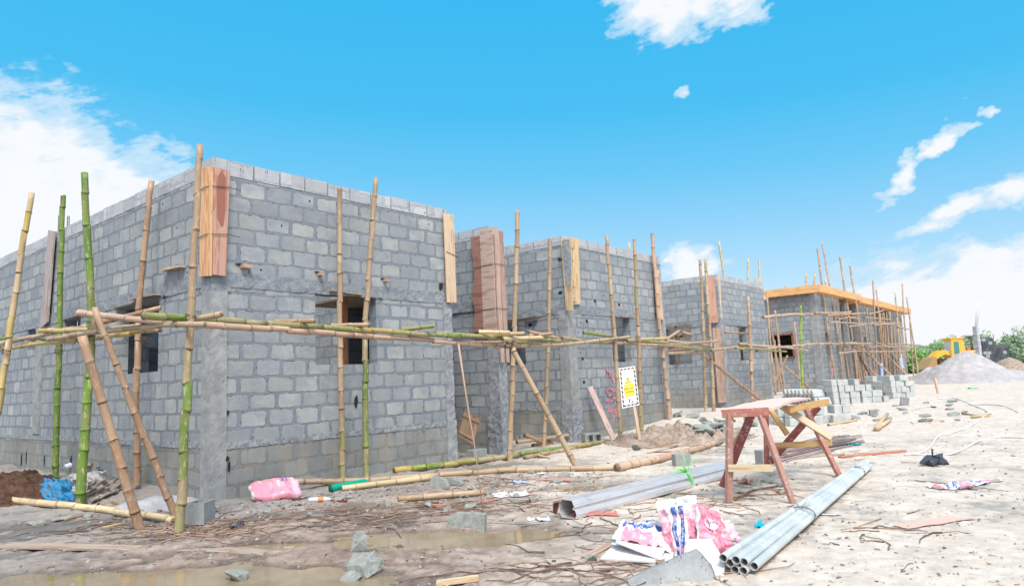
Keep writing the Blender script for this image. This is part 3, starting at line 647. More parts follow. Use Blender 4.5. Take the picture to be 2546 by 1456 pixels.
for (px, py, ww) in ((610, 662, .15), (795, 681, .07), (958, 697, .08)):
    c = Yp(px, py, -.03); mb = MB(); plank(mb, c+Vector((-ww/2, .0, .0)), c+Vector((ww/2, -.01, -.012)), .16, .055, col=(.46, .34, .24)); mb.obj('timber_stub', 'wood', terr)
c = Xp(430, 669, -.05); mb = MB(); plank(mb, c+Vector((0, .3, .02)), c+Vector((0, -.35, 0)), .14, .035, col=(.50, .42, .31)); mb.obj('timber_stub', 'wood', terr)
# gaps behind stubs, knocked-out mortar: their shade painted as flat dark patches
mbv = MB()
def dark_patch(mb, c, ax, w_, h_, col=(.02, .02, .022)):
    ring = []
    for k in range(10):
        t = k/10*6.283; j = random.uniform(.65, 1.2); p = [c[0], c[1], c[2]+math.sin(t)*h_*.5*j]; p[1-ax] += math.cos(t)*w_*.5*j; ring.append(tuple(p))
    (mb.add(ring, [tuple(range(10))], None, col), mb.obj('knocked_out_gap_shade', 'plain', terr), mb.__init__())
for (px, py, w_, h_) in ((604, 658, .30, .05), (790, 676, .2, .05), (952, 693, .2, .045), (886, 997, .10, .30), (566, 1140, .08, .10), (570, 1160, .05, .22), (1097, 712, .16, .2), (566, 1023, .10, .05), (565, 1030, .09, .04)):
    dark_patch(mbv, Yp(px, py, -.016 if py < 1060 else -.034), 1, w_*.8, h_*.8)
for (px, py, w_, h_) in ((436, 663, .4, .06), (407, 738, .1, .07), (508, 660, .12, .05)):
    dark_patch(mbv, Xp(px, py, -.034), 0, w_, h_)
# rebar starter sticks above left column
for (x0, y0, x1, y1) in ((143, 570, 146, 535), (165, 565, 168, 537), (170, 563, 172, 537), (428, 1180/2.46+50, 430, 520)):
    if x0 > 400: continue
    a = Xp(x0, y0+60, .12); b_ = UP(a, x1, y1); mb = MB(); tube(mb, [a, b_], .011, 5, col=(.12, .1, .1)); mb.obj('starter_bar', 'plain', terr)
# party wall and its pillar
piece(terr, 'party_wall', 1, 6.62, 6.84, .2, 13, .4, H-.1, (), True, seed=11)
mb = MB(); wall(mb, 1, 6.6, 6.86, .2, 13, -.3, .9); mb.obj('plinth', 'plinth', terr)
mb = MB(); rough_box(mb, (6.58, .0, .8), (6.86, .32, 4.9), amp=.012, cell=.06, seed=3); rough_box(mb, (6.54, -.05, -.3), (6.9, .36, .82), amp=.022, cell=.05, seed=8); mb.obj('column', 'crumbly_conc', terr)
# recess back walls
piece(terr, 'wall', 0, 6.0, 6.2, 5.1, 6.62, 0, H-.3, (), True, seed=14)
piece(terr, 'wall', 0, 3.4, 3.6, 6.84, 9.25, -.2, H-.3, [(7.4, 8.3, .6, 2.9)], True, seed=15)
bx_on(terr, 'ring_beam', 'beam_conc', [((6.59, .33, 3.22), (6.87, 13, 3.45))], amp=.016, cell=.08)
# second house of the terrace
block_bay(terr, 9.3, 14.5, 0, 0, 12, [(1.4, 2.5, 2.0, 3.25)], [(11.38, 12.4, 1.97, 3.25)], H, 21, 8)
mb = MB(); rough_box(mb, (9.27, -.03, .8), (9.62, .27, 3.3), amp=.008, cell=.06); mb.obj('column', 'column_conc', terr)
mb = MB(); rough_box(mb, (9.25, -.06, -.3), (9.66, .3, .82), amp=.02, cell=.05, seed=5); mb.obj('column', 'crumbly_conc', terr)
mb = MB(); rough_box(mb, (14.3, -.03, -.2), (14.53, .2, 3.3), amp=.01, cell=.07); mb.obj('column', 'column_conc', terr)
mb = MB(); plank(mb, (11.3, .1, 3.235), (12.6, .1, 3.235), .24, .025, col=(.2, .13, .09)); mb.obj('lintel_board', 'wood', terr)
mb = MB(); plank(mb, (9.22, .9, 3.2), (9.22, 2.6, 3.12), .1, .05, col=(.14, .10, .07)); mb.obj('lintel_board', 'wood', terr)
mb = MB(); wall(mb, 0, 2.4, 2.6, 9.53, 14.2, 0, H-.1, [(12.2, 13.1, .4, 2.9)]); mb.obj('inner_wall', 'blockwall', terr)
mb = MB(); box(mb, (9.54, .24, .3), (14.26, 11.9, .78)); mb.obj('floor_fill', 'grey_pile', terr)
mbv = MB()
for (px, py) in ((2252/1.522, 1138/1.522), (2343/1.522, 1153/1.522), (2221/1.522, 1215/1.522), (2205/1.522, 1357/1.522), (2210/1.522, 1445/1.522)): dark_patch(mbv, Yp(px, py, -.006), 1, .12, .1)
for (px, py) in ((1391, 645), (1393, 727), (1397, 890), (1318, 807)): dark_patch(mbv, Xp(px, py, 9.294), 0, .13, .1)
# red spray-paint scrawl beside the sign
mb = MB()
def spray(mb, pts, r_, Y):
    for i in range(len(pts)-1):
        a = Yp(*pts[i], Y); b_ = Yp(*pts[i+1], Y); d = (b_-a).normalized(); s_ = Vector((-d.z, 0, d.x))*r_; e = d*r_*.6
        mb.add([a-s_-e, b_-s_+e, b_+s_+e, a+s_-e], [(0, 1, 2, 3)], None, (.60, .25, .31))
for pts in ([(1509, 917), (1514, 932), (1520, 930), (1526, 950)], [(1528, 918), (1536, 912), (1538, 928)], [(1516, 921), (1510, 935)], [(1523, 968), (1514, 964), (1508, 970), (1512, 980), (1522, 984), (1524, 992), (1516, 998), (1507, 994)], [(1524, 972), (1534, 970), (1535, 990), (1524, 988)],
            [(1512, 1003), (1513, 1022)], [(1512, 1012), (1530, 1008)], [(1530, 1000), (1532, 1030)], [(1535, 1002), (1527, 1028), (1525, 1046)], [(1543, 990), (1540, 1004)], [(1514, 1020), (1534, 1016)], [(1518, 1004), (1520, 1024)]):
    spray(mb, pts, .035, -.02)
mb.obj('spray_paint_scrawl', 'plain', terr)

# third house
h3 = thing('block_house', 'smaller grey block house in the middle with a tall narrow window beside red-brown boards', 'house', (21.1, 1.0, .2))
block_bay(h3, 21.1, 26.1, 1.0, .18, 10, [(1.0+1.3, 1.0+2.4, 1.95, 3.45)], [(22.85, 23.7, 2.0, 3.38)], 5.42, 31, 7)
for q_ in (((21.07, .97, 0), (21.4, 1.3, 3.4)), ((25.85, .97, 0), (26.13, 1.3, 3.4))): mb = MB(); rough_box(mb, *q_, amp=.01, cell=.09); mb.obj('column', 'column_conc', h3)
mb = MB(); wall(mb, 0, 3.8, 4.0, 21.3, 25.9, .3, 5.3); mb.obj('inner_wall', 'blockwall', h3)
mb = MB()
for a, b_ in (((21.0, 2.2, 3.05), (21.0, 3.5, 3.1)), ((21.0, 2.9, 1.9), (21.0, 2.85, 3.5)), ((21.0, 2.3, 3.3), (21.0, 3.2, 2.7)), ((21.0, 3.45, 3.45), (21.0, 2.2, 3.48))): plank(mb, a, b_, .07, .05, (1, 0, 0), (.22, .14, .08))
mb.obj('window_frame', 'wood', h3)
mb = MB(); plank(mb, (22.7, 1.1, 3.40), (24.0, 1.1, 3.40), .26, .03, col=(.16, .12, .08)); mb.obj('lintel_board', 'wood', h3)

# fourth house, roofed: three bays stepping away
h4 = thing('block_house', 'grey block house at the far end with orange fascia boards along its flat roof', 'house', (34.2, 1.2, .3))
g4 = .3
for i, (x0, x1, fwn, lw4, dr) in enumerate([(34.2, 38.6, [(35.6, 36.4, 2.2, 3.5)], [(2.5, 4.2, 2.15, 3.5)], 5), (42.8, 47.2, [(43.9, 44.8, 2.1, 3.4)], [], 5), (51.4, 55.8, [(52.3, 53.0, 2.2, 3.4)], [], 9)]):
    zt = 5.55
    piece(h4, 'wall', 0, 1.2, 1.42, x0+.22, x1, .2, zt, fwn, seed=40+i)
    piece(h4, 'wall', 1, x0, x0+.22, 1.2, 11, .2, zt, lw4, seed=50+i)
    piece(h4, 'wall', 1, x1-.22, x1, 1.43, 9, .2, zt, seed=60+i)
    for cx in (x0, x1-.32): mb = MB(); rough_box(mb, (cx-.03, 1.16, .1), (cx+.35, 1.5, zt), amp=.008, cell=.2); mb.obj('column', 'column_conc', h4)
    bx_on(h4, 'ring_beam', 'column_conc', [((x0-.02, 1.18, 3.6), (x1+.02, 1.45, 3.85)), ((x0-.02, 1.45, 3.6), (x0+.2, 11, 3.85))], amp=.008, cell=.15)
for x0, x1 in ((38.6, 42.8), (47.2, 51.4)):
    piece(h4, 'wall', 0, 3.6, 3.8, x0, x1, .2, 5.5, [(x0+1.2, x0+2.2, .3, 2.6)], seed=70)
    mb = MB(); rough_box(mb, ((x0+x1)/2-.13, 1.3, .1), ((x0+x1)/2+.13, 1.56, 5.5), amp=.008, cell=.2); mb.obj('column', 'column_conc', h4)
mb = MB(); box(mb, (34.3, 6.0, .3), (38.3, 6.2, 5.5)); mb.obj('inner_wall', 'blockwall', h4)
mb = MB()
for zz, yy in ((2.2, 3.4), (3.45, 3.4)): plank(mb, (34.12, 2.5, zz), (34.12, 4.2, zz), .06, .06, (1, 0, 0), (.25, .10, .06))
plank(mb, (34.12, 2.52, 2.2), (34.12, 2.52, 3.5), .09, .06, (1, 0, 0), (.28, .10, .06)); mb.obj('window_frame', 'wood', h4)
OR = (.72, .42, .19)
rf = None
for i, (x0, x1, zf) in enumerate([(33.7, 42.2, 5.55), (42.4, 50.9, 5.45), (51.0, 57.3, 5.42)]):
    mb = MB(); yf = .75
    plank(mb, (x0, yf, zf+.2), (x1, yf, zf+.2), .40, .035, (0, -1, 0), OR)
    plank(mb, (x0, yf+.03, zf+.2), (x0, (11.3 if i == 0 else 4.2), zf+.2), .40, .035, (-1, 0, 0), OR)
    plank(mb, (x1, yf+.03, zf+.2), (x1, 4.2, zf+.2), .40, .035, (1, 0, 0), OR)
    o = mb.obj('fascia_board', 'wood', h4)
    mb = MB()
    k = x0+.3
    while k < x1-.2: plank(mb, (k, yf+.03, zf+.03), (k, 4.2, zf+.03), .09, .07, (0, 0, 1), (.6, .34, .15)); k += .62
    for yy in (1.9, 3.2): plank(mb, (x0+.03, yy, zf-.02), (x1-.03, yy, zf-.02), .1, .06, (0, 0, 1), (.5, .27, .12))
    mb.obj('roof_joist', 'wood', h4)
    mb = MB(); box(mb, (x0+.04, yf+.4, zf+.075), (x1-.04, 11.2, zf+.11), (.55, .33, .17)); mb.obj('roof_deck', 'wood', h4)
for px, py in ((1508/1, 0),): pass
mb = MB()
for (px, py) in ((2031, 930/1), (2052, 960)): pass
for (x_, z_) in ((35.9, 1.75), (36.1, 1.35), (35.8, 1.0)):
    mb.add([(x_-.18, 1.19, z_-.13), (x_+.16, 1.19, z_-.1), (x_+.2, 1.19, z_+.14), (x_-.15, 1.19, z_+.12)], [(0, 1, 2, 3)], None, (.62, .27, .3))
mb.obj('spray_paint_patch', 'plain', h4)

# far dark block wall with a bare concrete column beside it
fwl = thing('block_wall', 'dark grey stepped block wall at the far right behind the sand heap', 'wall', DP(2480, 895, 50))
mb = MB(); c0, c1 = DP(2445, 905, 50), DP(2545, 905, 52); d = (c1-c0); d.z = 0; d.normalize(); up1 = Vector((0, 0, 1)); nrm = Vector((-d.y, d.x, 0))
rnd = random.Random(5)
for row in range(9):
    ln = 3.0 if row < 6 else 1.25
    a = (row % 2)*-.2
    while a < ln:
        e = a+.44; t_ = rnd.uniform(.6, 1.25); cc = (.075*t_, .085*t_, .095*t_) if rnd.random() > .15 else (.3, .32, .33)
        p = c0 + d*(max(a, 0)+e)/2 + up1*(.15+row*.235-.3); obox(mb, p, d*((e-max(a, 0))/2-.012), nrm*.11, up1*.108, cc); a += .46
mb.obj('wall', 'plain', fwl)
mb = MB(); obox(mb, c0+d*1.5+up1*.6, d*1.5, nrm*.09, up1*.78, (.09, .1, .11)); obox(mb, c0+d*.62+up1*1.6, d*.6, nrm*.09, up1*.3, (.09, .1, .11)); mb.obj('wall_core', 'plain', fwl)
cl_ = thing('concrete_column', 'slim pale concrete column with tall steel rods, beside the dark wall at far right', 'column', DP(2436, 895, 49))
cb_ = DP(2437, 905, 49); mb = MB(); obox(mb, cb_+up1*.9, d*.14, nrm*.14, up1*1.75, (.42, .43, .45)); 
for k in range(7): obox(mb, cb_+up1*(-.6+k*.45), d*.17, nrm*.15, up1*.02, (.6, .6, .62))
mb.obj('shaft', 'plain', cl_)
mb = MB()
for k, (x_, t_) in enumerate(((-.1, 748), (-.04, 742), (.05, 744), (.1, 750))): tube(mb, [cb_+up1*2.5+d*x_, UP(cb_, 2428+k*4, t_)], .013, 5, col=(.55, .57, .6))
mb.obj('starter_bar', 'plain', cl_)
# ---------------------------------------------------------------- formwork boxed round column tops
def wire(parent, pts, r_=.006): mb = MB(); tube(mb, pts, r_, 5, col=(.09, .07, .06), cap=False); return mb.obj('tie_wire', 'plain', parent)
f1 = thing('column_formwork', 'pair of tall boards, one pale orange and one red-brown, boxed round the nearest house corner', 'formwork', (0, 0, 3.25))
px_slab('board', f1, 'wood', [(500, 688), (527, 686), (531, 415), (503, 417)], 0, -.05, (-1, 0, 0), .03, (.66, .40, .22))
b2 = px_slab('board', f1, 'wood', [(527, 683), (560, 687), (570, 425), (529, 415)], 1, -.07, (0, -1, 0), .03, (.50, .30, .235)); tag(b2, 'board with a dark red-brown streak')
mb = MB(); P = [Yp(x, y, -.103) for x, y in ((549, 565), (556, 560), (560, 520), (560, 440), (551, 422), (541, 440), (539, 500), (542, 545))]; mb.add(P, [tuple(range(8))], None, (.31, .125, .09)); mb.obj('heartwood_streak', 'plain', b2 if False else f1)
for z_ in (4.0, 4.75): wire(f1, [(-.09, .34, z_-.02), (-.095, .05, z_+.01), (-.06, -.115, z_-.01), (.2, -.115, z_+.02), (.38, -.108, z_)])
f2 = thing('formwork_board', 'pale knotty board standing on the right edge of the nearest house front', 'board', (5.1, -.05, 3.25))
px_slab('board', f2, 'wood', [(1110, 752), (1133, 752), (1126, 535), (1101, 530)], 1, -.06, (0, -1, 0), .03, (.62, .47, .33))
wire(f2, [(4.95, -.1, 4.3), (5.3, -.1, 4.22), (5.4, .1, 4.25)])
mb = MB(); P = [Xp(x, y, -.05) for x, y in ((103, 818), (122, 800), (139, 575), (124, 572))]; slab(mb, P, (-1, 0, 0), .035, (.40, .35, .33)); tag(mb.obj('formwork_board', 'wood', loc=P[0], bevel=.004), 'weathered grey-brown plank standing against the left side of the nearest house', 'board')
f3 = thing('column_formwork', 'mottled red-brown boards boxed round the top of the free pillar between the two nearest houses', 'formwork', (6.6, 0, 2.6))
mb = MB(); zt_ = 5.0
for k in range(1): pass
def xs(name, par, X, ya, yb, za, zb_, col, wav=0, nrm=(-1, 0, 0), mat='wood'):
    n = 8; L_ = [Vector((X, ya+(wav*noise.noise((i*.9, X, 2)) if wav else 0), za+(zb_-za)*i/n)) for i in range(n+1)]; R_ = [Vector((X, yb, za+(zb_-za)*i/n)) for i in range(n+1)]
    mb = MB(); slab(mb, R_+L_[::-1], nrm, .035, col); return mb.obj(name, mat, par)
xs('board', f3, 6.54, .62, .34, 2.72, 4.92, (.33, .18, .145), .12)
xs('board', f3, 6.53, .34, -.04, 2.68, 5.02, (.52, .39, .33))
mb = MB(); plank(mb, (6.60, -.07, 2.66), (6.60, -.07, 5.05), .14, .03, (0, -1, 0), (.50, .36, .30)); plank(mb, (6.77, -.07, 2.62), (6.75, -.07, 4.98), .15, .03, (0, -1, 0), (.42, .29, .24)); mb.obj('board', 'wood', f3)
mb = MB(); plank(mb, (6.62, -.08, 2.0), (6.62, -.08, 2.35), .12, .03, (0, -1, 0), (.5, .38, .33)); plank(mb, (6.82, -.06, 2.0), (6.82, -.06, 2.4), .1, .03, (0, -1, 0), (.5, .36, .31)); mb.obj('board', 'wood', f3)
for z_ in (3.2, 4.2): wire(f3, [(6.49, .6, z_), (6.485, 0, z_), (6.52, -.1, z_), (6.9, -.1, z_)])
f4 = thing('column_formwork', 'cement-stained pale yellow boards boxed round the top corner of the second house', 'formwork', (9.3, 0, 3.3))
px_slab('board', f4, 'wood', [(1409, 772), (1426, 772), (1421, 592), (1395, 595)], 0, 9.25, (-1, 0, 0), .03, (.60, .45, .27))
px_slab('board', f4, 'wood', [(1424, 757), (1441, 756), (1437, 594), (1421, 592)], 1, -.05, (0, -1, 0), .03, (.62, .46, .27))
mb = MB(); P = [Xp(x, y, 9.212) for x, y in ((1405, 700), (1418, 725), (1421, 640), (1415, 596), (1397, 598), (1400, 640))]; mb.add(P, [tuple(range(6))], None, (.37, .38, .39)); mb.obj('cement_splash', 'crumbly_conc', f4)
for z_ in (3.9, 4.6): wire(f4, [(9.2, .3, z_), (9.21, -.02, z_), (9.3, -.09, z_), (9.6, -.085, z_)])
mb = MB(); plank(mb, (9.62, -.09, 4.98), (9.3, -.09, 4.98), .1, .02, (0, -1, 0), (.6, .44, .26)); plank(mb, (9.62, -.09, 3.62), (9.32, -.09, 3.62), .2, .02, (0, -1, 0), (.55, .45, .33)); mb.obj('cleat', 'wood', f4)
px_slab('formwork_board', None, 'wood', [(1632, 792), (1648, 795), (1637, 672), (1628, 668)], 1, -.06, (0, -1, 0), .03, (.58, .44, .32))
tag(bpy.data.objects['formwork_board.002'] if 'formwork_board.002' in bpy.data.objects else COL.objects[-1], 'narrow light board on the far right edge of the second house front', 'board')
f5 = thing('column_formwork', 'long reddish boards fixed one above the other on the corner of the middle house', 'formwork', (21.1, 1, .6))
def far_board(par, a, b_, off, col, mat='wood', wd=None):
    """board standing in front of a corner, given by the pixel of its foot and head, at depth of point off"""
    A = UP(off, *a); B = UP(off, *b_); mb = MB(); plank(mb, A, B, wd or .28, .03, (-.6, -1, 0), col); return mb.obj('board', mat, par)
far_board(f5, (1777, 802), (1765, 686), (21.0, 1.05), (.46, .27, .20), wd=.34); far_board(f5, (1790, 800), (1784, 682), (21.25, .92), (.58, .48, .37), wd=.2)
far_board(f5, (1797, 1000), (1782, 815), (21.0, .95), (.40, .28, .22), wd=.42); far_board(f5, (1808, 1000), (1795, 818), (21.35, .9), (.40, .23, .19), wd=.16)
f6 = thing('column_formwork', 'stack of narrow boards on the right edge of the middle house', 'formwork', (26.1, 1, .6))
far_board(f6, (1896, 812), (1881, 690), (26.1, .93), (.50, .42, .36), wd=.22); far_board(f6, (1909, 1000), (1893, 815), (26.15, .9), (.5, .34, .25), wd=.26)
far_board(f6, (1903, 745), (1899, 735), (26.2, .85), (.6, .4, .25), wd=.1)
bn = thing('banner', 'narrow blue and white banner with pink foot leaning beside the middle house', 'banner', UP((26.3, .7), 1912, 1000))
mb = MB(); A = UP((26.3, .6), 1914, 985); B = UP((26.3, .6), 1902, 905); plank(mb, A, B, .38, .02, (-.6, -1, 0), (.45, .58, .85)); mb.obj('sheet', 'plain', bn)
mb = MB(); A2 = A.lerp(B, .02)+Vector((-.012, -.02, 0)); plank(mb, A2, A.lerp(B, .3)+Vector((-.012, -.02, 0)), .385, .02, (-.6, -1, 0), (.75, .22, .3)); mb.obj('printed_foot', 'plain', bn)
mb = MB(); plank(mb, A.lerp(B, .5)+Vector((-.014, -.022, 0)), A.lerp(B, .75)+Vector((-.014, -.022, 0)), .2, .02, (-.6, -1, 0), (.8, .84, .92)); mb.obj('printed_panel', 'plain', bn)

LATE = []; LATE2 = []
# ---------------------------------------------------------------- bamboo scaffold: uprights
def pole(b_, t, r0, r1, pal, label, group='upright bamboo poles of the scaffold', bend=.02, step=.36, base=None, top=None, sides=10, seed=None, name='bamboo_pole', cat='bamboo pole', via=None):
    B = Vector(base) if base is not None else G(*b_)
    T = Vector(top) if top is not None else UP(B, *t)
    B0 = B - (T-B).normalized()*.06 if base is None else B
    V = [UP(B, *v) for v in via] if via else None
    mb = MB(); bamboo(mb, B0, T, r0, r1, PAL[pal], bend, step, sides, via=V, seed=seed)
    o = mb.obj(name, 'bamboo', loc=B); tag(o, label, cat, group); o['_o'] = tuple(B)
    if T.z > 3.9 and (T-B0).length > 4 and B.x < 16:
        t_ = (2.52-B0.z)/(T.z-B0.z); c_ = B0.lerp(T, t_)
        if via and t_ < 1:
            best = min(range(200), key=lambda k: 0); c_ = B0.lerp(T, t_) if len(V) != 1 else (B0.lerp(V[0], min(1, (2.52-B0.z)/(V[0].z-B0.z))) if V[0].z > 2.52 else V[0].lerp(T, (2.52-V[0].z)/(T.z-V[0].z)))
        ml = MB(); rl = (r0+r1)*.53+.006
        for q in range(4):
            ring = [c_+Vector((math.cos(a)*rl*1.05, math.sin(a)*rl*1.05, -.03+.02*q+.025*math.sin(a+q*2))) for a in [j/14*6.283 for j in range(15)]]; tube(ml, ring, .005, 4, col=(.10, .07, .05), cap=False)
        ml.obj('lashing', 'plain', o)
    return o
Pg = lambda x, y, z=0: Vector((x, y, z))
pole((0, 0), (0, 0), .06, .052, 'yel', 'yellow-green bamboo pole rising at the left edge of the picture', base=G(-42, 1225), top=UP(G(-42, 1225), 79, 480), seed=1)
pole((137, 1185), (157, 487), .062, .048, 'green', 'bright green bamboo pole near the blue tarp, second green pole from the corner', base=AX(137,1185,0,-.45), seed=2)
pole((198, 1260), (210, 430), .072, .05, 'green', 'tallest bright green bamboo pole, planted in front of the grey sacks', seed=3, bend=.015, via=[(224, 800)])
pole((340, 1205), (377, 450), .055, .048, 'brown', 'brown bamboo pole in front of the left window of the nearest house', base=AX(340,1205,0,-.32), seed=4, via=[(340, 1000), (348, 780)])
pole((445, 1322), (497, 360), .058, .04, 'mixlow', 'thick bamboo pole with green foot and tan top at the nearest house corner', seed=5, bend=.01, step=.42)
pole((348, 1315), (204, 835), .062, .052, 'brown', 'thick brown bamboo prop slanting left from the mud, left one of the crossed pair', seed=6, bend=.01)
pole((435, 1278), (235, 765), .052, .04, 'brown', 'slender brown bamboo prop slanting to the foot of the corner pole', seed=7, bend=.01)
pole((852, 1190), (845, 467), .052, .045, 'mix', 'tan bamboo pole in front of the left part of the street window', base=AX(852,1190,1,-.32), seed=8)
pole((911, 1187), (935, 443), .055, .045, 'mixlow', 'bamboo pole with green lower half and pale top crossing the street window', base=AX(911,1187,1,-.42), seed=9, via=[(907, 800)])
pole((1268, 1145), (1287, 523), .058, .048, 'tan', 'tall tan bamboo pole just right of the free pillar', seed=10, bend=.012)
pole((1352, 1112), (1369, 590), .05, .042, 'tan', 'tan bamboo pole in front of the recess left of the second house corner', base=AX(1352,1112,1,-.35), seed=11)
pole((1434, 1162), (1275, 868), .058, .05, 'tan', 'tan bamboo brace slanting from the scaffold rails down to the sand near the free pillar', seed=12, bend=.01)
pole((1543, 1097), (1508, 585), .055, .045, 'tan', 'tan bamboo pole immediately left of the warning sign', seed=13, bend=.03)
pole((1595, 1100), (1577, 597), .055, .045, 'mix', 'mottled green bamboo pole immediately right of the warning sign', base=AX(1595,1100,1,-1.3), seed=14, bend=.03)
pole((1665, 1037), (1621, 580), .07, .055, 'pinkish', 'long bamboo pole leaning at the right end of the second house', base=AX(1665,1037,1,-.25), seed=15, bend=.02)
pole((1755, 1022), (1740, 645), .065, .055, 'tan', 'bamboo pole on the left side of the middle house corner', base=AX(1755,1022,1,.85), seed=16)
pole((1775, 1030), (1754, 645), .07, .055, 'tan', 'bamboo pole just in front of the middle house corner boards', base=AX(1775,1030,1,.6), seed=17)
pole((1871, 1008), (1860, 738), .075, .06, 'far', 'bamboo pole right of the tall window of the middle house', base=AX(1871,1008,1,.4), seed=18)
pole((1866, 900), (1854, 748), .06, .05, 'far', 'short bamboo pole tied left of its twin by the tall window of the middle house', base=UP((24.2, .45), 1872, 905), top=UP((24.2, .45), 1853, 745), seed=19)
pole((1925, 985), (1791, 885), .06, .05, 'brown', 'brown bamboo brace slanting down right in front of the middle house', base=UP((22.6, -.6), 1899, 1000), top=UP((19.9, .2), 1747, 880), seed=20)
pole((0, 0), (0, 0), .05, .045, 'cream', 'pale thin pole standing on the roofless middle house behind its front wall', base=UP((22.4, 4.0), 1801, 690), top=UP((22.4, 4.0), 1787, 601), seed=21)
for k, (a, b_) in enumerate((((1566, 640), (1564, 604)), ((1759, 690), (1754, 650)), ((1860, 720), (1860, 643)), ((1889, 740), (1887, 645)))):
    at_ = [(14.0, 1.2), (21.4, 2.5), (25.2, 2.2), (26.3, 1.0)][k]
    pole((0, 0), (0, 0), .045, .04, 'cream', ['stub of a pale pole peeking over the second house wall', 'thin pale pole tip behind the middle house corner', 'pale pole above the front wall of the middle house', 'pale pole at the top right edge of the middle house'][k], base=UP(at_, *a), top=UP(at_, *b_), seed=30+k)
# more rubbish by the left wall
for i, (px, py, w_, d_, cc, lb) in enumerate([(75, 1218, .3, .2, (.45, .45, .44), 'pale grey scrap on the dark earth heap'), (140, 1252, .5, .2, (.04, .10, .42), 'deep blue flap of plastic in front of the blue tarp'), (205, 1262, .35, .18, (.50, .47, .44), 'dirty white flap of sack in front of the grey sacks'), (262, 1246, .3, .2, (.30, .25, .2), 'brown cloth end in front of the grey sacks')]): LATE.append((px, py, w_, d_, cc, lb, 600+i))
# thin stick in the foreground
mb = MB(); B = G(1205, 1300); T = UP(B, 1140, 855); tube(mb, [B-Vector((0, 0, .05)), B.lerp(T, .4)+Vector((.02, 0, 0)), B.lerp(T, .7), T], [.006, .009, .011, .013], 6, col=(.42, .28, .2)); tag(mb.obj('thin_stick', 'bamboo', loc=B), 'very thin cane stuck in the puddle mud left of the free pillar', 'stick')

# rails and cross pieces (pixel ends + distance of each end from the house line)
def rail(a, b_, ya, yb, r_, pal, label, seed, ax=1, mids=(), grp='horizontal bamboo rails of the scaffold', step=.42, r1=None, sides=9, bend=.015):
    A = AX(a[0], a[1], ax, ya); B = AX(b_[0], b_[1], ax, yb); n = len(mids)+1
    V = [AX(m_[0], m_[1], ax, ya+(yb-ya)*(i+1)/n) for i, m_ in enumerate(mids)]
    mb = MB(); bamboo(mb, A, B, r_, r1 or r_*.85, PAL[pal], bend, step, sides, via=V, seed=seed)
    tag(mb.obj('bamboo_rail', 'bamboo', loc=A), label, 'bamboo rail', grp)
# along the left side wall (X = distance in front of the wall)
rail((-60, 866), (215, 812), -1.1, -1.05, .045, 'tan', 'tan rail along the left house side, upper of the two reaching the left picture edge', 50, 0)
rail((-60, 870), (398, 820), -1.02, -.95, .045, 'yel', 'lowest rail along the left house side, yellowish at the picture edge', 51, 0, mids=[(203, 848)])
rail((-60, 838), (150, 843), -.9, -.95, .035, 'gy', 'thin green-yellow rail end at the left picture edge', 58, 0)
rail((101, 822), (345, 810), -1.15, -1.1, .042, 'yel', 'yellow bamboo rail between the two green poles and the left window', 52, 0)
rail((122, 843), (508, 806), -1.2, -1.3, .043, 'tan', 'long tan rail of the left side ending just past the corner pole', 53, 0, mids=[(398, 807)])
rail((197, 777), (430, 801), -1.35, -1.25, .05, 'pinkish', 'pinkish-brown rail whose cut end juts left of the tallest green pole', 54, 0)
rail((240, 804), (398, 765), -1.25, -.7, .042, 'brown', 'short brown rail slanting up to the left window', 55, 0)
rail((232, 830), (237, 763), -1.2, -1.2, .05, 'brown', 'short upright bamboo stub tied behind the rails at the tallest green pole', 56, 0)
# along the street front
rail((357, 785), (1257, 841), -1.72, -.9, .05, 'gy', 'long green bamboo rail running across the whole nearest house front', 60, mids=[(460, 791), (663, 802), (886, 816), (1110, 830)], r1=.04)
rail((488, 806), (1250, 860), -1.6, -.85, .047, 'pinkish', 'long pinkish-brown rail just below the long green rail', 61, mids=[(785, 822), (988, 834)])
rail((470, 796), (550, 781), -1.45, -2.0, .047, 'tan', 'short cross piece whose hollow end points out beside the corner pole', 62, step=.5)
rail((687, 800), (781, 797), -.9, -1.5, .045, 'brown', 'short brown cross piece lying on the rails left of the street window', 63)
rail((825, 810), (918, 807), -.8, -1.4, .042, 'tan', 'short tan cross piece lying on the rails at the street window', 64)
rail((1000, 819), (1081, 810), -.7, -1.3, .042, 'gy', 'short green-yellow cross piece on the rails near the right end of the nearest house', 65)
rail((1084, 828), (1394, 846), -1.0, -1.1, .042, 'gy', 'green rail passing below the boxed pillar top', 66, mids=[(1257, 840)])
rail((1150, 853), (1250, 850), -.7, -.7, .04, 'brown', 'brown rail just under the pillar boards', 80)
rail((1190, 825), (1268, 826), -1.0, -1.4, .045, 'cream', 'pale cross piece in front of the pillar boards, upper one', 67)
rail((1203, 833), (1303, 828), -.95, -1.35, .045, 'yel', 'yellowish cross piece in front of the pillar boards, lower one', 68)
rail((1250, 842), (1352, 838), -1.15, -1.2, .047, 'cream', 'pale thick short rail just right of the pillar pole', 69)
rail((1315, 824), (1394, 842), -1.2, -1.0, .04, 'pinkish', 'pinkish short rail sloping down beyond the pillar pole', 70)
rail((1318, 834), (1374, 829), -1.0, -1.4, .042, 'tan', 'short tan cross piece between pillar pole and second house corner', 71)
rail((1257, 861), (1566, 837), -1.0, -1.2, .045, 'tan', 'long rail rising to the right across the second house corner', 72, mids=[(1409, 855)])
rail((1262, 851), (1400, 845), -.85, -.85, .04, 'gy', 'greenish rail behind the others left of the second house corner', 73)
rail((1398, 839), (1712, 862), -1.1, -.8, .045, 'mix', 'long mottled rail across the front of the second house, lower one', 74, mids=[(1452, 847), (1647, 857)])
rail((1452, 826), (1715, 856), -1.15, -.75, .043, 'gy', 'green rail starting left of the sign and sloping down across the second house', 75, mids=[(1521, 838)])
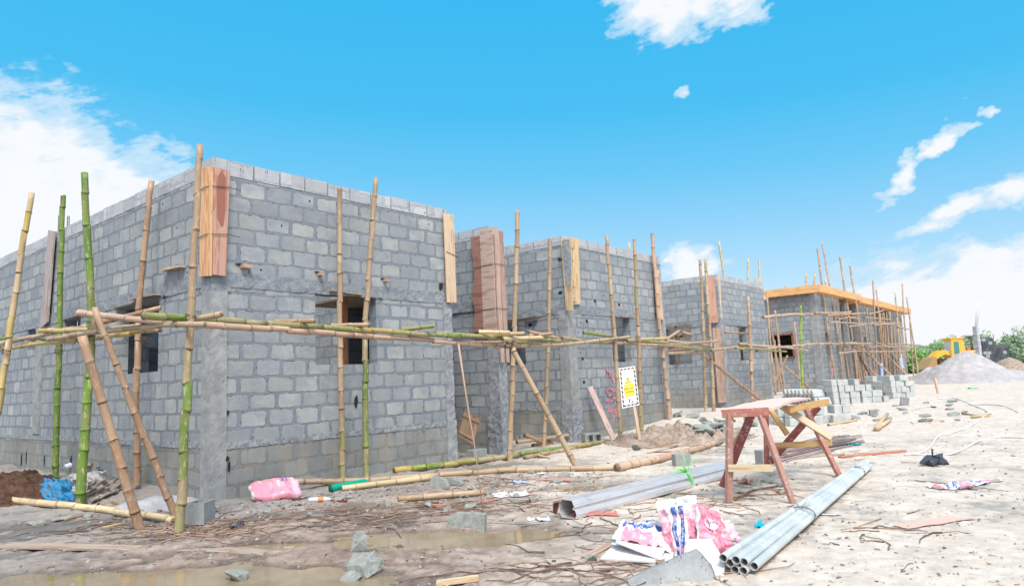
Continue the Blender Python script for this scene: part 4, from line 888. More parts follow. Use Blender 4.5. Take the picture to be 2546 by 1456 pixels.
rail((1560, 846), (1658, 840), -1.0, -1.2, .047, 'yel', 'yellow short rail at the right end of the second house', 76)
rail((1655, 844), (1690, 821), -.8, -.8, .04, 'pinkish', 'short rail sticking up beyond the right end of the second house', 77)
rail((1577, 848), (1757, 870), -.6, .4, .05, 'mix', 'rail bridging the gap between second and middle house, upper of the green ones', 78)
rail((1600, 856), (1756, 866), -.5, .35, .05, 'gy', 'green rail bridging the gap toward the middle house', 79)
rail((1706, 853), (1787, 847), .3, .1, .055, 'tan', 'tan cross piece at the middle house corner pole', 81)
rail((1650, 879), (1750, 873), .2, .4, .055, 'tan', 'lowest tan rail left of the middle house corner', 82)
rail((1652, 871), (1732, 866), .3, .5, .05, 'pinkish', 'tan rail second from the bottom left of the middle house corner', 83)
rail((1655, 846), (1760, 858), .1, .4, .05, 'pinkish', 'pinkish rail sloping toward the middle house corner', 84)
rail((1768, 870), (1880, 856), .4, .4, .055, 'tan', 'tan rail across the front of the middle house', 85)
rail((1837, 854), (2008, 871), .35, .3, .055, 'far', 'rail running from the middle house toward the roofed house', 86)
rail((1830, 865), (1955, 874), .3, .2, .045, 'gy', 'green rail between the middle house and the roofed house', 87)
rail((1803, 826), (1872, 829), .7, .4, .045, 'brown', 'short brown rail crossing the tall window of the middle house', 88)
rail((1697, 826), (1722, 833), 1.2, .9, .07, 'brown', 'short thick log end sticking out left of the middle house corner', 89)
rail((1882, 871), (2130, 852), .3, .3, .06, 'far', 'lower long rail across the roofed house', 90, mids=[(2030, 858)])
rail((1898, 788), (2034, 780), .4, .4, .065, 'far', 'upper rail across the left side of the roofed house', 91)
rail((2026, 778), (2116, 775), .3, .3, .06, 'far', 'upper rail across the front of the roofed house', 92)
rail((2056, 783), (2152, 778), .2, .2, .055, 'far', 'upper rail running on to the second bay of the roofed house', 93)
rail((2070, 783), (2135, 792), .5, .1, .05, 'far', 'sloping rail piece under the upper rails of the roofed house', 94)
rail((2083, 793), (2135, 784), .3, .3, .06, 'far', 'short rail at the upper lift of the second bay', 95)
rail((2096, 868), (2185, 862), .2, .2, .06, 'far', 'lower rail at the second bay of the roofed house', 96)
rail((2120, 860), (2270, 863), .1, .1, .055, 'far', 'lower rail reaching the last scaffold pole on the right', 97)
rail((2100, 853), (2166, 854), 0, 0, .055, 'far', 'rail overlapping the lower rails right of the green pole', 98)
rail((2150, 790), (2215, 794), .2, .2, .055, 'far', 'upper rail at the third bay of the roofed house', 99)
rail((2172, 808), (2234, 803), .1, .1, .06, 'far', 'middle rail at the third bay of the roofed house', 100)
rail((2160, 781), (2198, 771), .3, .3, .05, 'far', 'short upper rail sloping up under the last fascia', 101)
rail((2232, 812), (2265, 819), 0, 0, .05, 'far', 'short rail between the last two scaffold poles', 102)
rail((2160, 875), (2262, 872), .1, .1, .05, 'far', 'rail lying under the lower rails near the last poles', 103)
# uprights and braces at the roofed house
FP = [((1930, 995), (1906, 727), 31.0, 'tall pole at the left end of the roofed house side'), ((1944, 965), (1914, 796), 32.0, 'pole behind the tall left pole of the roofed house'), ((1951, 990), (1927, 771), 31.5, 'pole in front of the wide window of the roofed house'),
      ((1922, 965), (1899, 800), 30.5, 'leaning pole beside the banner'), ((1937, 970), (1925, 845), 31.2, 'short upright behind the banner'),
      ((2061, 940), (2035, 731), 36.0, 'pole on the corner of the roofed house'), ((2077, 940), (2032, 617), 35.5, 'very tall pole at the corner of the roofed house'), ((2096, 940), (2044, 604), 37.5, 'tallest pole of the roofed house, kinked at the lower rail'),
      ((2096, 935), (2083, 738), 39.0, 'pole at the right end of the first bay'), ((2120, 845), (2088, 636), 39.5, 'tall pole rising over the first porch'), ((2156, 948), (2113, 662), 41.0, 'tall pole leaning over the first porch'),
      ((2179, 935), (2170, 694), 45.0, 'tall straight pole at the second bay'), ((2205, 930), (2178, 718), 46.5, 'tall pole behind the second bay'), ((2178, 940), (2154, 765), 44.0, 'pole on the corner of the second bay'),
      ((2239, 890), (2225, 724), 52.0, 'pale tall pole at the third bay'), ((2257, 900), (2243, 705), 53.0, 'second last tall pole on the right'), ((2284, 940), (2254, 737), 53.5, 'last leaning pole on the right of the scaffold'),
      ((2137, 930), (2125, 865), 41.0, 'prop in the first porch doorway, left one'), ((2143, 938), (2128, 868), 41.4, 'prop in the first porch doorway, right one'), ((2131, 935), (2122, 866), 40.8, 'prop in the first porch doorway, middle one'), ((2111, 932), (2100, 870), 40.0, 'thin prop at the left of the first porch doorway'),
      ((2207, 935), (2197, 776), 48.5, 'prop in the second porch, left one'), ((2202, 930), (2193, 778), 48.2, 'prop in the second porch, right one'), ((2195, 935), (2188, 778), 47.8, 'prop beside the second porch door'), ((2225, 935), (2212, 775), 50.0, 'pole at the left edge of the third bay'), ((2230, 925), (2222, 800), 51.0, 'pole before the third bay')]
for i, (b_, t, X_, lb) in enumerate(FP):
    Y_ = .45 if i not in (17, 18, 19, 20, 21, 22, 23) else 1.4
    Bp = Vector((X_, Y_, 0)); v = ray(*b_)
    t_ = (X_-CAM.x)/v.x; Q = CAM+t_*v; Bp = Vector((X_, Q.y if abs(Q.y-Y_) < 1.5 else Y_, gz(X_, Y_, False)))
    hp = UP(Bp, *t); bpix = UP(Bp, *b_); Bp2 = Vector((bpix.x, bpix.y, max(Bp.z-.3, min(bpix.z, .6)) if b_[1] > 920 else bpix.z))
    via = [(2083, 844)] if i == 7 else None
    mb = MB(); bamboo(mb, Bp2, hp, .065, .05, PAL['far' if i not in (14,) else 'cream'], .02, .5, 7, via=[UP(Bp, *v_) for v_ in via] if via else None, seed=200+i)
    tag(mb.obj('bamboo_pole', 'bamboo', loc=Bp2), lb, 'bamboo pole', 'upright bamboo poles at the roofed house')
mb = MB(); Bp = Vector((29.5, -.4, .25)); bamboo(mb, UP(Bp, 1996, 985), UP(Bp, 1991, 759), .065, .05, lambda t, r: r.choice([(.22, .42, .04), (.26, .46, .05)]), .03, .4, 8, via=[UP(Bp, 1990, 860)], seed=300); tag(mb.obj('bamboo_pole', 'bamboo', loc=Bp), 'lone fresh green bamboo pole standing before the roofed house', 'bamboo pole', 'upright bamboo poles at the roofed house')
for i, (a, b_, X_, pl, lb) in enumerate([((2172, 950), (2121, 853), 40, 'dark', 'black-looking brace before the first porch'), ((2216, 933), (2130, 852), 42, 'far', 'long brace slanting right from the first porch'), ((2263, 940), (2183, 862), 48, 'far', 'long brace slanting right before the last bay'), ((2037, 985), (1947, 907), 31, 'brown', 'brown brace behind the block stack at the roofed house side'),
                                       ((1925, 950), (1958, 883), 30.5, 'far', 'brace crossing the poles beside the wide window'), ((2188, 945), (2140, 890), 43, 'far', 'lower brace before the second bay'), ((2250, 930), (2222, 880), 50, 'far', 'short brace at the last bay')]):
    Bp = Vector((X_, .2, .3)); mb = MB(); A_, B_ = UP(Bp, *a), UP(Bp, *b_); bamboo(mb, A_, B_, .06, .05, PAL[pl], .01, .5, 7, seed=330+i); tag(mb.obj('bamboo_brace', 'bamboo', loc=A_), lb, 'bamboo brace', 'slanting braces at the roofed house')
for i, (a, b_, P_, lb) in enumerate([((2004, 716), (2004, 680), (36, 5), 'short pole above the roof left of its corner'), ((2022, 716), (2027, 682), (37, 3), 'short leaning pole above the roof corner'), ((1954, 730), (1953, 707), (36, 9), 'shortest pole tip above the roof, far left'), ((2056, 720), (2051, 694), (39, 3), 'short pole tip right of the roof corner')]):
    mb = MB(); A_, B_ = UP(P_, *a), UP(P_, *b_); bamboo(mb, A_, B_, .06, .055, PAL['cream'], .01, .5, 6, seed=350+i); tag(mb.obj('pole_tip', 'bamboo', loc=A_), lb, 'pole', 'pole tips above the roof')
XP = [((2128, 930), (2110, 770), 41.5, 'upright crossing the first porch left of its doorway'), ((2166, 935), (2150, 800), 43.5, 'upright between the first porch and the second bay'), ((2190, 930), (2184, 775), 47, 'upright at the right end of the second bay'), ((2213, 930), (2203, 772), 49.5, 'upright at the right of the second porch'), ((2234, 915), (2229, 790), 52, 'thin upright near the end of the third bay'), ((2246, 905), (2236, 800), 53, 'thin upright just before the last two poles'), ((2086, 935), (2070, 760), 38, 'upright in the middle of the first bay'), ((2150, 945), (2136, 780), 42.5, 'upright on the left side of the second bay'), ((1990, 960), (1975, 800), 34, 'upright left of the lone green pole'), ((2270, 920), (2262, 800), 54, 'short upright right of the last tall poles')]
for i, (b_, t, X_, lb) in enumerate(XP):
    Bp = Vector((X_, .3 if i != 8 else .6, .3)); A_, B_ = UP(Bp, *b_), UP(Bp, *t); A_.z = min(A_.z, .5); mb = MB(); bamboo(mb, A_, B_, .055, .045, PAL['far'], .03, .5, 6, seed=800+i); tag(mb.obj('bamboo_pole', 'bamboo', loc=A_), lb, 'bamboo pole', 'upright bamboo poles at the roofed house')
XR = [((2060, 800), (2150, 806), 'thin rail below the upper rails of the first bays'), ((2110, 812), (2190, 800), 'rail sloping up across the first porch'), ((2085, 878), (2150, 872), 'second lower rail in front of the first porch'), ((2185, 798), (2240, 816), 'rail sloping down across the third bay'), ((2175, 850), (2235, 868), 'rail sloping down at the lower lift of the second porch'), ((2205, 855), (2290, 858), 'lower rail sticking out past the last pole')]
for i, (a, b_, lb) in enumerate(XR): rail(a, b_, .15, .15, .05, 'far', lb, 820+i)
bl = MB(); Bp = (43.5, -.2); plank(bl, UP(Bp, 2193, 947), UP(Bp, 2191, 902), .16, .08, (-.6, -1, 0), (.35, .48, .8)); tag(bl.obj('blue_post', 'plain', loc=UP(Bp, 2193, 947)), 'short blue and white painted post behind the rearmost block stack', 'post')
bl = MB(); Bp = (52.5, .2); plank(bl, UP(Bp, 2243, 915), UP(Bp, 2238, 880), .3, .06, (-.6, -1, 0), (.5, .6, .85)); tag(bl.obj('notice_board', 'plain', loc=UP(Bp, 2243, 915)), 'small pale blue board tied low at the last bay', 'board')
# ---------------------------------------------------------------- ground clutter
def ground_bamboo(a, b_, r0, r1, pal, label, seed, mids=(), lift=(.0, .0), bend=.01, sides=10, step=.38):
    A = G(*a) if a[0] > -20 else AX(a[0], a[1], 2, .06); B = G(*b_); A.z += r0*.9+lift[0]; B.z += r1*.9+lift[1]; V = []
    for i, m_ in enumerate(mids):
        M_ = G(*m_); M_.z += r0*.9; V.append(M_)
    mb = MB(); bamboo(mb, A, B, r0, r1, PAL[pal], bend, step, sides, via=V, seed=seed)
    return tag(mb.obj('bamboo_pole', 'bamboo', loc=A), label, 'bamboo pole', 'bamboo poles lying on the ground')
ground_bamboo((-50, 1240), (430, 1300), .055, .045, 'cream', 'cream bamboo lying across the left foreground below the tarps', 400, mids=[(250, 1275)])
ground_bamboo((455, 1255), (500, 1262), .045, .04, 'tan', 'short bamboo end lying behind the hollow block at the corner', 401)
ground_bamboo((652, 1228), (1540, 1168), .05, .045, 'tan', 'long tan bamboo lying from the pink sack to the middle of the sand', 402, mids=[(900, 1203), (1250, 1176)], lift=(.14, .0))
ground_bamboo((1535, 1172), (1778, 1108), .075, .06, 'pinkish', 'thick pinkish bamboo lying right of the long tan one', 403, mids=[(1640, 1150)])
ground_bamboo((850, 1220), (1075, 1192), .045, .05, 'cream', 'pale bamboo lying in front of the green pipe', 404)
ground_bamboo((980, 1176), (1492, 1104), .06, .05, 'gy', 'green bamboo lying along the houses up to the hollow block', 405, mids=[(1250, 1145)])
ground_bamboo((1305, 1142), (1505, 1100), .045, .04, 'tan', 'tan bamboo lying in front of the green one near the hollow block', 406)
ground_bamboo((990, 1247), (1205, 1230), .045, .045, 'tan', 'short bamboo lying left of the thin cane', 407)
ground_bamboo((2060, 1058), (2130, 1046), .04, .035, 'cream', 'thin pale bamboo lying behind the red trestle', 408, mids=[])
def lying_plank(a, b_, wd, th, col, label, name='plank', mat='wood', lift=0, grp=None, tilt=(0, 0, 1), dz=(0, 0)):
    A, B = G(*a), G(*b_); A.z += th/2+lift+dz[0]; B.z += th/2+lift+dz[1]
    mb = MB(); plank(mb, A, B, wd, th, tilt, col); return tag(mb.obj(name, mat, loc=A, bevel=.003), label, 'plank', grp)
lying_plank((15, 1357), (620, 1372), .19, .03, (.37, .30, .24), 'long muddy plank lying level in the left foreground', dz=(-.005, -.005))
lying_plank((585, 1372), (1000, 1408), .20, .03, (.34, .27, .21), 'second muddy plank end running right from the first, half sunk', dz=(.0, -.03))
lying_plank((262, 1312), (300, 1303), .07, .02, (.48, .38, .2), 'small yellowish board scrap under the crossed props')
lying_plank((335, 1290), (352, 1262), .10, .03, (.50, .42, .33), 'small board scrap by the foot of the brown prop', dz=(0, .05))
lying_plank((1980, 1142), (2100, 1130), .04, .03, (.35, .27, .2), 'thin dark slat lying behind the trestle')
lying_plank((2088, 1138), (2250, 1122), .09, .03, (.50, .20, .13), 'reddish plank lying right of the trestle')
lying_plank((1312, 1128), (1372, 1140), .08, .03, (.55, .42, .28), 'pale plank lying between the green bamboo and the brace')
lying_plank((1612, 1128), (1690, 1110), .08, .02, (.38, .24, .14), 'thin brown lath on top of the thick pinkish bamboo', lift=.10)
lying_plank((1660, 1062), (1715, 1086), .07, .04, (.50, .36, .23), 'lath lying on the red soil heap', lift=.12)
lying_plank((1085, 1454), (1190, 1440), .10, .03, (.56, .44, .28), 'yellowish plank end at the bottom edge of the picture')
lying_plank((905, 1238), (1010, 1243), .03, .02, (.58, .48, .33), 'thin pale lath left of the thin cane') if False else None
lying_plank((860, 1245), (700, 1240), .07, .025, (.16, .05, .04), 'dark red-brown slat lying under the pink sack')
rk = random.Random(77)
for i in range(22):
    px, py = rk.uniform(1610, 1840), rk.uniform(1062, 1118); L_ = rk.uniform(14, 44); c_ = rk.choice([(.46, .34, .24), (.36, .26, .18), (.52, .43, .33), (.30, .24, .2)])
    o = lying_plank((px, py), (px+L_, py-rk.uniform(-6, 12)), rk.uniform(.04, .09), .02, c_, 'broken wood scrap strewn over the rubble between the second house and the trestle', 'wood_scrap', lift=rk.uniform(0, .06)); o['category'] = 'wood scrap'; o['group'] = 'wood scraps in the rubble'
for i in range(16):
    px, py = rk.uniform(900, 1500), rk.uniform(1140, 1260); L_ = rk.uniform(12, 36); c_ = rk.choice([(.46, .34, .24), (.36, .26, .18), (.52, .43, .33), (.4, .2, .15)])
    o = lying_plank((px, py), (px+L_, py-rk.uniform(-5, 7)), rk.uniform(.025, .06), .012, c_, 'small wood splinter lying on the muddy ground in front of the houses', 'wood_scrap'); o['category'] = 'wood scrap'; o['group'] = 'wood splinters along the house front'
# leaning pink-washed plank
mb = MB(); A = G(1527, 1094); B = UP(A, 1487, 960)+Vector((0, .25, 0)); plank(mb, A, B, .16, .03, (-.4, -1, .2), (.62, .46, .42)); tag(mb.obj('plank', 'wood', loc=A, bevel=.003), 'pinkish plank leaning on the second house left of the sign', 'plank')
# wooden hatch panel leaning in the recess
hp_ = thing('ledged_hatch', 'brown ledged board panel leaning at a slant beside the free pillar', 'panel', G(1165, 1128))
B0 = (5.75, -.12); pts = [UP(B0, x, y) for x, y in ((1139, 1082), (1176, 1104), (1195, 1040), (1153, 1022))]
n_ = (pts[1]-pts[0]).cross(pts[3]-pts[0]).normalized(); n_ = n_ if n_.dot(CAM-pts[0]) > 0 else -n_
for k in range(3):
    mb = MB(); a_, b_ = k/3+.01, (k+1)/3-.01; L = lambda p, q, t: p.lerp(q, t); slab(mb, [L(pts[0], pts[1], a_), L(pts[0], pts[1], b_), L(pts[3], pts[2], b_), L(pts[3], pts[2], a_)], n_, .025, [(.30, .20, .13), (.27, .19, .13), (.32, .21, .14)][k]); mb.obj('board', 'wood', hp_)
for t_ in (.18, .86):
    mb = MB(); slab(mb, [pts[0].lerp(pts[3], t_-.05)+n_*.026, pts[1].lerp(pts[2], t_-.05)+n_*.026, pts[1].lerp(pts[2], t_+.05)+n_*.026, pts[0].lerp(pts[3], t_+.05)+n_*.026], n_, .022, (.34, .23, .15)); mb.obj('ledge', 'wood', hp_)
mb = MB(); box(mb, (5.55, -.12, -.02), (5.95, .1, .20)); tag(mb.obj('concrete_block', 'loose_block', loc=(5.6, -.1, 0), bevel=.008), 'grey block lying under the brown panel in the recess', 'block')
# hollow blocks
def hollow_block(c, yaw_, label, L=.45, Wd=.225, Hh=.225, ncav=2, up_axis='z', grp=None, roll=0, mat='loose_block'):
    mb = MB(); e = .035; cw = (L-e*(ncav+1))/ncav
    holes = [(-L/2+e+i*(cw+e), -L/2+e+i*(cw+e)+cw, -Wd/2+e, Wd/2-e) for i in range(ncav)]
    wall(mb, 0, -Hh/2, Hh/2, -L/2, L/2, -Wd/2, Wd/2, holes)     # cavities run along local Y
    M = Matrix.Translation(Vector(c)) @ Matrix.Rotation(yaw_, 4, 'Z') @ (Matrix.Rotation(R(90), 4, 'X') if up_axis == 'z' else Matrix.Identity(4)) @ Matrix.Rotation(roll, 4, 'Y')
    mb.v = [tuple(M @ Vector(v)) for v in mb.v]; o = mb.obj('hollow_block', mat, loc=c)
    return tag(o, label, 'hollow block', grp)
p = G(505, 1300); hollow_block(p+Vector((0, .08, .13)), R(38), 'broken hollow block standing by the foot of the nearest house corner', L=.30, Wd=.24, Hh=.26, ncav=1)
p = G(1472, 1100); hollow_block(p+Vector((0, 0, .12)), R(-30), 'hollow block lying on its side near the second house corner', up_axis='y')
def solid_block(px, py, yaw_, sz, label, dz=0, tilt=0, name='concrete_block', grp=None, mat='loose_block', off=(0, 0)):
    c = G(px, py); h = sz[2]/2; M = Matrix.Rotation(R(yaw_), 3, 'Z') @ Matrix.Rotation(R(tilt), 3, 'X')
    mb = MB(); obox(mb, c+Vector((off[0], off[1], h+dz-.01)), M @ Vector((sz[0]/2, 0, 0)), M @ Vector((0, sz[1]/2, 0)), M @ Vector((0, 0, h))); return tag(mb.obj(name, mat, loc=c, bevel=.01, seg=2), label, 'block', grp)
solid_block(1695, 1156, -35, (.30, .15, .21), 'single solid block standing on the sand beyond the steel channel')
solid_block(1908, 1156, -30, (.33, .2, .27), 'grey block seen through the trestle legs')
# crumpled sheets and sacks
def sheet(P00, P10, P11, P01, nu, nv, amp, seed, fold=3, puff=0, mb=None, col=(.5, .5, .5), uvs=None, ground_clip=True, thick=.01, freq=4.0):
    P00, P10, P11, P01 = map(Vector, (P00, P10, P11, P01)); n = (P10-P00).cross(P01-P00).normalized()
    if n.dot(CAM-P00) < 0: n = -n
    def S(u, v, off=0):
        p = P00.lerp(P10, u).lerp(P01.lerp(P11, u), v)
        q = Vector((u*fold+seed*3.1, v*fold*.8, seed)); r_ = abs(noise.noise(q*1.3))*2-.35 + .55*abs(noise.noise(q*3.1))*2-.2 + .08*noise.noise(q*6)
        ed = Vector((noise.noise((u*4, v*4, seed+9)), noise.noise((u*4, v*4, seed+5)), 0))*amp*.7
        e = puff*(max(0, min(1, min(u, 1-u, v, 1-v)*5)))**.5
        p = p + n*(r_*amp+e+off) + ed
        if ground_clip: p.z = max(p.z, gz(p.x, p.y, False)+.012+off*.2)
        return p
    mb = mb or MB()
    for side, off in ((0, 0), (1, -thick)):
        vs, fs, uv = [], [], []
        for j in range(nv+1):
            for i in range(nu+1):
                vs.append(S(i/nu, j/nv, off) if side == 0 else S(i/nu, j/nv, 0)-n*(thick+puff*1.2*(max(0, min(1, min(i/nu, 1-i/nu, j/nv, 1-j/nv)*5)))**.5))
        for j in range(nv):
            for i in range(nu):
                f = (j*(nu+1)+i, j*(nu+1)+i+1, (j+1)*(nu+1)+i+1, (j+1)*(nu+1)+i); fs.append(f if side == 0 else f[::-1])
                q = [((k % (nu+1))/nu, (k//(nu+1))/nv) for k in fs[-1]]; uv.append([uvs(*t) for t in q] if uvs else q)
        mb.add(vs, fs, uv, col, True)
    return mb, S, n
def text_mesh(txt, size=1.0):
    cu = bpy.data.curves.new('t', 'FONT'); cu.body = txt; cu.size = size; cu.align_x = 'CENTER'; cu.align_y = 'CENTER'; cu.resolution_u = 3
    o = bpy.data.objects.new('t', cu); COL.objects.link(o); dg = bpy.context.evaluated_depsgraph_get(); dg.update()
    me = bpy.data.meshes.new_from_object(o.evaluated_get(dg)); vs = [v.co.copy() for v in me.vertices]; fs = [tuple(p.vertices) for p in me.polygons]
    bpy.data.objects.remove(o); bpy.data.curves.remove(cu); bpy.data.meshes.remove(me); return vs, fs
def text_on(S, n, txt, u0, v0, su, sv, col, par, off=.012, rot=0, name='lettering'):
    vs, fs = text_mesh(txt); c, s = math.cos(rot), math.sin(rot); mb = MB()
    mb.add([S(u0+(v.x*c-v.y*s)*su, v0+(v.x*s+v.y*c)*sv, 0)+n*off for v in vs], fs, None, col); return mb.obj(name, 'plain', par)
# sack against the first house
sk = thing('cement_sack', 'pink and white printed cement sack lying full against the nearest house wall', 'sack', G(690, 1240))
cS = (G(640, 1243)+G(738, 1228))/2+Vector((0, .04, .125)); bx_ = (G(742, 1226)-G(632, 1242)).normalized(); by_ = Vector((-bx_.y, bx_.x, .75)).normalized(); bz_ = bx_.cross(by_)
def bagS(u, v, off=0):
    th, ph_ = (u-.5)*math.pi*2, (v-.5)*math.pi; sp = lambda t, e: math.copysign(abs(t)**e, t)
    x, y, z = sp(math.cos(ph_), .55)*sp(math.cos(th), .45), sp(math.cos(ph_), .55)*sp(math.sin(th), .45), sp(math.sin(ph_), .8)
    p = cS+bx_*x*(.36+off)*(1+.10*noise.noise((y*2, z*2, 4)))+by_*y*(.21+off)+bz_*z*(.085+off)*(1+.35*noise.noise((x*1.6, y*1.6, 3))); r_ = abs(noise.noise(p*6))*2-.5; return p+bz_*r_*.03+noise.noise_vector(p*5)*.03+noise.noise_vector(p*15)*.012, (x*.5+.5, y*.5+.5)
mb = MB(); vs, fs, uv, pu = [], [], [], []
for j in range(25):
    for i in range(48): p_, q_ = bagS(i/48, j/24); vs.append(p_); pu.append((.02+q_[1]*.30+(.12 if q_[1] < .18 else 0), .1+q_[0]*.62))
for j in range(24):
    for i in range(48): f = (j*48+i, j*48+(i+1) % 48, (j+1)*48+(i+1) % 48, (j+1)*48+i); fs.append(f); uv.append([pu[k] for k in f])
mb.add(vs, fs, uv, (.5, .5, .5), True); mb.obj('bag', 'sack', sk)
vs, fs = text_mesh('3X'); mb = MB(); mb.add([cS-bx_*0+bx_*(-.12+v.x*.11)*-1+by_*(.1-v.y*.11)*1+bz_*(.125) for v in vs], fs, None, (.05, .08, .35)); mb.obj('lettering', 'plain', sk)
# the sack heap in the right foreground: three emptied sacks
def up_from(px, py, gx, gy, lean=0): P = UP(G(gx, gy), px, py); return P
sA = thing('empty_cement_sack', 'crumpled pink and white empty sack lying folded under the white tiles', 'sack', G(1600, 1385))
g0 = G(1530, 1380); mb, S, n = sheet(UP(g0, 1522, 1335), UP(G(1655, 1388), 1668, 1372), UP(G(1650, 1360), 1650, 1300), UP(G(1560, 1355), 1545, 1298), 34, 22, .035, 11, fold=4, puff=.03, thick=.05, uvs=lambda u, v: (.1+v*.5, u*.9)); mb.obj('bag', 'sack', sA)
sB = thing('empty_cement_sack', 'empty sack with two blue printed bands standing in the middle of the sack heap', 'sack', G(1690, 1395))
gB = G(1690, 1385); mb, S, n = sheet(UP(gB, 1662, 1388), UP(gB, 1728, 1396), UP(G(1700, 1372), 1732, 1228), UP(G(1690, 1372), 1630, 1248), 34, 44, .040, 21, fold=5, puff=.02, thick=.03, uvs=lambda u, v: (u*.8+.12, v)); mb.obj('bag', 'sack', sB)
sC = thing('empty_cement_sack', 'empty sack printed 3X in blue on pink at the right of the sack heap', 'sack', G(1790, 1385))
gC = G(1775, 1392); mb, S, n = sheet(UP(gC, 1738, 1385), UP(G(1815, 1385), 1826, 1372), UP(G(1800, 1378), 1792, 1275), UP(G(1745, 1375), 1728, 1250), 34, 34, .036, 33, fold=5, puff=.02, thick=.03, uvs=lambda u, v: (.70+u*.26, .16+v*.45)); mb.obj('bag', 'sack', sC)
plate = MB(); vs = [S(.50+.22*math.cos(t), .62+.13*math.sin(t), 0)+n*.008 for t in [k/20*6.283 for k in range(20)]]; plate.add(vs, [tuple(range(20))], None, (.80, .55, .62)); plate.obj('print_oval', 'plain', sC)
text_on(S, n, '3X', .50, .62, -.24, -.20, (.05, .09, .36), sC, .014)
mb, S, n = sheet(UP(G(1800, 1370), 1795, 1330), UP(G(1840, 1360), 1838, 1350), UP(G(1838, 1350), 1822, 1300), UP(G(1800, 1355), 1788, 1290), 18, 16, .03, 41, fold=3, puff=.02, uvs=lambda u, v: (.02+u*.3, .62+v*.3)); tag(mb.obj('empty_cement_sack', 'sack', loc=G(1820, 1360)), 'white torn sack end lying at the right of the sack heap against the pipes', 'sack')
# white tiles and the shard in front
def px_poly_ground(name, pts, th, mat, label, cat, bases=None, col=(.7, .69, .7), parent=None):
    P = [UP(G(*bases[i]), *pts[i]) if bases else G(*pts[i]) for i in range(len(pts))]; n = (P[1]-P[0]).cross(P[2]-P[0]).normalized()
    if n.dot(CAM-P[0]) < 0: n = -n
    mb = MB(); slab(mb, [p_-n*th for p_ in P], n, th, col); return tag(mb.obj(name, mat, loc=P[0], bevel=.002), label, cat)
px_poly_ground('floor_tile', [(1703, 1425), (1799, 1430), (1803, 1395), (1768, 1338), (1707, 1338)], .009, 'tile', 'broken white grid-patterned tile standing upright in front of the sacks', 'tile', bases=[(1703, 1425), (1800, 1430), (1800, 1418), (1775, 1405), (1715, 1400)])
px_poly_ground('ceiling_board', [(1492, 1386), (1672, 1396), (1674, 1374), (1650, 1362), (1525, 1352)], .02, 'plastic', 'long white board piece lying flat under the others in the sack heap', 'board', bases=[(1492, 1392), (1672, 1402), (1674, 1388), (1650, 1380), (1525, 1372)], col=(.66, .65, .66))
px_poly_ground('ceiling_board', [(1530, 1345), (1640, 1388), (1660, 1352), (1553, 1320)], .016, 'plastic', 'white board tilted across the pink folded sack', 'board', bases=[(1530, 1385), (1640, 1398), (1668, 1385), (1565, 1368)], col=(.74, .74, .75))
lying_plank((1440, 1400), (1532, 1362), .05, .02, (.42, .36, .31), 'grey-brown split lath sticking out left of the white boards')
lying_plank((1455, 1392), (1520, 1358), .09, .015, (.45, .34, .26), 'brown board scrap beside the left end of the white boards', lift=.02)
# curved grey shard at bottom edge (piece of a broken basin)
mb = MB(); gS = G(1670, 1440); vs, fs = [], []; nU, nV = 20, 10
cA, cB = UP(gS, 1585, 1450), UP(gS, 1752, 1400)
for j in range(nV+1):
    for i in range(nU+1):
        u, v = i/nU, j/nV; topc = .03+.26*min(1, u/.86)**.75*(1 if u < .86 else max(.35, 1-(u-.86)*3.5)); base_ = gS+RV.to_3d()*((u-.55)*.74)+FV.to_3d()*(-.10)
        bul = .08*math.sin(v*math.pi); p_ = base_+FV.to_3d()*(.16*v-bul*.5)+Vector((0, 0, -.08+topc*v*1.0)); vs.append(p_+noise.noise_vector(p_*9)*.006)
for j in range(nV):
    for i in range(nU): fs.append((j*(nU+1)+i, j*(nU+1)+i+1, (j+1)*(nU+1)+i+1, (j+1)*(nU+1)+i))
mb.add(vs, fs, None, (.36, .35, .32), True); o = mb.obj('basin_shard', 'column_conc', loc=gS); so_ = o.modifiers.new('s', 'SOLIDIFY'); so_.thickness = .02; tag(o, 'curved grey piece of a broken basin at the bottom edge below the white tile', 'shard')
px_poly_ground('tile_scrap', [(1760, 1440), (1790, 1446), (1800, 1436), (1765, 1432)], .01, 'plastic', 'small white scrap at the bottom edge right of the basin shard', 'scrap')

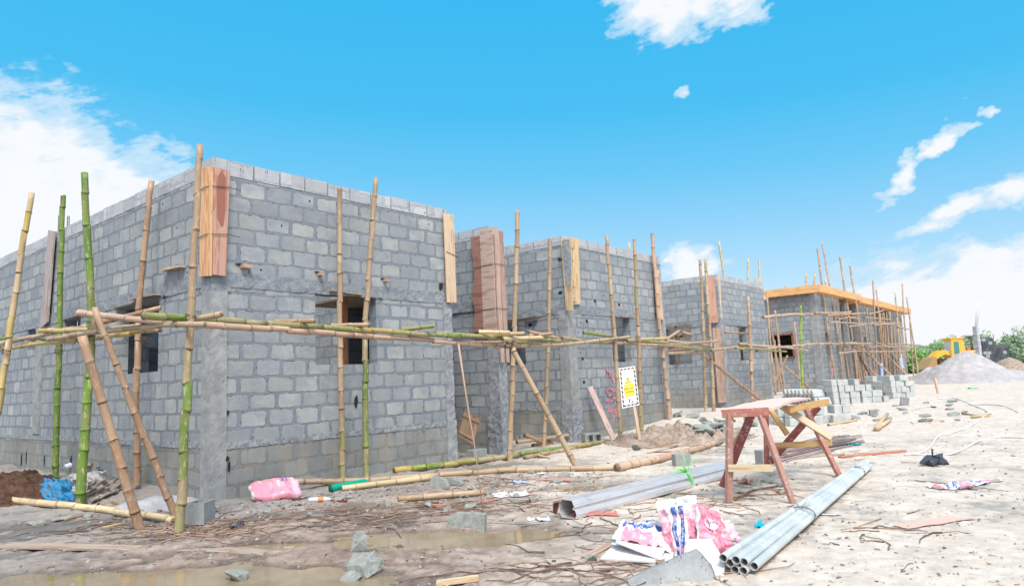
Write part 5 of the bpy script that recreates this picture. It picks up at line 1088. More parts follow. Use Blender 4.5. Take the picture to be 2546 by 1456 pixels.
# galvanised pipes
pb_lab = ['top left pipe of the galvanised bundle', 'second pipe of the top row of the galvanised bundle', 'third pipe of the top row of the galvanised bundle', 'rightmost and lowest lying pipe of the galvanised bundle', 'dark-mouthed pipe under the top left one in the bundle', 'bottom left pipe of the galvanised bundle', 'bottom middle pipe of the galvanised bundle']
ends = [(1798, 1386), (1830, 1391), (1849, 1397), (1873, 1408), (1812, 1400), (1826, 1418), (1849, 1419)]
gA = G(1838, 1428); gZ = G(2158, 1166); ax_ = (gZ-gA); Lp = ax_.length; axn = ax_.normalized(); sidev = Vector((axn.y, -axn.x, 0))
for i, e in enumerate(ends):
    P = UP(gA, *e); rr = .034; du = (P-gA).dot(sidev); P = gA+sidev*du+Vector((0, 0, max(rr, P.z-gA.z))) + axn*(.0 if i in (4, 5, 6) else -.04 + .03*i)
    Q = gZ+sidev*(du*.42)+Vector((0, 0, rr+max(0, (P.z-gA.z-rr))*.85))+axn*random.uniform(-.25, .05)
    mb = MB(); tube(mb, [P, P.lerp(Q, .04), P.lerp(Q, .35)-Vector((0, 0, .004)), P.lerp(Q, .36), P.lerp(Q, .7), Q], [rr, rr, rr, rr, rr, rr], 16, col=(.5, .5, .5), cap=False)
    tube(mb, [P, P.lerp(Q, .15)], [rr*.88, rr*.88], 16, cap=False); tube(mb, [Q-(Q-P)*.02, Q], rr*.9, 16)
    tube(mb, [P-(Q-P).normalized()*.0005, P+(Q-P).normalized()*.001], [rr*.88, rr], 16, cap=False)
    tube(mb, [P.lerp(Q, .055+.012*i), P.lerp(Q, .058+.012*i)], rr*1.04, 16)
    tag(mb.obj('galvanised_pipe', 'galvanised', loc=P), pb_lab[i], 'pipe', 'galvanised pipes tied in a bundle')
for k, t_ in enumerate((.33, .86)):
    c = gA.lerp(gZ, t_); mb = MB()
    for q in range(3):
        ring = [c+axn*(.02*q-.02)+sidev*math.cos(a)*(.16-.08*t_)+Vector((0, 0, .08+math.sin(a)*(.095-.03*t_)))+noise.noise_vector((a, q, 3))*.01 for a in [j/16*6.283 for j in range(17)]]; tube(mb, ring, .004, 5, col=(.2, .18, .18))
    for q in range(5): a0 = c+Vector((0, 0, .15)); tube(mb, [a0, a0+Vector((random.uniform(-.12, .12), random.uniform(-.12, .12), random.uniform(0, .1)))], .003, 4, col=(.25, .23, .22))
    tag(mb.obj('tie_wire', 'plain', loc=c), ['wire lashing round the near third of the pipe bundle', 'wire lashing near the far end of the pipe bundle'][k], 'wire')
c = UP(G(1905, 1345), 1895, 1312); mb, S, n = sheet(c+Vector((-.06, -.05, 0)), c+Vector((.1, .0, -.03)), c+Vector((.1, .06, .03)), c+Vector((-.07, .05, .04)), 12, 10, .03, 51, fold=3, thick=.01, col=(.0, .34, .45), ground_clip=False); tag(mb.obj('rag', 'tarp' if False else 'plain', loc=c), 'turquoise rag knotted on the near part of the pipe bundle', 'rag')

# steel channels
ch = thing('steel_channel', 'long shiny steel channel section lying toward the trestle with a green tie', 'steel channel', G(1420, 1290))
gA2, gZ2 = G(1432, 1292), G(1806, 1188); dv = (gZ2-gA2).normalized(); sv = Vector((-dv.y, dv.x, 0)); gZ2 = gZ2+dv*.25
prof = [(0, 0), (-.015, .045), (0, .09), (.035, .10), (.035, .118), (.012, .128), (.045, .20), (.20, .205), (.235, .14), (.235, .06), (.2, 0)]
mb = MB(); nP = len(prof); L2 = (gZ2-gA2).length
Pt = lambda q, e, k=1.0: gA2.lerp(gZ2, e) + sv*((q[0]-.11)*k+.11) + Vector((0, 0, ((q[1]-.1)*k+.1)+.01))
vs = []
for k_ in (1.0, .955):
    for e in (0, 1): vs += [Pt(q, e, k_) for q in prof]
fs, uv = [], []
per = [0]
for i in range(nP): per.append(per[-1]+(Vector(prof[(i+1) % nP])-Vector(prof[i])).length)
for i in range(nP):
    j = (i+1) % nP
    fs.append((i, j, nP+j, nP+i)); uv.append([(0, per[i]), (0, per[i+1]), (L2, per[i+1]), (L2, per[i])])
    fs.append((2*nP+i, 3*nP+i, 3*nP+j, 2*nP+j)); uv.append([(0, per[i]+.5), (L2, per[i]+.5), (L2, per[i+1]+.5), (0, per[i+1]+.5)])
    fs.append((i, 2*nP+i, 2*nP+j, j)); uv.append([(0, 0), (0, .01), (.01, .01), (.01, 0)])
mb.add(vs, fs, uv); mb.obj('section', 'steel', ch)
mb = MB(); q0 = [gA2+dv*.02+sv*x+Vector((0, 0, z)) for x, z in ((.235, .17), (.33, .16), (.34, .05), (.30, .03))]; slab(mb, q0, -dv, .012, (.12, .05, .04)); 
slab(mb, [gA2-dv*.04+sv*.25+Vector((0, 0, .17)), gZ2+sv*.25+Vector((0, 0, .17)), gZ2+sv*.31+Vector((0, 0, .15)), gA2-dv*.04+sv*.31+Vector((0, 0, .15))], (0, 0, 1), .008, (.16, .07, .05)); mb.obj('rusty_flange', 'wood', ch)
c = gA2.lerp(gZ2, .66); mb = MB(); ring = [c+sv*(.11+.135*math.cos(a))+Vector((0, 0, .105+.118*math.sin(a))) for a in [k/20*6.283 for k in range(21)]]
for q in range(3): tube(mb, [p_+dv*(.018*q)+noise.noise_vector(p_*20+Vector((q, 0, 0)))*.006 for p_ in ring], .008, 5, col=(.12, .62, .12))
tp = c+sv*.05+Vector((0, 0, .22))
for e in ((-.35, .02, .0), (-.25, -.05, .1), (.35, -.02, .22), (.12, .1, .28), (-.18, .1, .02)):
    d_ = dv*e[0]+sv*e[1]; tube(mb, [tp, tp+d_*.5+Vector((0, 0, .05+e[2]*.4)), tp+d_+Vector((0, 0, e[2]))], [.008, .006, .004], 5, col=(.14, .66, .14))
tag(mb.obj('twine', 'plain', loc=c), 'bright green plastic twine knotted round the steel channel', 'twine')
# ---------------------------------------------------------------- warning sign
sg = thing('warning_sign', 'white men at work sign with striped edge on a wooden post by the second house', 'sign', G(1592, 1105))
gs = G(1593, 1106); yb = -1.75
A = gs; B = UP(gs, 1577, 1000); mb = MB(); plank(mb, A-Vector((0, 0, .05)), A.lerp(UP(gs, 1566, 930), 1.0)+Vector((.03, .05, 0)), .07, .04, (-.6, -1, 0), (.62, .46, .31)); mb.obj('post', 'wood', sg)
c4 = [UP(gs, x, y) for x, y in ((1547, 1015), (1590, 1006), (1579, 909), (1538, 915))]   # BL BR TR TL
n_ = (c4[1]-c4[0]).cross(c4[3]-c4[0]).normalized(); n_ = n_ if n_.dot(CAM-c4[0]) > 0 else -n_
SQ = lambda u, v, o=0: c4[0].lerp(c4[1], u).lerp(c4[3].lerp(c4[2], u), v)+n_*o
mb = MB(); slab(mb, [SQ(0, 0), SQ(1, 0), SQ(1, 1), SQ(0, 1)], -n_, .012, (.78, .83, .90)); mb.obj('panel', 'plastic', sg)
def patch(mb, uvp, o, col): mb.add([SQ(u, v, o) for u, v in uvp], [tuple(range(len(uvp)))], None, col)
mb = MB(); Yl, Bk = (.80, .55, .28), (.02, .03, .07)
def edge_strip(u0, v0, u1, v1, w_, horiz, k):
    for i in range(k):
        a, b_ = i/k, (i+.55)/k; sk_ = .35/k
        if horiz: patch(mb, [(u0+(u1-u0)*a, v0), (u0+(u1-u0)*b_, v0), (u0+(u1-u0)*min(1, b_+sk_), v0+w_), (u0+(u1-u0)*min(1, a+sk_), v0+w_)], .004, Bk)
        else: patch(mb, [(u0, v0+(v1-v0)*a), (u0+w_, v0+(v1-v0)*max(0, a-sk_)), (u0+w_, v0+(v1-v0)*max(0, b_-sk_)), (u0, v0+(v1-v0)*b_)], .004, Bk)
for q in ([(.06, .04), (.14, .04), (.14, .96), (.06, .96)], [(.88, .04), (.96, .04), (.96, .96), (.88, .96)], [(.06, .03), (.96, .03), (.96, .065), (.06, .065)], [(.06, .94), (.96, .94), (.96, .972), (.06, .972)]): patch(mb, q, .002, Yl)
edge_strip(.06, .04, .06, .96, .08, False, 8); edge_strip(.88, .04, .88, .96, .08, False, 8); edge_strip(.06, .03, .96, .03, .035, True, 4); edge_strip(.06, .94, .96, .94, .032, True, 4)
mb.obj('striped_border', 'plain', sg)
mb = MB(); patch(mb, [(.30, .60), (.68, .60), (.49, .76)], .003, (.05, .05, .03)); patch(mb, [(.325, .608), (.655, .608), (.49, .748)], .0045, (.85, .70, .08)); patch(mb, [(.475, .655), (.505, .655), (.515, .72), (.465, .72)], .006, (.10, .09, .03)); patch(mb, [(.475, .622), (.505, .622), (.505, .642), (.475, .642)], .006, (.1, .09, .03)); mb.obj('warning_triangle', 'plain', sg)
mb = MB(); patch(mb, [(.215, .265), (.795, .265), (.795, .575), (.215, .575)], .003, (.25, .22, .08)); patch(mb, [(.23, .27), (.78, .27), (.78, .57), (.23, .57)], .0045, (.85, .70, .08)); mb.obj('yellow_plate', 'plain', sg)
for txt, v0 in (('MEN AT', .455), ('WORK', .375)):
    vs, fs = text_mesh(txt); mb = MB(); mb.add([SQ(.505+v.x*.155, v0+v.y*.068, .006) for v in vs], fs, None, (.10, .09, .05)); mb.obj('lettering', 'plain', sg)
mb = MB(); patch(mb, [(.42, .10), (.44, .10), (.47, .14), (.49, .10), (.51, .10), (.48, .17), (.52, .15), (.53, .165), (.47, .19), (.43, .17)], .003, (.08, .1, .2)); patch(mb, [(.56, .10), (.68, .10), (.62, .145)], .003, (.05, .07, .15))
patch(mb, [(.455+.025*math.cos(t), .205+.012*math.sin(t)) for t in [k/10*6.28 for k in range(10)]], .003, (.08, .1, .2)); mb.obj('digging_figure_mark', 'plain', sg)

# ---------------------------------------------------------------- red trestle
tr = thing('trestle_bench', 'tall rough trestle of worn red-painted timber standing on the sand', 'trestle', G(1900, 1220))
L1, L2_, L3, L4 = G(1812, 1248), G(1972, 1250), G(2088, 1184), G(1908, 1178)
T1, T2, T3, T4 = UP(L1, 1815, 1030), UP(L2_, 1897, 1022), UP(L3, 2000, 1000), UP(L4, 1905, 1012)
RED = (.30, .15, .125); RED2 = (.42, .23, .19); RAW = (.50, .36, .22); RAW2 = (.56, .37, .17)
def part(name, A, B, wd, th, col, mat='redwood', up=(-.5, -1, 0), par=None):
    mb = MB(); plank(mb, A, B, wd, th, up, col); return mb.obj(name, mat, par or tr, bevel=.003)
part('leg', L1, UP(L1, 1814, 1026), .085, .05, (.36, .20, .16)); part('leg', L2_, UP(L2_, 1890, 1030), .07, .05, RED2); part('leg', L3, UP(L3, 1998, 1005), .07, .06, (.44, .20, .16)); part('leg', L4+Vector((0, 0, .1)), UP(L4, 1904, 1005), .08, .04, (.33, .12, .09))
far_ = G(1990, 1150)
for a, b_, g_, wd, th, col, nm, mt in [((1797, 1210), (1868, 1030), (1812, 1230), .11, .04, (.24, .075, .07), 'brace', 'redwood'), ((1906, 1158), (2035, 1010), (1912, 1178), .10, .05, (.27, .08, .065), 'brace', 'redwood'),
                                      ((1814, 1120), (1862, 1050), (1830, 1225), .07, .04, RAW, 'brace', 'wood'), ((1941, 1007), (2068, 1088), (2000, 1200), .10, .04, (.55, .44, .32), 'brace', 'wood'), ((1958, 1080), (1915, 1018), (1940, 1180), .08, .04, RAW2, 'brace', 'wood'),
                                      ((1802, 1162), (1915, 1162), (1840, 1245), .085, .04, (.55, .45, .30), 'crossbar', 'wood'), ((1912, 1108), (2068, 1100), (1990, 1180), .085, .04, RAW2, 'crossbar', 'wood')]:
    gg = G(*g_)
    if nm == 'crossbar' and a[0] == 1802: A_, B_ = UP(L1, *a)+Vector((-.02, -.05, 0)), UP(L2_, *b_)+Vector((-.02, -.04, 0))
    elif nm == 'crossbar': A_, B_ = UP(L4, *a), UP(L3, *b_)
    else: A_, B_ = UP(gg, *a), UP(gg, *b_)
    part(nm, A_, B_, wd, th, col, mt)
E1, E2 = UP(L1, 1795, 1028), UP(L2_, 1912, 1022); part('top_rail', E1, E2, .10, .05, (.38, .15, .115))
E3, E4 = UP(G(1930, 1210), 1960, 1018), UP(L3+Vector((.25, .1, 0)), 2058, 998); part('top_rail', E3, E4, .09, .05, (.55, .34, .14), 'wood')
# top board: narrow, warped, pale wear on red
mb = MB(); ta = (E1+E2)/2; tb = (UP(L3, 2000, 992)+UP(L4, 1930, 1000))/2+Vector((.05, .05, .02)); tn = 12; d_ = (tb-ta); sd_ = Vector((-d_.y, d_.x, 0)).normalized()
topv = []
PA, PB = UP(L1, 1791, 1018), UP(L2_, 1922, 1014); PC, PD = UP(L3, 2015, 988), UP(L4, 1965, 987)
nU, nV = 16, 4; vs, fs, uv = [], [], []
for k_ in (0, 1):
    for i in range(nU+1):
        for j in range(nV+1):
            p_ = (PA.lerp(PB, j/nV)).lerp(PD.lerp(PC, j/nV), i/nU); p_ = p_+Vector((0, 0, .03*math.sin(i/nU*3.1)+.012*noise.noise((i*.7, j*1.3, 3))-.03*k_)); e_ = sd_*.02*noise.noise((i*1.1, 5, 2))*(1 if j in (0, nV) else 0); vs.append(p_+e_)
o_ = (nU+1)*(nV+1)
for i in range(nU):
    for j in range(nV):
        a_ = i*(nV+1)+j; f = (a_, a_+1, a_+nV+2, a_+nV+1); fs.append(f[::-1]); fs.append(tuple(k+o_ for k in f))
    for j in (0, nV): a_ = i*(nV+1)+j; fs.append((a_, a_+nV+1, a_+nV+1+o_, a_+o_))
for i in (0, nU):
    for j in range(nV): a_ = i*(nV+1)+j; fs.append((a_, a_+1, a_+1+o_, a_+o_))
uv = [[(i_/(nV+1)*.12, (i_ % (nV+1))*.07) for i_ in [k % o_ for k in f]] for f in fs]
mb.add(vs, fs, uv, (.66, .47, .41)); mb.obj('top_board', 'redwood', tr)

# ---------------------------------------------------------------- block stacks
blk_mesh = []
for k in range(5):
    mb = MB(); t_ = .9+.05*k
    if k < 3: obox(mb, (0, 0, .112), (.222, 0, 0), (0, .108 if k < 2 else .072, 0), (0, 0, .11), (.5, .5, .5))
    elif k == 3:
        e = .035; wall(mb, 0, 0, .22, -.222, .222, -.11, .11, [(-.187, -.018, -.075, .075), (.018, .187, -.075, .075)]); mb.v = [(v[0], v[2], v[1]) for v in mb.v]
    else: obox(mb, (0, 0, .112), (.15, 0, 0), (0, .105, 0), (0, 0, .108), (.5, .5, .5))
    o = mb.obj('concrete_block', 'stack_block', bevel=.009, seg=2); blk_mesh.append(o.data); bev = o.modifiers[0]; blk_proto = o if k == 0 else blk_proto
    if k: bpy.data.objects.remove(o)
def put_block(c, yaw_, k, label, grp, tilt=(0, 0), sc3=(1, 1, 1)):
    o = blk_proto.copy(); COL.objects.link(o); o.data = blk_mesh[k]; o.location = c; o.rotation_euler = (tilt[0], tilt[1], yaw_); o.scale = sc3; o.name = 'concrete_block'; tag(o, label, 'block', grp); return o
rb = random.Random(3)
def stack(p0, dirx, cols, label, grp, depth_rows=2, steps=None, jit=.012, k=0):
    d = Vector(dirx).normalized(); nrm_ = Vector((-d.y, d.x)); yaw_ = math.atan2(d.y, d.x)
    for ci, hgt in enumerate(cols):
        for r_ in range(depth_rows):
            for lv in range(hgt if r_ == 0 else max(1, hgt-rb.randint(0, 1))):
                z = p0.z + lv*.225; x = p0.x + d.x*(ci*.232)+nrm_.x*r_*.47; y = p0.y + d.y*(ci*.232)+nrm_.y*r_*.47
                put_block((x+rb.uniform(-jit, jit), y+rb.uniform(-jit*3, jit*3), z), yaw_+R(90)+rb.uniform(-.035, .035), k, label, grp)
pS = G(2070, 1012)
# tall stack (ends of blocks facing the viewer)
st0 = G(2072, 1006); rdir = (.80, -.60)
stack(st0, rdir, [4, 4, 4, 3, 4, 3, 3, 2, 2, 1], 'pale grey block built into the tall stepped stack in front of the roofed house', 'blocks of the tall stepped stack')
stack(G(2214, 990), (.82, -.57), [4, 3, 4, 4, 3], 'pale grey block built into the rearmost square stack near the sand heap', 'blocks of the rearmost square stack', 3)
# leaning rows left of it
for row, (z_, n_b) in enumerate(((0, 10), (.24, 8))):
    for i in range(n_b):
        a, b_ = G(1960, 1003), G(2062, 1008); p_ = a.lerp(b_, (i+.3+row*.7)/10)
        put_block((p_.x, p_.y+row*.03, p_.z+z_*1.15+.02), math.atan2(b_.y-a.y, b_.x-a.x)-R(90), 2, ['grey block leaning in the lower slanted row left of the tall stack', 'grey block leaning in the upper slanted row left of the tall stack'][row], 'leaning rows of grey blocks', tilt=(R(24+rb.uniform(-7, 7)), 0), sc3=(1, .85, 1.3))
# nearer low rows behind the trestle
nb = [(1925, 1052, 0, 10), (1952, 1056, 0, -5), (1975, 1058, 0, 4), (2000, 1056, 0, 0), (2024, 1054, 0, -8), (2046, 1050, 0, 6)]
lbs = ['hollow grey block at the left end of the low row behind the trestle', 'second block of the low row behind the trestle', 'third block of the low row behind the trestle', 'middle block of the low row behind the trestle', 'fifth block of the low row behind the trestle', 'block just left of the small two-high pile behind the trestle']
for i, (px, py, dz_, yw) in enumerate(nb):
    p_ = G(px, py); put_block(p_, R(-35+yw), [3, 0, 0, 1, 0, 4][i], lbs[i], 'low row of blocks behind the trestle')
for i, (px, py) in enumerate(((1950, 1056), (1976, 1058), (2003, 1055), (2030, 1050))):
    p_ = G(px, py); put_block(p_+Vector((0, 0, .23)), R(-38+i*5), 0, ['left upper block resting on the low row behind the trestle', 'second upper block on the low row behind the trestle', 'third upper block on the low row behind the trestle', 'right upper block on the low row behind the trestle'][i], 'low row of blocks behind the trestle', tilt=(0, rb.uniform(-.05, .05)))
p_ = G(2088, 1050); put_block(p_, R(-48), 1, 'dark wide block at the bottom of the small pile right behind the trestle', None)
p_ = G(2078, 1046); put_block(p_+Vector((0, 0, .235)), R(40), 0, 'left top block of the small pile right behind the trestle', None)
p_ = G(2098, 1044); put_block(p_+Vector((0, 0, .235)), R(43), 0, 'right top block of the small pile right behind the trestle', None)
p_ = G(1872, 1052); put_block(p_, R(-40), 3, 'hollow block lying on the rubble seen under the trestle top', None)
bpy.data.objects.remove(blk_proto)
p = G(2172, 1032); hollow_block(p+Vector((0, 0, .08)), R(20), 'small dark hollow block alone on the sand right of the low row', L=.3, Wd=.16, Hh=.2, up_axis='y')
solid_block(2250, 1006, 15, (.3, .25, .28), 'lone dark grey block on the sand before the rearmost stack', tilt=12)

# ---------------------------------------------------------------- heaps
def heap(name, c, rx, ry, h, yaw_, mat, label, seed, amp=.12, n=90, ring=34, power=1.25, chunky=1.0, zdrop=.25):
    mb = MB(); vs = [(c.x, c.y, c.z+h)]; cy, sy = math.cos(yaw_), math.sin(yaw_)
    for j in range(1, ring+1):
        r_ = j/ring
        for i in range(n):
            a = 2*math.pi*i/n; wob = 1+.16*noise.noise((math.cos(a)*1.3+seed, math.sin(a)*1.3, seed))
            lx, ly = r_*rx*math.cos(a)*wob, r_*ry*math.sin(a)*wob; x, y = c.x+lx*cy-ly*sy, c.y+lx*sy+ly*cy
            prof = (1-r_**power)**1.08 if r_ < 1 else 0
            z = c.z+h*prof+(amp*noise.noise((x*.9, y*.9, seed))+amp*.5*noise.noise((x*3, y*3, seed))+amp*.3*chunky*noise.noise((x*9, y*9, seed)))*min(1, (1-r_)*4+.15)
            vs.append((x, y, z-(zdrop if j == ring else 0)))
    fs = [(0, 1+i, 1+(i+1) % n) for i in range(n)]
    for j in range(ring-1):
        for i in range(n): k = (i+1) % n; fs.append((1+j*n+i, 1+(j+1)*n+i, 1+(j+1)*n+k, 1+j*n+k))
    mb.add(vs, fs, None, (.5, .5, .5), True); return tag(mb.obj(name, mat, loc=c), label, 'heap')
hb = DP(2408, 930, 42); heap('sand_heap', Vector((hb.x, hb.y, .25)), 3.4, 3.2, 2.0, YAW-1.57, 'sand_pile', 'big pale grey-pink sand heap in front of the yellow loader', 3, .14, power=1.1)
hb = DP(2468, 935, 43); heap('sand_heap', Vector((hb.x, hb.y, .25)), 3.4, 3.0, .80, YAW-1.57, 'sand_pile', 'lower right shoulder of sand running down from the big heap', 5, .2)
hb = DP(2312, 915, 47); heap('sand_heap', Vector((hb.x, hb.y, .25)), 1.8, 1.6, 1.05, 0, 'grey_pile', 'small grey heap behind the left foot of the big sand heap', 8, .1)
hb = DP(2512, 915, 46); heap('earth_heap', Vector((hb.x, hb.y, .25)), 2.2, 2.0, 1.45, 0, 'red_soil', 'red-brown earth heap at the right picture edge below the dark wall', 9, .12)
heap('earth_heap', G(60, 1222), 1.1, 1.3, .42, 0, 'dark_soil', 'dark brown lumpy earth heap at the left picture edge', 12, .14, 80, 24, chunky=3)
hb = G(1700, 1092); heap('earth_heap', hb, 2.1, 1.5, .30, R(-20), 'red_soil', 'low reddish earth heap with rubble at the right end of the second house', 14, .17, 110, 34, chunky=3.2)
hb = DP(2268, 935, 44); heap('earth_heap', Vector((hb.x, hb.y, .2)), 1.6, 1.2, .55, 0, 'red_soil', 'low reddish earth heap under the last scaffold braces', 15, .15)
hb = G(385, 1236); heap('gravel_patch', hb, .75, .6, .12, R(-30), 'grey_pile', 'small low heap of grey gravel beside the nearest house corner', 16, .05, 60, 20, chunky=2)
# broken concrete and rubble: larger pieces one by one
def rock(px, py, size, label, seed, mat='grey_rubble', flat=.5, dz=0, n=12, name='concrete_chunk', tiltm=None, rise=None):
    c = G(px, py); c.z += size*flat*.55+dz; mb = MB(); chunk(mb, (0, 0, 0), size, seed, flat=flat, n=n, rot=tiltm); mb.v = [tuple(Vector(v)+c) for v in mb.v]
    return tag(mb.obj(name, mat, loc=c, bevel=size*.04), label, 'chunk')
def upright_shard(px0, px1, py, h_px, label, thick=.07, jag=(.15, .0, .3, .1), mat='grey_rubble', lean=.15):
    A, B = G(px0, py), G(px1, py+2); d = (B-A); L = d.length; dn = d.normalized(); n_ = Vector((dn.y, -dn.x, 0)); h_ = h_px/FPX*(A-CAM).dot(fw)
    top = [(0, 1-jag[0]), (.2, 1-jag[1]), (.55, .93), (.8, 1-jag[2]*.4), (1, 1-jag[2])]
    pts = [A-Vector((0, 0, .05)), B-Vector((0, 0, .05))]+[A+d*u+Vector((0, 0, h_*v))-n_*lean*h_*v for u, v in top[::-1]]
    mb = MB(); slab(mb, pts, -n_, thick, (.5, .5, .5)); return tag(mb.obj('concrete_slab', mat, loc=A, bevel=.008), label, 'slab')
upright_shard(1112, 1202, 1306, 42, 'mossy grey concrete slab standing on edge in the puddle by the thin cane', jag=(.55, .2, .0, 0))
upright_shard(1064, 1110, 1212, 26, 'smooth dark grey slab fragment behind the short bamboo', jag=(.1, 0, .8, 0), lean=.5)
upright_shard(1108, 1146, 1206, 16, 'small grey slab fragment touching the bigger one behind the short bamboo', jag=(.1, 0, .6, 0), lean=.5)
rock(585, 1446, .115, 'grey stone standing in the puddle at the bottom edge', 3, flat=.6)
rock(900, 1425, .17, 'larger lump of the crumbled concrete pile at the bottom edge', 5, flat=.55, n=16)
rock(925, 1418, .12, 'right lump of the crumbled concrete pile at the bottom edge', 6, flat=.7)
rock(897, 1400, .085, 'upright finger-like lump on top of the crumbled concrete pile at the bottom edge', 7, flat=1.9, dz=.05)
rock(872, 1442, .14, 'low crumbly lump at the left foot of the concrete pile at the bottom edge', 8, flat=.4, n=18)
rock(1110, 1268, .11, 'flat grey chunk left of the slab in the puddle', 9, flat=.25); rock(1172, 1262, .09, 'small grey chunk behind the slab in the puddle', 10, flat=.35)
rock(1212, 1228, .07, 'dark grey chunk at the end of the short bamboo', 11, flat=.7); rock(1148, 1236, .06, 'small pale chunk on the short bamboo', 12)
rock(1370, 1190, .09, 'flat greenish chunk before the long tan bamboo, left of three', 13, flat=.3); rock(1400, 1186, .13, 'upright greenish chunk before the long tan bamboo, middle of three', 14, flat=.45); rock(1385, 1198, .1, 'low greenish chunk before the long tan bamboo, nearest of three', 15, flat=.3)
rock(1583, 1118, .12, 'dark grey pointed chunk at the foot of the sign post', 16, flat=.75); rock(1283, 1250, .06, 'small chunk by the white plastic scraps', 17)
rock(1325, 1245, .07, 'small grey chunk left of the steel channel mouth', 18, flat=.5); rock(1475, 1392, .075, 'pale stone left of the white boards', 19, flat=.5); rock(1640, 1402, .05, 'brown stone under the long white board', 20, 'red_soil')
rock(1880, 1205, .12, 'grey chunk between the trestle legs, left of two', 21, flat=.4); rock(1925, 1198, .15, 'grey slab chunk between the trestle legs, right of two', 22, flat=.3); rock(1940, 1210, .09, 'low chunk beside the trestle inner leg', 23, flat=.4)
rr_ = random.Random(12)
for i in range(44):
    px, py = rr_.gauss(1750, 48), rr_.uniform(1036, 1094); c_ = G(px, py+8)
    bump_h = .30*max(0, 1-((c_.x-G(1700, 1092).x)/2.1)**2-((c_.y-G(1700, 1092).y)/1.5)**2)
    o = rock(px, py+8, rr_.uniform(.10, .26), 'jagged broken concrete piece in the rubble at the right end of the second house', 60+i, 'grey_rubble' if rr_.random() < .8 else 'loose_block', flat=rr_.uniform(.2, .55), dz=bump_h*.8); o['group'] = 'rubble pieces beside the second house'
for i in range(34):
    px, py = rr_.uniform(2110, 2420), rr_.uniform(985, 1050)
    o = rock(px, py, rr_.uniform(.06, .2), 'flat grey mortar crumb on the sand between block stacks and hose', 100+i, 'grey_rubble', flat=.3); o['group'] = 'mortar crumbs on the far sand'
for i in range(46):
    px = rr_.uniform(560, 1400); py = 1246-(px-560)*.105+rr_.uniform(0, 70)
    o = rock(px, py, rr_.uniform(.025, .075), 'small grey rubble piece scattered in front of the houses', 160+i, 'grey_rubble', flat=rr_.uniform(.3, .6), n=9); o['group'] = 'small rubble along the house front'
rock(160, 1288, .16, 'flat greenish-grey slab piece lying under the cream bamboo', 40, flat=.15); rock(95, 1300, .13, 'flat grey slab piece at the left edge below the cream bamboo', 41, flat=.15); rock(215, 1283, .12, 'small slab piece right of the greenish one below the cream bamboo', 42, flat=.2)

# ---------------------------------------------------------------- tarps, sacks and litter at the left
def lump_cloth(name, px0, py0, px1, py1, px_top, py_top, amp, seed, col, label, cat, mat='tarp', nu=30, nv=22, fold=4, puff=.03):
    gm = G((px0+px1)/2, (py0+py1)/2)
    A, B = G(px0, py0), G(px1, py1); A2, B2 = UP(A+FV.to_3d()*.35, px_top[0], py_top[0]), UP(B+FV.to_3d()*.35, px_top[1], py_top[1])
    mb, S, n = sheet(A, B, B2, A2, nu, nv, amp, seed, fold=fold, puff=puff, thick=.02, col=col); return tag(mb.obj(name, mat, loc=A), label, cat)
lump_cloth('tarp', 104, 1250, 184, 1250, (112, 178), (1188, 1196), .09, 61, (.03, .22, .42), 'crumpled bright blue tarp on the ground at the left', 'tarp')
lump_cloth('plastic_sack', 52, 1242, 106, 1236, (60, 98), (1226, 1222), .04, 62, (.42, .33, .10), 'dull yellow flattened sack left of the blue tarp', 'sack')
lump_cloth('woven_sack', 168, 1228, 262, 1222, (178, 262), (1178, 1168), .09, 63, (.40, .38, .37), 'dirty grey-white sack behind the tallest green pole', 'sack')
lump_cloth('woven_sack', 205, 1256, 312, 1214, (222, 300), (1196, 1190), .10, 64, (.34, .30, .26), 'brownish crumpled sack right of the tallest green pole', 'sack')
lump_cloth('woven_sack', 240, 1196, 276, 1192, (245, 268), (1160, 1158), .05, 65, (.12, .25, .38), 'blue-grey sack end on top of the sack pile near the left wall', 'sack')
lying_plank((216, 1190), (262, 1178), .12, .05, (.46, .36, .26), 'short thick board lying on the grey sacks', lift=.24)
# pvc sleeve, green hose roll, bottle, scraps
c = G(822, 1216); d_ = (G(975, 1194)-c); mb = MB(); tube(mb, [c+Vector((0, 0, .055)), c+d_*.5+Vector((0, 0, .06)), c+d_+Vector((0, 0, .05))], [.06, .058, .05], 14, col=(.0, .30, .20), cap=False); tube(mb, [c+Vector((0, 0, .055)), c+d_*.1+Vector((0, 0, .055))], .05, 14, col=(.0, .12, .09)); tag(mb.obj('green_pipe', 'plastic', loc=c), 'emerald green plastic pipe lying under the long tan bamboo', 'pipe')
c = G(792, 1246); mb = MB(); mb2 = thing('plastic_bottle', 'flattened clear bottle with orange label near the pink sack', 'bottle', c)
tube(mb, [c+Vector((-.14*RV.x, -.14*RV.y, .03)), c+Vector((-.11*RV.x, -.11*RV.y, .03)), c+Vector((.10*RV.x, .10*RV.y, .03)), c+Vector((.14*RV.x, .14*RV.y, .03)), c+Vector((.18*RV.x, .18*RV.y, .03))], [.025, .032, .034, .02, .012], 10, col=(.62, .66, .72)); mb.obj('body', 'plastic', mb2)
mb = MB(); tube(mb, [c+Vector((.0*RV.x, .0*RV.y, .03)), c+Vector((.08*RV.x, .08*RV.y, .03))], .0355, 10, col=(.72, .25, .05), cap=False); mb.obj('label_band', 'plastic', mb2)
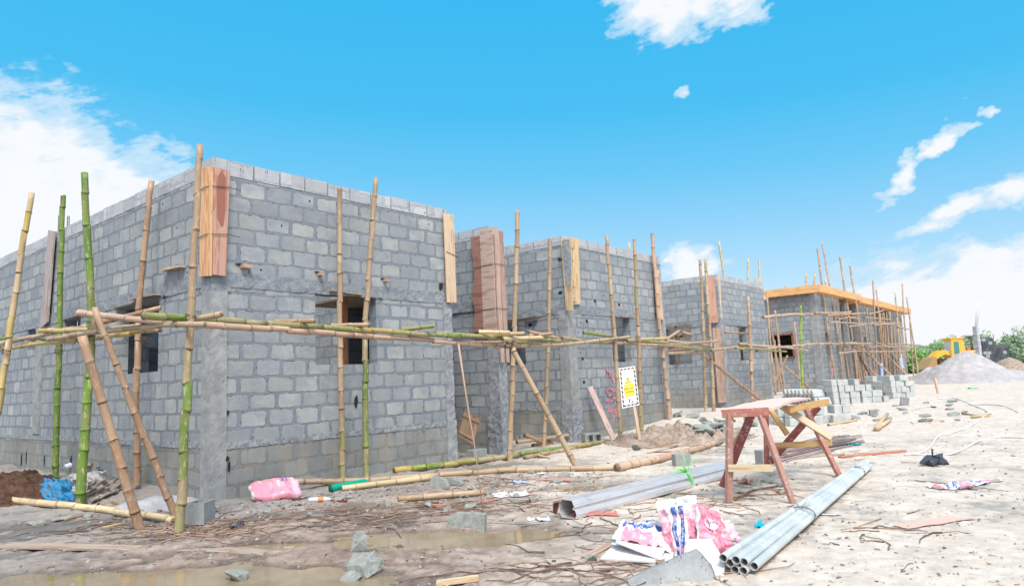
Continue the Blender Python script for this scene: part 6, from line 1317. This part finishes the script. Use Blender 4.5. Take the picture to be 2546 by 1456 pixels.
def scrap(px, py, w_, d__, col, label, seed, amp=.03, name='plastic_scrap', mat='plain', yaw_=None, cat='scrap'):
    c = G(px, py); a = yaw_ if yaw_ is not None else random.Random(seed).uniform(-.6, .6); ux = Vector((RV.x*math.cos(a)+FV.x*math.sin(a), RV.y*math.cos(a)+FV.y*math.sin(a), 0)); uy = Vector((-ux.y, ux.x, 0))
    mb, S, n = sheet(c-ux*w_/2, c+ux*w_/2, c+ux*w_*.4+uy*d__, c-ux*w_*.5+uy*d__*.8, 16, 10, amp, seed, fold=3, thick=.005, col=col); return tag(mb.obj(name, mat, loc=c), label, cat)
W_ = (.66, .68, .74)
scrap(1280, 1235, .5, .25, W_, 'white crumpled plastic sheet lying before the green and pink litter', 70, .07); scrap(1245, 1232, .25, .15, W_, 'small white plastic wad left of the crumpled sheet', 71, .05)
scrap(1290, 1200, .25, .1, (.4, .5, .75), 'blue and white wrapper behind the white plastic sheet', 72, .04); scrap(1375, 1195, .55, .3, (.52, .25, .21), 'faded red paper lying flat in the middle of the sand', 73, .02, 'paper_scrap'); scrap(1218, 1247, .3, .1, (.46, .20, .17), 'red cardboard piece right of the thin cane', 74, .03, 'paper_scrap')
scrap(1340, 1295, .26, .12, (.68, .71, .78), 'white plastic scrap on wet sand left of the steel channel', 75, .03); scrap(1480, 1282, .55, .22, (.48, .17, .14), 'red scrap sheet sticking out under the steel channel', 76, .03, 'paper_scrap'); scrap(1440, 1278, .3, .2, (.55, .33, .28), 'pale red paper by the mouth of the steel channel', 77, .02, 'paper_scrap')
scrap(1353, 1178, .22, .1, (.6, .66, .75), 'pale blue plastic scrap by the long tan bamboo', 78, .03); scrap(1700, 1260, .2, .1, (.5, .48, .7), 'lilac scrap between steel channel and sacks', 79, .02)
scrap(1648, 1108, .28, .14, (.72, .42, .48), 'pink and white paper wad on the red earth heap', 80, .06); scrap(1660, 1124, .55, .2, (.46, .22, .17), 'flat red paper under the thick pinkish bamboo', 81, .02, 'paper_scrap')
scrap(1862, 1204, .32, .2, (.52, .33, .23), 'brown torn cardboard under the trestle', 82, .07, 'cardboard_piece'); scrap(1838, 1226, .3, .1, (.55, .40, .3), 'flat cardboard strip at the trestle front leg', 83, .03, 'cardboard_piece')
scrap(2128, 1108, .24, .14, (.0, .33, .45), 'turquoise cloth lying on the steel rod bundle', 84, .07, 'rag'); scrap(2370, 1218, .5, .26, (.62, .52, .55), 'pink and grey sack fragment on the right sand, left of two', 85, .07, 'sack_fragment', 'sack')
scrap(2452, 1205, .75, .3, (.62, .4, .45), 'pink and white sack fragment reaching the right picture edge', 86, .06, 'sack_fragment', 'sack')
scrap(2345, 1304, .9, .22, (.60, .40, .33), 'faded pinkish sheet half buried in the right sand', 87, .015, 'paper_scrap', yaw_=.35); scrap(2070, 1282, .2, .07, (.66, .64, .72), 'small pale lilac scrap on the sand right of the pipes', 88, .02)
scrap(2420, 967, .45, .3, (.1, .6, .25), 'tiny green scrap at the foot of the big sand heap', 89, .06); scrap(1960, 1335, .22, .14, (.72, .72, .76), 'crumpled white plastic beside the wire lashing of the pipes', 90, .06)
scrap(1960, 938+14, .3, .2, (.5, .4, .7), 'lilac scrap left of the leaning block rows', 91, .05); scrap(705, 1364, .24, .03, (.72, .66, .12), 'yellow plastic strip lying by the puddle in the left foreground', 92, .01)
scrap(590, 1312, .14, .12, (.06, .06, .08), 'small black plastic wad on the root litter', 93, .07)
for (px, py, w_, d_, cc, lb, sd_) in LATE: scrap(px, py, w_, d_, cc, lb, sd_, .06, mat='tarp')
for i, (a, b_) in enumerate((((232, 1268), (330, 1236)), ((205, 1285), (160, 1296)), ((345, 1278), (400, 1262)))): LATE2.append((a, b_))
# black scorched clump on the right sand
mb = MB(); c = G(2322, 1156)
for i in range(9): chunk(mb, c+Vector((rr_.uniform(-.2, .2), rr_.uniform(-.12, .12), rr_.uniform(.02, .12))), rr_.uniform(.05, .11), 300+i, (.06, .065, .085), flat=.8)
tube(mb, [c+Vector((0, 0, .1)), c+Vector((.03, 0, .24)), c+Vector((-.03, 0, .26)), c+Vector((-.05, 0, .12))], .008, 5, col=(.05, .05, .06)); tag(mb.obj('tangled_rags', 'plain', loc=c), 'black tangled clump lying on the right sand by the white hose', 'clump')
# sticks that can be told apart
def stick(pts, r_, col, label, z=0, name='stick', mat='wood', r1=None):
    P = []
    for (x, y) in pts: g_ = G(x, y); g_.z += r_+z; P.append(g_)
    mb = MB(); tube(mb, P, [r_+((r1 or r_*.5)-r_)*i/(len(P)-1) for i in range(len(P))], 7, col=col); return tag(mb.obj(name, mat, loc=P[0]), label, 'stick')
stick([(2180, 1072), (2195, 1050), (2208, 1034)], .07, (.50, .38, .24), 'short thick split log on the sand right of the steel rods, left of two'); stick([(2182, 1070), (2205, 1055), (2216, 1046)], .06, (.56, .44, .3), 'short thick split log on the sand right of the steel rods, right of two')
stick([(1822, 1246), (1870, 1222), (1950, 1208)], .02, (.20, .13, .09), 'dark crooked branch lying between the trestle legs'); stick([(2190, 1290), (2135, 1310), (2090, 1318)], .008, (.42, .28, .18), 'thin curved twig on the sand right of the pipes')
stick([(2275, 1195), (2380, 1205), (2508, 1222)], .008, (.35, .26, .18), 'long thin twig before the sack fragments at right'); stick([(2392, 1028), (2435, 1034), (2465, 1030)], .025, (.40, .28, .18), 'small brown branch on the far sand inside the hose loop'); stick([(2415, 1038), (2462, 1036)], .04, (.58, .44, .25), 'short yellowish stick inside the hose loop')
for (a, b_), lb in zip(LATE2, ('brown stick between the sacks and the brown props', 'short dark stick below the cream bamboo at left', 'thin reddish stick between the crossed props')): stick([a, ((a[0]+b_[0])/2, (a[1]+b_[1])/2-2), b_], .022, (.30, .19, .12), lb)
# wood pile in the recess
for i, (a, b_, r_, pl, lb) in enumerate([((1285, 1098), (1428, 1080), .05, 'tan', 'longest bamboo of the wood pile in the recess'), ((1330, 1092), (1400, 1116), .05, 'brown', 'bamboo lying crosswise under the recess pile'), ((1305, 1080), (1345, 1098), .06, 'brown', 'greyish stick on the left of the recess pile'), ((1352, 1076), (1375, 1108), .05, 'brown', 'stick standing up in the recess pile'), ((1325, 1108), (1375, 1106), .06, 'brown', 'short log at the front of the recess pile')]):
    A = AX(a[0], a[1], 1, .35); B = AX(b_[0], b_[1], 1, .1+i*.05); mb = MB(); bamboo(mb, A, B, r_, r_*.9, PAL[pl], .02, .5, 7, seed=500+i); tag(mb.obj('pile_stick', 'bamboo', loc=A), lb, 'stick', 'sticks piled in the recess')
# steel rods bundle behind the trestle
rods = random.Random(8)
for i in range(26):
    u = rods.random(); A = G(1945+rods.uniform(-20, 14), 1118+u*34); B = G(2100+rods.uniform(0, 60), 1088+u*22+rods.uniform(-3, 3)); h_ = .03+.10*rods.random(); A.z += h_*.6; B.z += h_*.5; M_ = A.lerp(B, .5)+Vector((0, 0, rods.uniform(0, .06)))
    mb = MB(); tube(mb, [A, M_, B], .011, 5, col=rods.choice([(.28, .21, .2), (.38, .30, .30), (.2, .15, .14)])); tag(mb.obj('steel_rod', 'plain', loc=A), 'thin rusty grey steel rod in the loose bundle behind the trestle', 'steel rod', 'steel rods in a loose bundle')
# hoses
def hose(pts, r_, col, label):
    P = [G(*p_)+Vector((0, 0, r_)) for p_ in pts]; Q = []
    for i in range(len(P)-1):
        p0, p1, p2, p3 = P[max(0, i-1)], P[i], P[i+1], P[min(len(P)-1, i+2)]
        for k in range(8): t = k/8; Q.append(.5*((2*p1)+(-p0+p2)*t+(2*p0-5*p1+4*p2-p3)*t*t+(-p0+3*p1-3*p2+p3)*t**3))
    Q.append(P[-1]); mb = MB(); tube(mb, Q, r_, 8, col=col); return tag(mb.obj('hose', 'plastic', loc=P[0]), label, 'hose')
hp2 = lambda x, y: ((3000+x/1.785)/1.522, (1400+y/1.785)/1.522)
hose([hp2(*q) for q in [(985, 195), (1100, 195), (1190, 232), (1305, 275), (1305, 305), (1200, 380), (1080, 425), (985, 450), (935, 515), (870, 560), (760, 577)]], .018, (.66, .60, .62), 'long pale hose winding in an S from the stake across the right sand')
hose([hp2(*q) for q in [(780, 572), (900, 578), (1050, 575), (1150, 540), (1260, 482), (1380, 457), (1560, 460)]], .017, (.64, .58, .60), 'pale hose branch running off the right picture edge')
hose([hp2(*q) for q in [(800, 275), (900, 252), (1190, 236), (1400, 240), (1520, 285)]], .016, (.62, .50, .48), 'pinkish hose crossing behind the pale one on the far sand')
A = G(2333, 978); mb = MB(); plank(mb, A-Vector((0, 0, .1)), UP(A, 2324, 938), .09, .06, (-.6, -1, 0), (.62, .46, .36)); tag(mb.obj('wooden_stake', 'wood', loc=A), 'thin wooden stake standing before the big sand heap', 'stake')

# ---------------------------------------------------------------- yellow loader
ld = thing('wheel_loader', 'yellow wheel loader with green-tinted cab parked behind the sand heap', 'loader', DP(2370, 928, 60))
lo = DP(2382, 930, 68); lo.z = .35; LX = RV.to_3d()*.86; LY = FV.to_3d()*.86; LZ = Vector((0, 0, 1.04))
LP = lambda x, y, z: lo+LX*x+LY*y+LZ*z
YE, YD = (.72, .40, .06), (.62, .34, .05)
def lb_(name, x0, x1, y0, y1, z0, z1, col=YE, mat='plain', par=None, bev=.04):
    mb = MB(); obox(mb, LP((x0+x1)/2, (y0+y1)/2, (z0+z1)/2), LX*(x1-x0)/2, LY*(y1-y0)/2, LZ*(z1-z0)/2, col); return mb.obj(name, mat, par or ld, bevel=bev, seg=2)
lb_('chassis', -1.6, 2.9, -.6, .6, .75, 1.25, YD)
mb = MB(); slab(mb, [LP(-.95, -.7, 1.2), LP(.85, -.7, 1.2), LP(.62, -.7, 3.25), LP(-.75, -.7, 3.25)], LY, 1.4, YE); cab = mb.obj('cab', 'plain', ld, bevel=.05)
mb = MB(); slab(mb, [LP(-.6, -.72, 1.85), LP(.05, -.72, 1.85), LP(.05, -.72, 3.0), LP(-.5, -.72, 3.0)], LY, .03, (.5,)*3); mb.obj('side_window', 'tinted_glass', ld)
mb = MB(); slab(mb, [LP(.78, -.6, 1.9), LP(.72, -.72, 1.9), LP(.60, -.72, 3.05), LP(.62, -.6, 3.05)], LX, .02, (.7, .75, .8)); slab(mb, [LP(-.9, -.55, 1.8), LP(-.9, .55, 1.8), LP(-.78, .55, 3.0), LP(-.78, -.55, 3.0)], -LX, .03, (.45, .5, .52)); mb.obj('windscreen', 'plastic', ld)
lb_('roof', -.85, .75, -.78, .78, 3.22, 3.36, YE)
lb_('engine_hood', 1.15, 2.75, -.62, .62, 1.15, 1.95, YE); lb_('grille', 1.35, 2.35, -.66, -.63, 1.4, 1.8, (.06, .05, .05)); lb_('counterweight', 2.55, 2.95, -.8, .8, .9, 1.9, YD)
lb_('hood_top', 1.0, 2.95, -.66, .66, 1.93, 2.12, (.78, .52, .22)); lb_('air_filter', 1.25, 1.65, -.2, .2, 2.12, 2.4, (.55, .16, .05))
mb = MB(); tube(mb, [LP(1.95, 0, 2.0), LP(1.95, 0, 2.75)], .13, 10, col=(.10, .05, .05)); tube(mb, [LP(1.95, 0, 2.7), LP(1.95, 0, 3.15), LP(1.98, 0, 3.35), LP(2.06, 0, 3.42)], .05, 8, col=(.08, .06, .06)); mb.obj('exhaust_stack', 'plain', ld)
for sgn in (-.5, .5):
    mb = MB(); slab(mb, [LP(-.9, sgn, 1.7), LP(-1.0, sgn, 2.15), LP(-1.6, sgn, 2.3), LP(-2.3, sgn, 2.05), LP(-3.0, sgn, 1.5), LP(-3.1, sgn, 1.2), LP(-2.7, sgn, 1.3), LP(-2.1, sgn, 1.65), LP(-1.5, sgn, 1.85)], LY, .16, YE); mb.obj('lift_arm', 'plain', ld, bevel=.02)
mb = MB(); slab(mb, [LP(-2.9, -1.2, 1.7), LP(-3.3, -1.2, 1.5), LP(-4.2, -1.2, .55), LP(-3.3, -1.2, .45), LP(-2.85, -1.2, .9)], LY, 2.4, (.34, .22, .10)); mb.obj('bucket', 'plain', ld, bevel=.03)
lb_('hydraulic_cylinder', -2.2, -1.1, -.1, .1, 1.3, 1.5, (.15, .12, .1))
for wx in (-1.35, 1.75):
    for wy in (-.95, .95):
        mb = MB(); prof_ = [(-.22, .35), (-.25, .6), (-.2, .72), (0, .75), (.2, .72), (.25, .6), (.22, .35)]
        tube(mb, [LP(wx, wy+p_[0], .75) for p_ in prof_], [p_[1] for p_ in prof_], 24, col=(.03, .03, .03)); wh = mb.obj('wheel', 'plain', ld)
        mb = MB(); tube(mb, [LP(wx, wy-.24, .75), LP(wx, wy+.24, .75)], .34, 16, col=YE); wh['_o'] = tuple(lo) if False else ld['_o']; h_ = mb.obj('rim', 'plain', ld)

# ---------------------------------------------------------------- distant vegetation
def leaves(mb, c, r_, n, size, col, rnd, squash=.8):
    cl = [Vector((rnd.gauss(0, .5), rnd.gauss(0, .5), rnd.gauss(0, .4)*squash))*r_ for _ in range(max(6, n//90))]
    for i in range(n):
        k = rnd.choice(cl); d = Vector((rnd.gauss(0, 1), rnd.gauss(0, 1), rnd.gauss(0, 1))).normalized()*r_*.34*rnd.random()**.4
        p_ = c+k+d; a = Vector((rnd.gauss(0, 1), rnd.gauss(0, 1), rnd.gauss(0, 1))).normalized()*size*rnd.uniform(.6, 1.3); b_ = a.orthogonal().normalized()*size*rnd.uniform(.25, .5)
        t = rnd.uniform(.65, 1.35); mb.add([p_-a, p_+b_, p_+a, p_-b_], [(0, 1, 2, 3)], None, tuple(x*t for x in col))
vr = random.Random(21)
BU = [(2262, 905, 85, 1.6, (.22, .36, .12)), (2285, 893, 88, 2.4, (.21, .37, .11)), (2310, 888, 92, 2.3, (.24, .36, .15)), (2345, 880, 95, 2.6, (.26, .36, .18)), (2385, 872, 95, 3.0, (.30, .40, .22)), (2412, 875, 92, 2.6, (.28, .39, .21)), (2232, 905, 90, 2.2, (.2, .3, .09)), (2505, 862, 95, 2.8, (.20, .29, .17)), (2540, 870, 95, 3, (.16, .25, .1))]
bl_ = ['light green bush at the left end of the far thicket', 'bright green rounded bush below the small palm', 'green bush left of the yellow loader', 'pale green bush directly behind the loader arm', 'pale green leafy tree behind the loader cab', 'pale tree between loader cab and exhaust stack', 'green bush glimpsed through the last scaffold poles', 'dark green treetop right of the dark block wall', 'green treetop beyond the right picture edge']
for i, (px, py, dp, r_, cc) in enumerate(BU):
    c = DP(px, py, dp); t = thing('bush', bl_[i], 'bush', (c.x, c.y, .3), 'bushes of the far thicket'); mb = MB(); leaves(mb, c, r_, 1500, .22, cc, vr); leaves(mb, Vector((c.x, c.y, max(.6, c.z-r_*.8))), r_*1.1, 900, .22, cc, vr, .5); mb.obj('foliage', 'leaf', t)
    mb = MB(); tube(mb, [(c.x, c.y, .2), (c.x+.1, c.y, c.z*.5+.2), (c.x, c.y+.1, c.z)], [.14, .1, .05], 6, col=(.12, .09, .06)); mb.obj('trunk', 'plain', t)
def palm(px, py, pb, dp, R_, label, seed):
    rnd = random.Random(seed); top_ = DP(px, py, dp); t = thing('palm_tree', label, 'palm tree', (top_.x, top_.y, .3), 'palms of the far thicket')
    mb = MB(); tube(mb, [(top_.x+.3, top_.y, .1), (top_.x+.15, top_.y, top_.z*.5), top_], [.2, .16, .13], 8, col=(.22, .18, .14)); mb.obj('trunk', 'plain', t)
    mb = MB()
    for k in range(17):
        a = k/17*6.283+rnd.uniform(-.15, .15); el_ = rnd.uniform(.1, 1.2); pr = None; n = 13; d = Vector((math.cos(a), math.sin(a), 0)); p_ = top_.copy(); sl = el_
        for s_ in range(n):
            q = p_+(d*math.cos(sl)+Vector((0, 0, 1))*math.sin(sl))*R_/n; sl -= .19
            side = Vector((-d.y, d.x, 0)); lw_ = R_*.28*math.sin((s_+1.5)/(n+2)*3.14)
            g_ = rnd.uniform(.7, 1.25); cc = (.20*g_, .27*g_, .17*g_)
            for sg_ in (-1, 1):
                e = q+side*sg_*lw_+Vector((0, 0, -lw_*.45))+(q-p_)*.8
                mb.add([p_, q, e], [(0, 1, 2)], None, cc)
            p_ = q
    mb.obj('frond', 'leaf', t); return t
palm(2300, 868, 900, 100, 2.6, 'grey-green palm at the left of the far thicket', 1); palm(2338, 862, 900, 105, 2.2, 'small palm whose drooping fronds show left of the loader cab', 2); palm(2350, 848, 900, 105, 1.8, 'palm tip just above the loader cab roof line', 3)
palm(2427, 845, 900, 95, 3.0, 'largest grey-green palm left of the concrete column', 4); palm(2392, 855, 900, 105, 2.0, 'small palm seen between loader cab and the large palm', 5); palm(2258, 880, 900, 110, 2.4, 'palm seen through the last scaffold poles', 6); palm(2245, 885, 900, 100, 2.4, 'palm just right of the roofed house end', 7)

# ---------------------------------------------------------------- root and twig litter, grit
tw = MB(); r5 = random.Random(31)
def twig(x, y, L, a, r_, col):
    P = []; n = 6; z_up = 0
    for i in range(n+1): P.append(Vector((x, y, gz(x, y)+r_*.8+abs(r5.gauss(0, .006))))); a += r5.gauss(0, .35); x += math.cos(a)*L/n; y += math.sin(a)*L/n
    tube(tw, P, [r_*(1-.6*i/n) for i in range(n+1)], 5, col=col)
zones = [((560, 1310), 150, 22, 75, .6), ((880, 1285), 170, 30, 60, .6), ((1120, 1262), 110, 16, 50, .55), ((440, 1320), 110, 16, 60, .6), ((1560, 1330), 190, 55, 60, .5), ((1750, 1245), 190, 40, 45, .5), ((1180, 1200), 250, 22, 60, .4), ((250, 1320), 150, 30, 30, .5), ((1500, 1420), 260, 25, 38, .7), ((1900, 1210), 90, 30, 26, .45), ((2150, 1150), 220, 60, 18, .4), ((1330, 1250), 120, 25, 34, .5), ((2250, 1330), 200, 60, 14, .35), ((1700, 1400), 160, 16, 34, .4)]
for (cx, cy), sx, sy, n, L in zones:
    for _ in range(int(n*.8)):
        px = min(2600, cx+r5.gauss(0, sx*.5)); py = min(1470, cy+r5.gauss(0, sy*.6)); p_ = G(px, max(py, 1110)); t = r5.uniform(.7, 1.2); base_ = r5.choice([(.20, .12, .085), (.28, .18, .13), (.36, .26, .19), (.13, .09, .07)])
        twig(p_.x, p_.y, L*r5.uniform(.4, 1.7), -YAW*0+r5.gauss(math.atan2(RV.y, RV.x), .5)+(3.14 if r5.random() < .5 else 0), r5.uniform(.003, .009), tuple(c_*t for c_ in base_))
tag(tw.obj('twig_litter', 'plain', loc=(0, -3, 0)), 'tangled brown roots and twigs strewn over the mud', 'twigs', kind='stuff')
gr = MB(); r6 = random.Random(44)
for i in range(2600):
    t = r6.random()
    if t < .55: px = r6.uniform(300, 1500); py = 1250-(px-560)*.10+r6.expovariate(1/38)
    elif t < .8: px, py = r6.uniform(20, 2560), r6.uniform(1230, 1470)
    else: px, py = r6.uniform(1300, 2560), r6.uniform(1040, 1300)
    p_ = G(px, max(py, 1030)); s_ = r6.uniform(.005, .02)*(1+(p_-CAM).length*.05); g_ = r6.uniform(.6, 1.2); cc = r6.choice([(.3, .31, .3), (.36, .33, .29), (.22, .2, .18), (.26, .18, .13)])
    chunk(gr, (p_.x, p_.y, gz(p_.x, p_.y)+s_*.2), s_, i, tuple(c_*g_ for c_ in cc), flat=.6, n=6)
tag(gr.obj('grit', 'plain', loc=(0, -3, 0)), 'small stones and crumbs scattered over the ground', 'grit', kind='stuff')
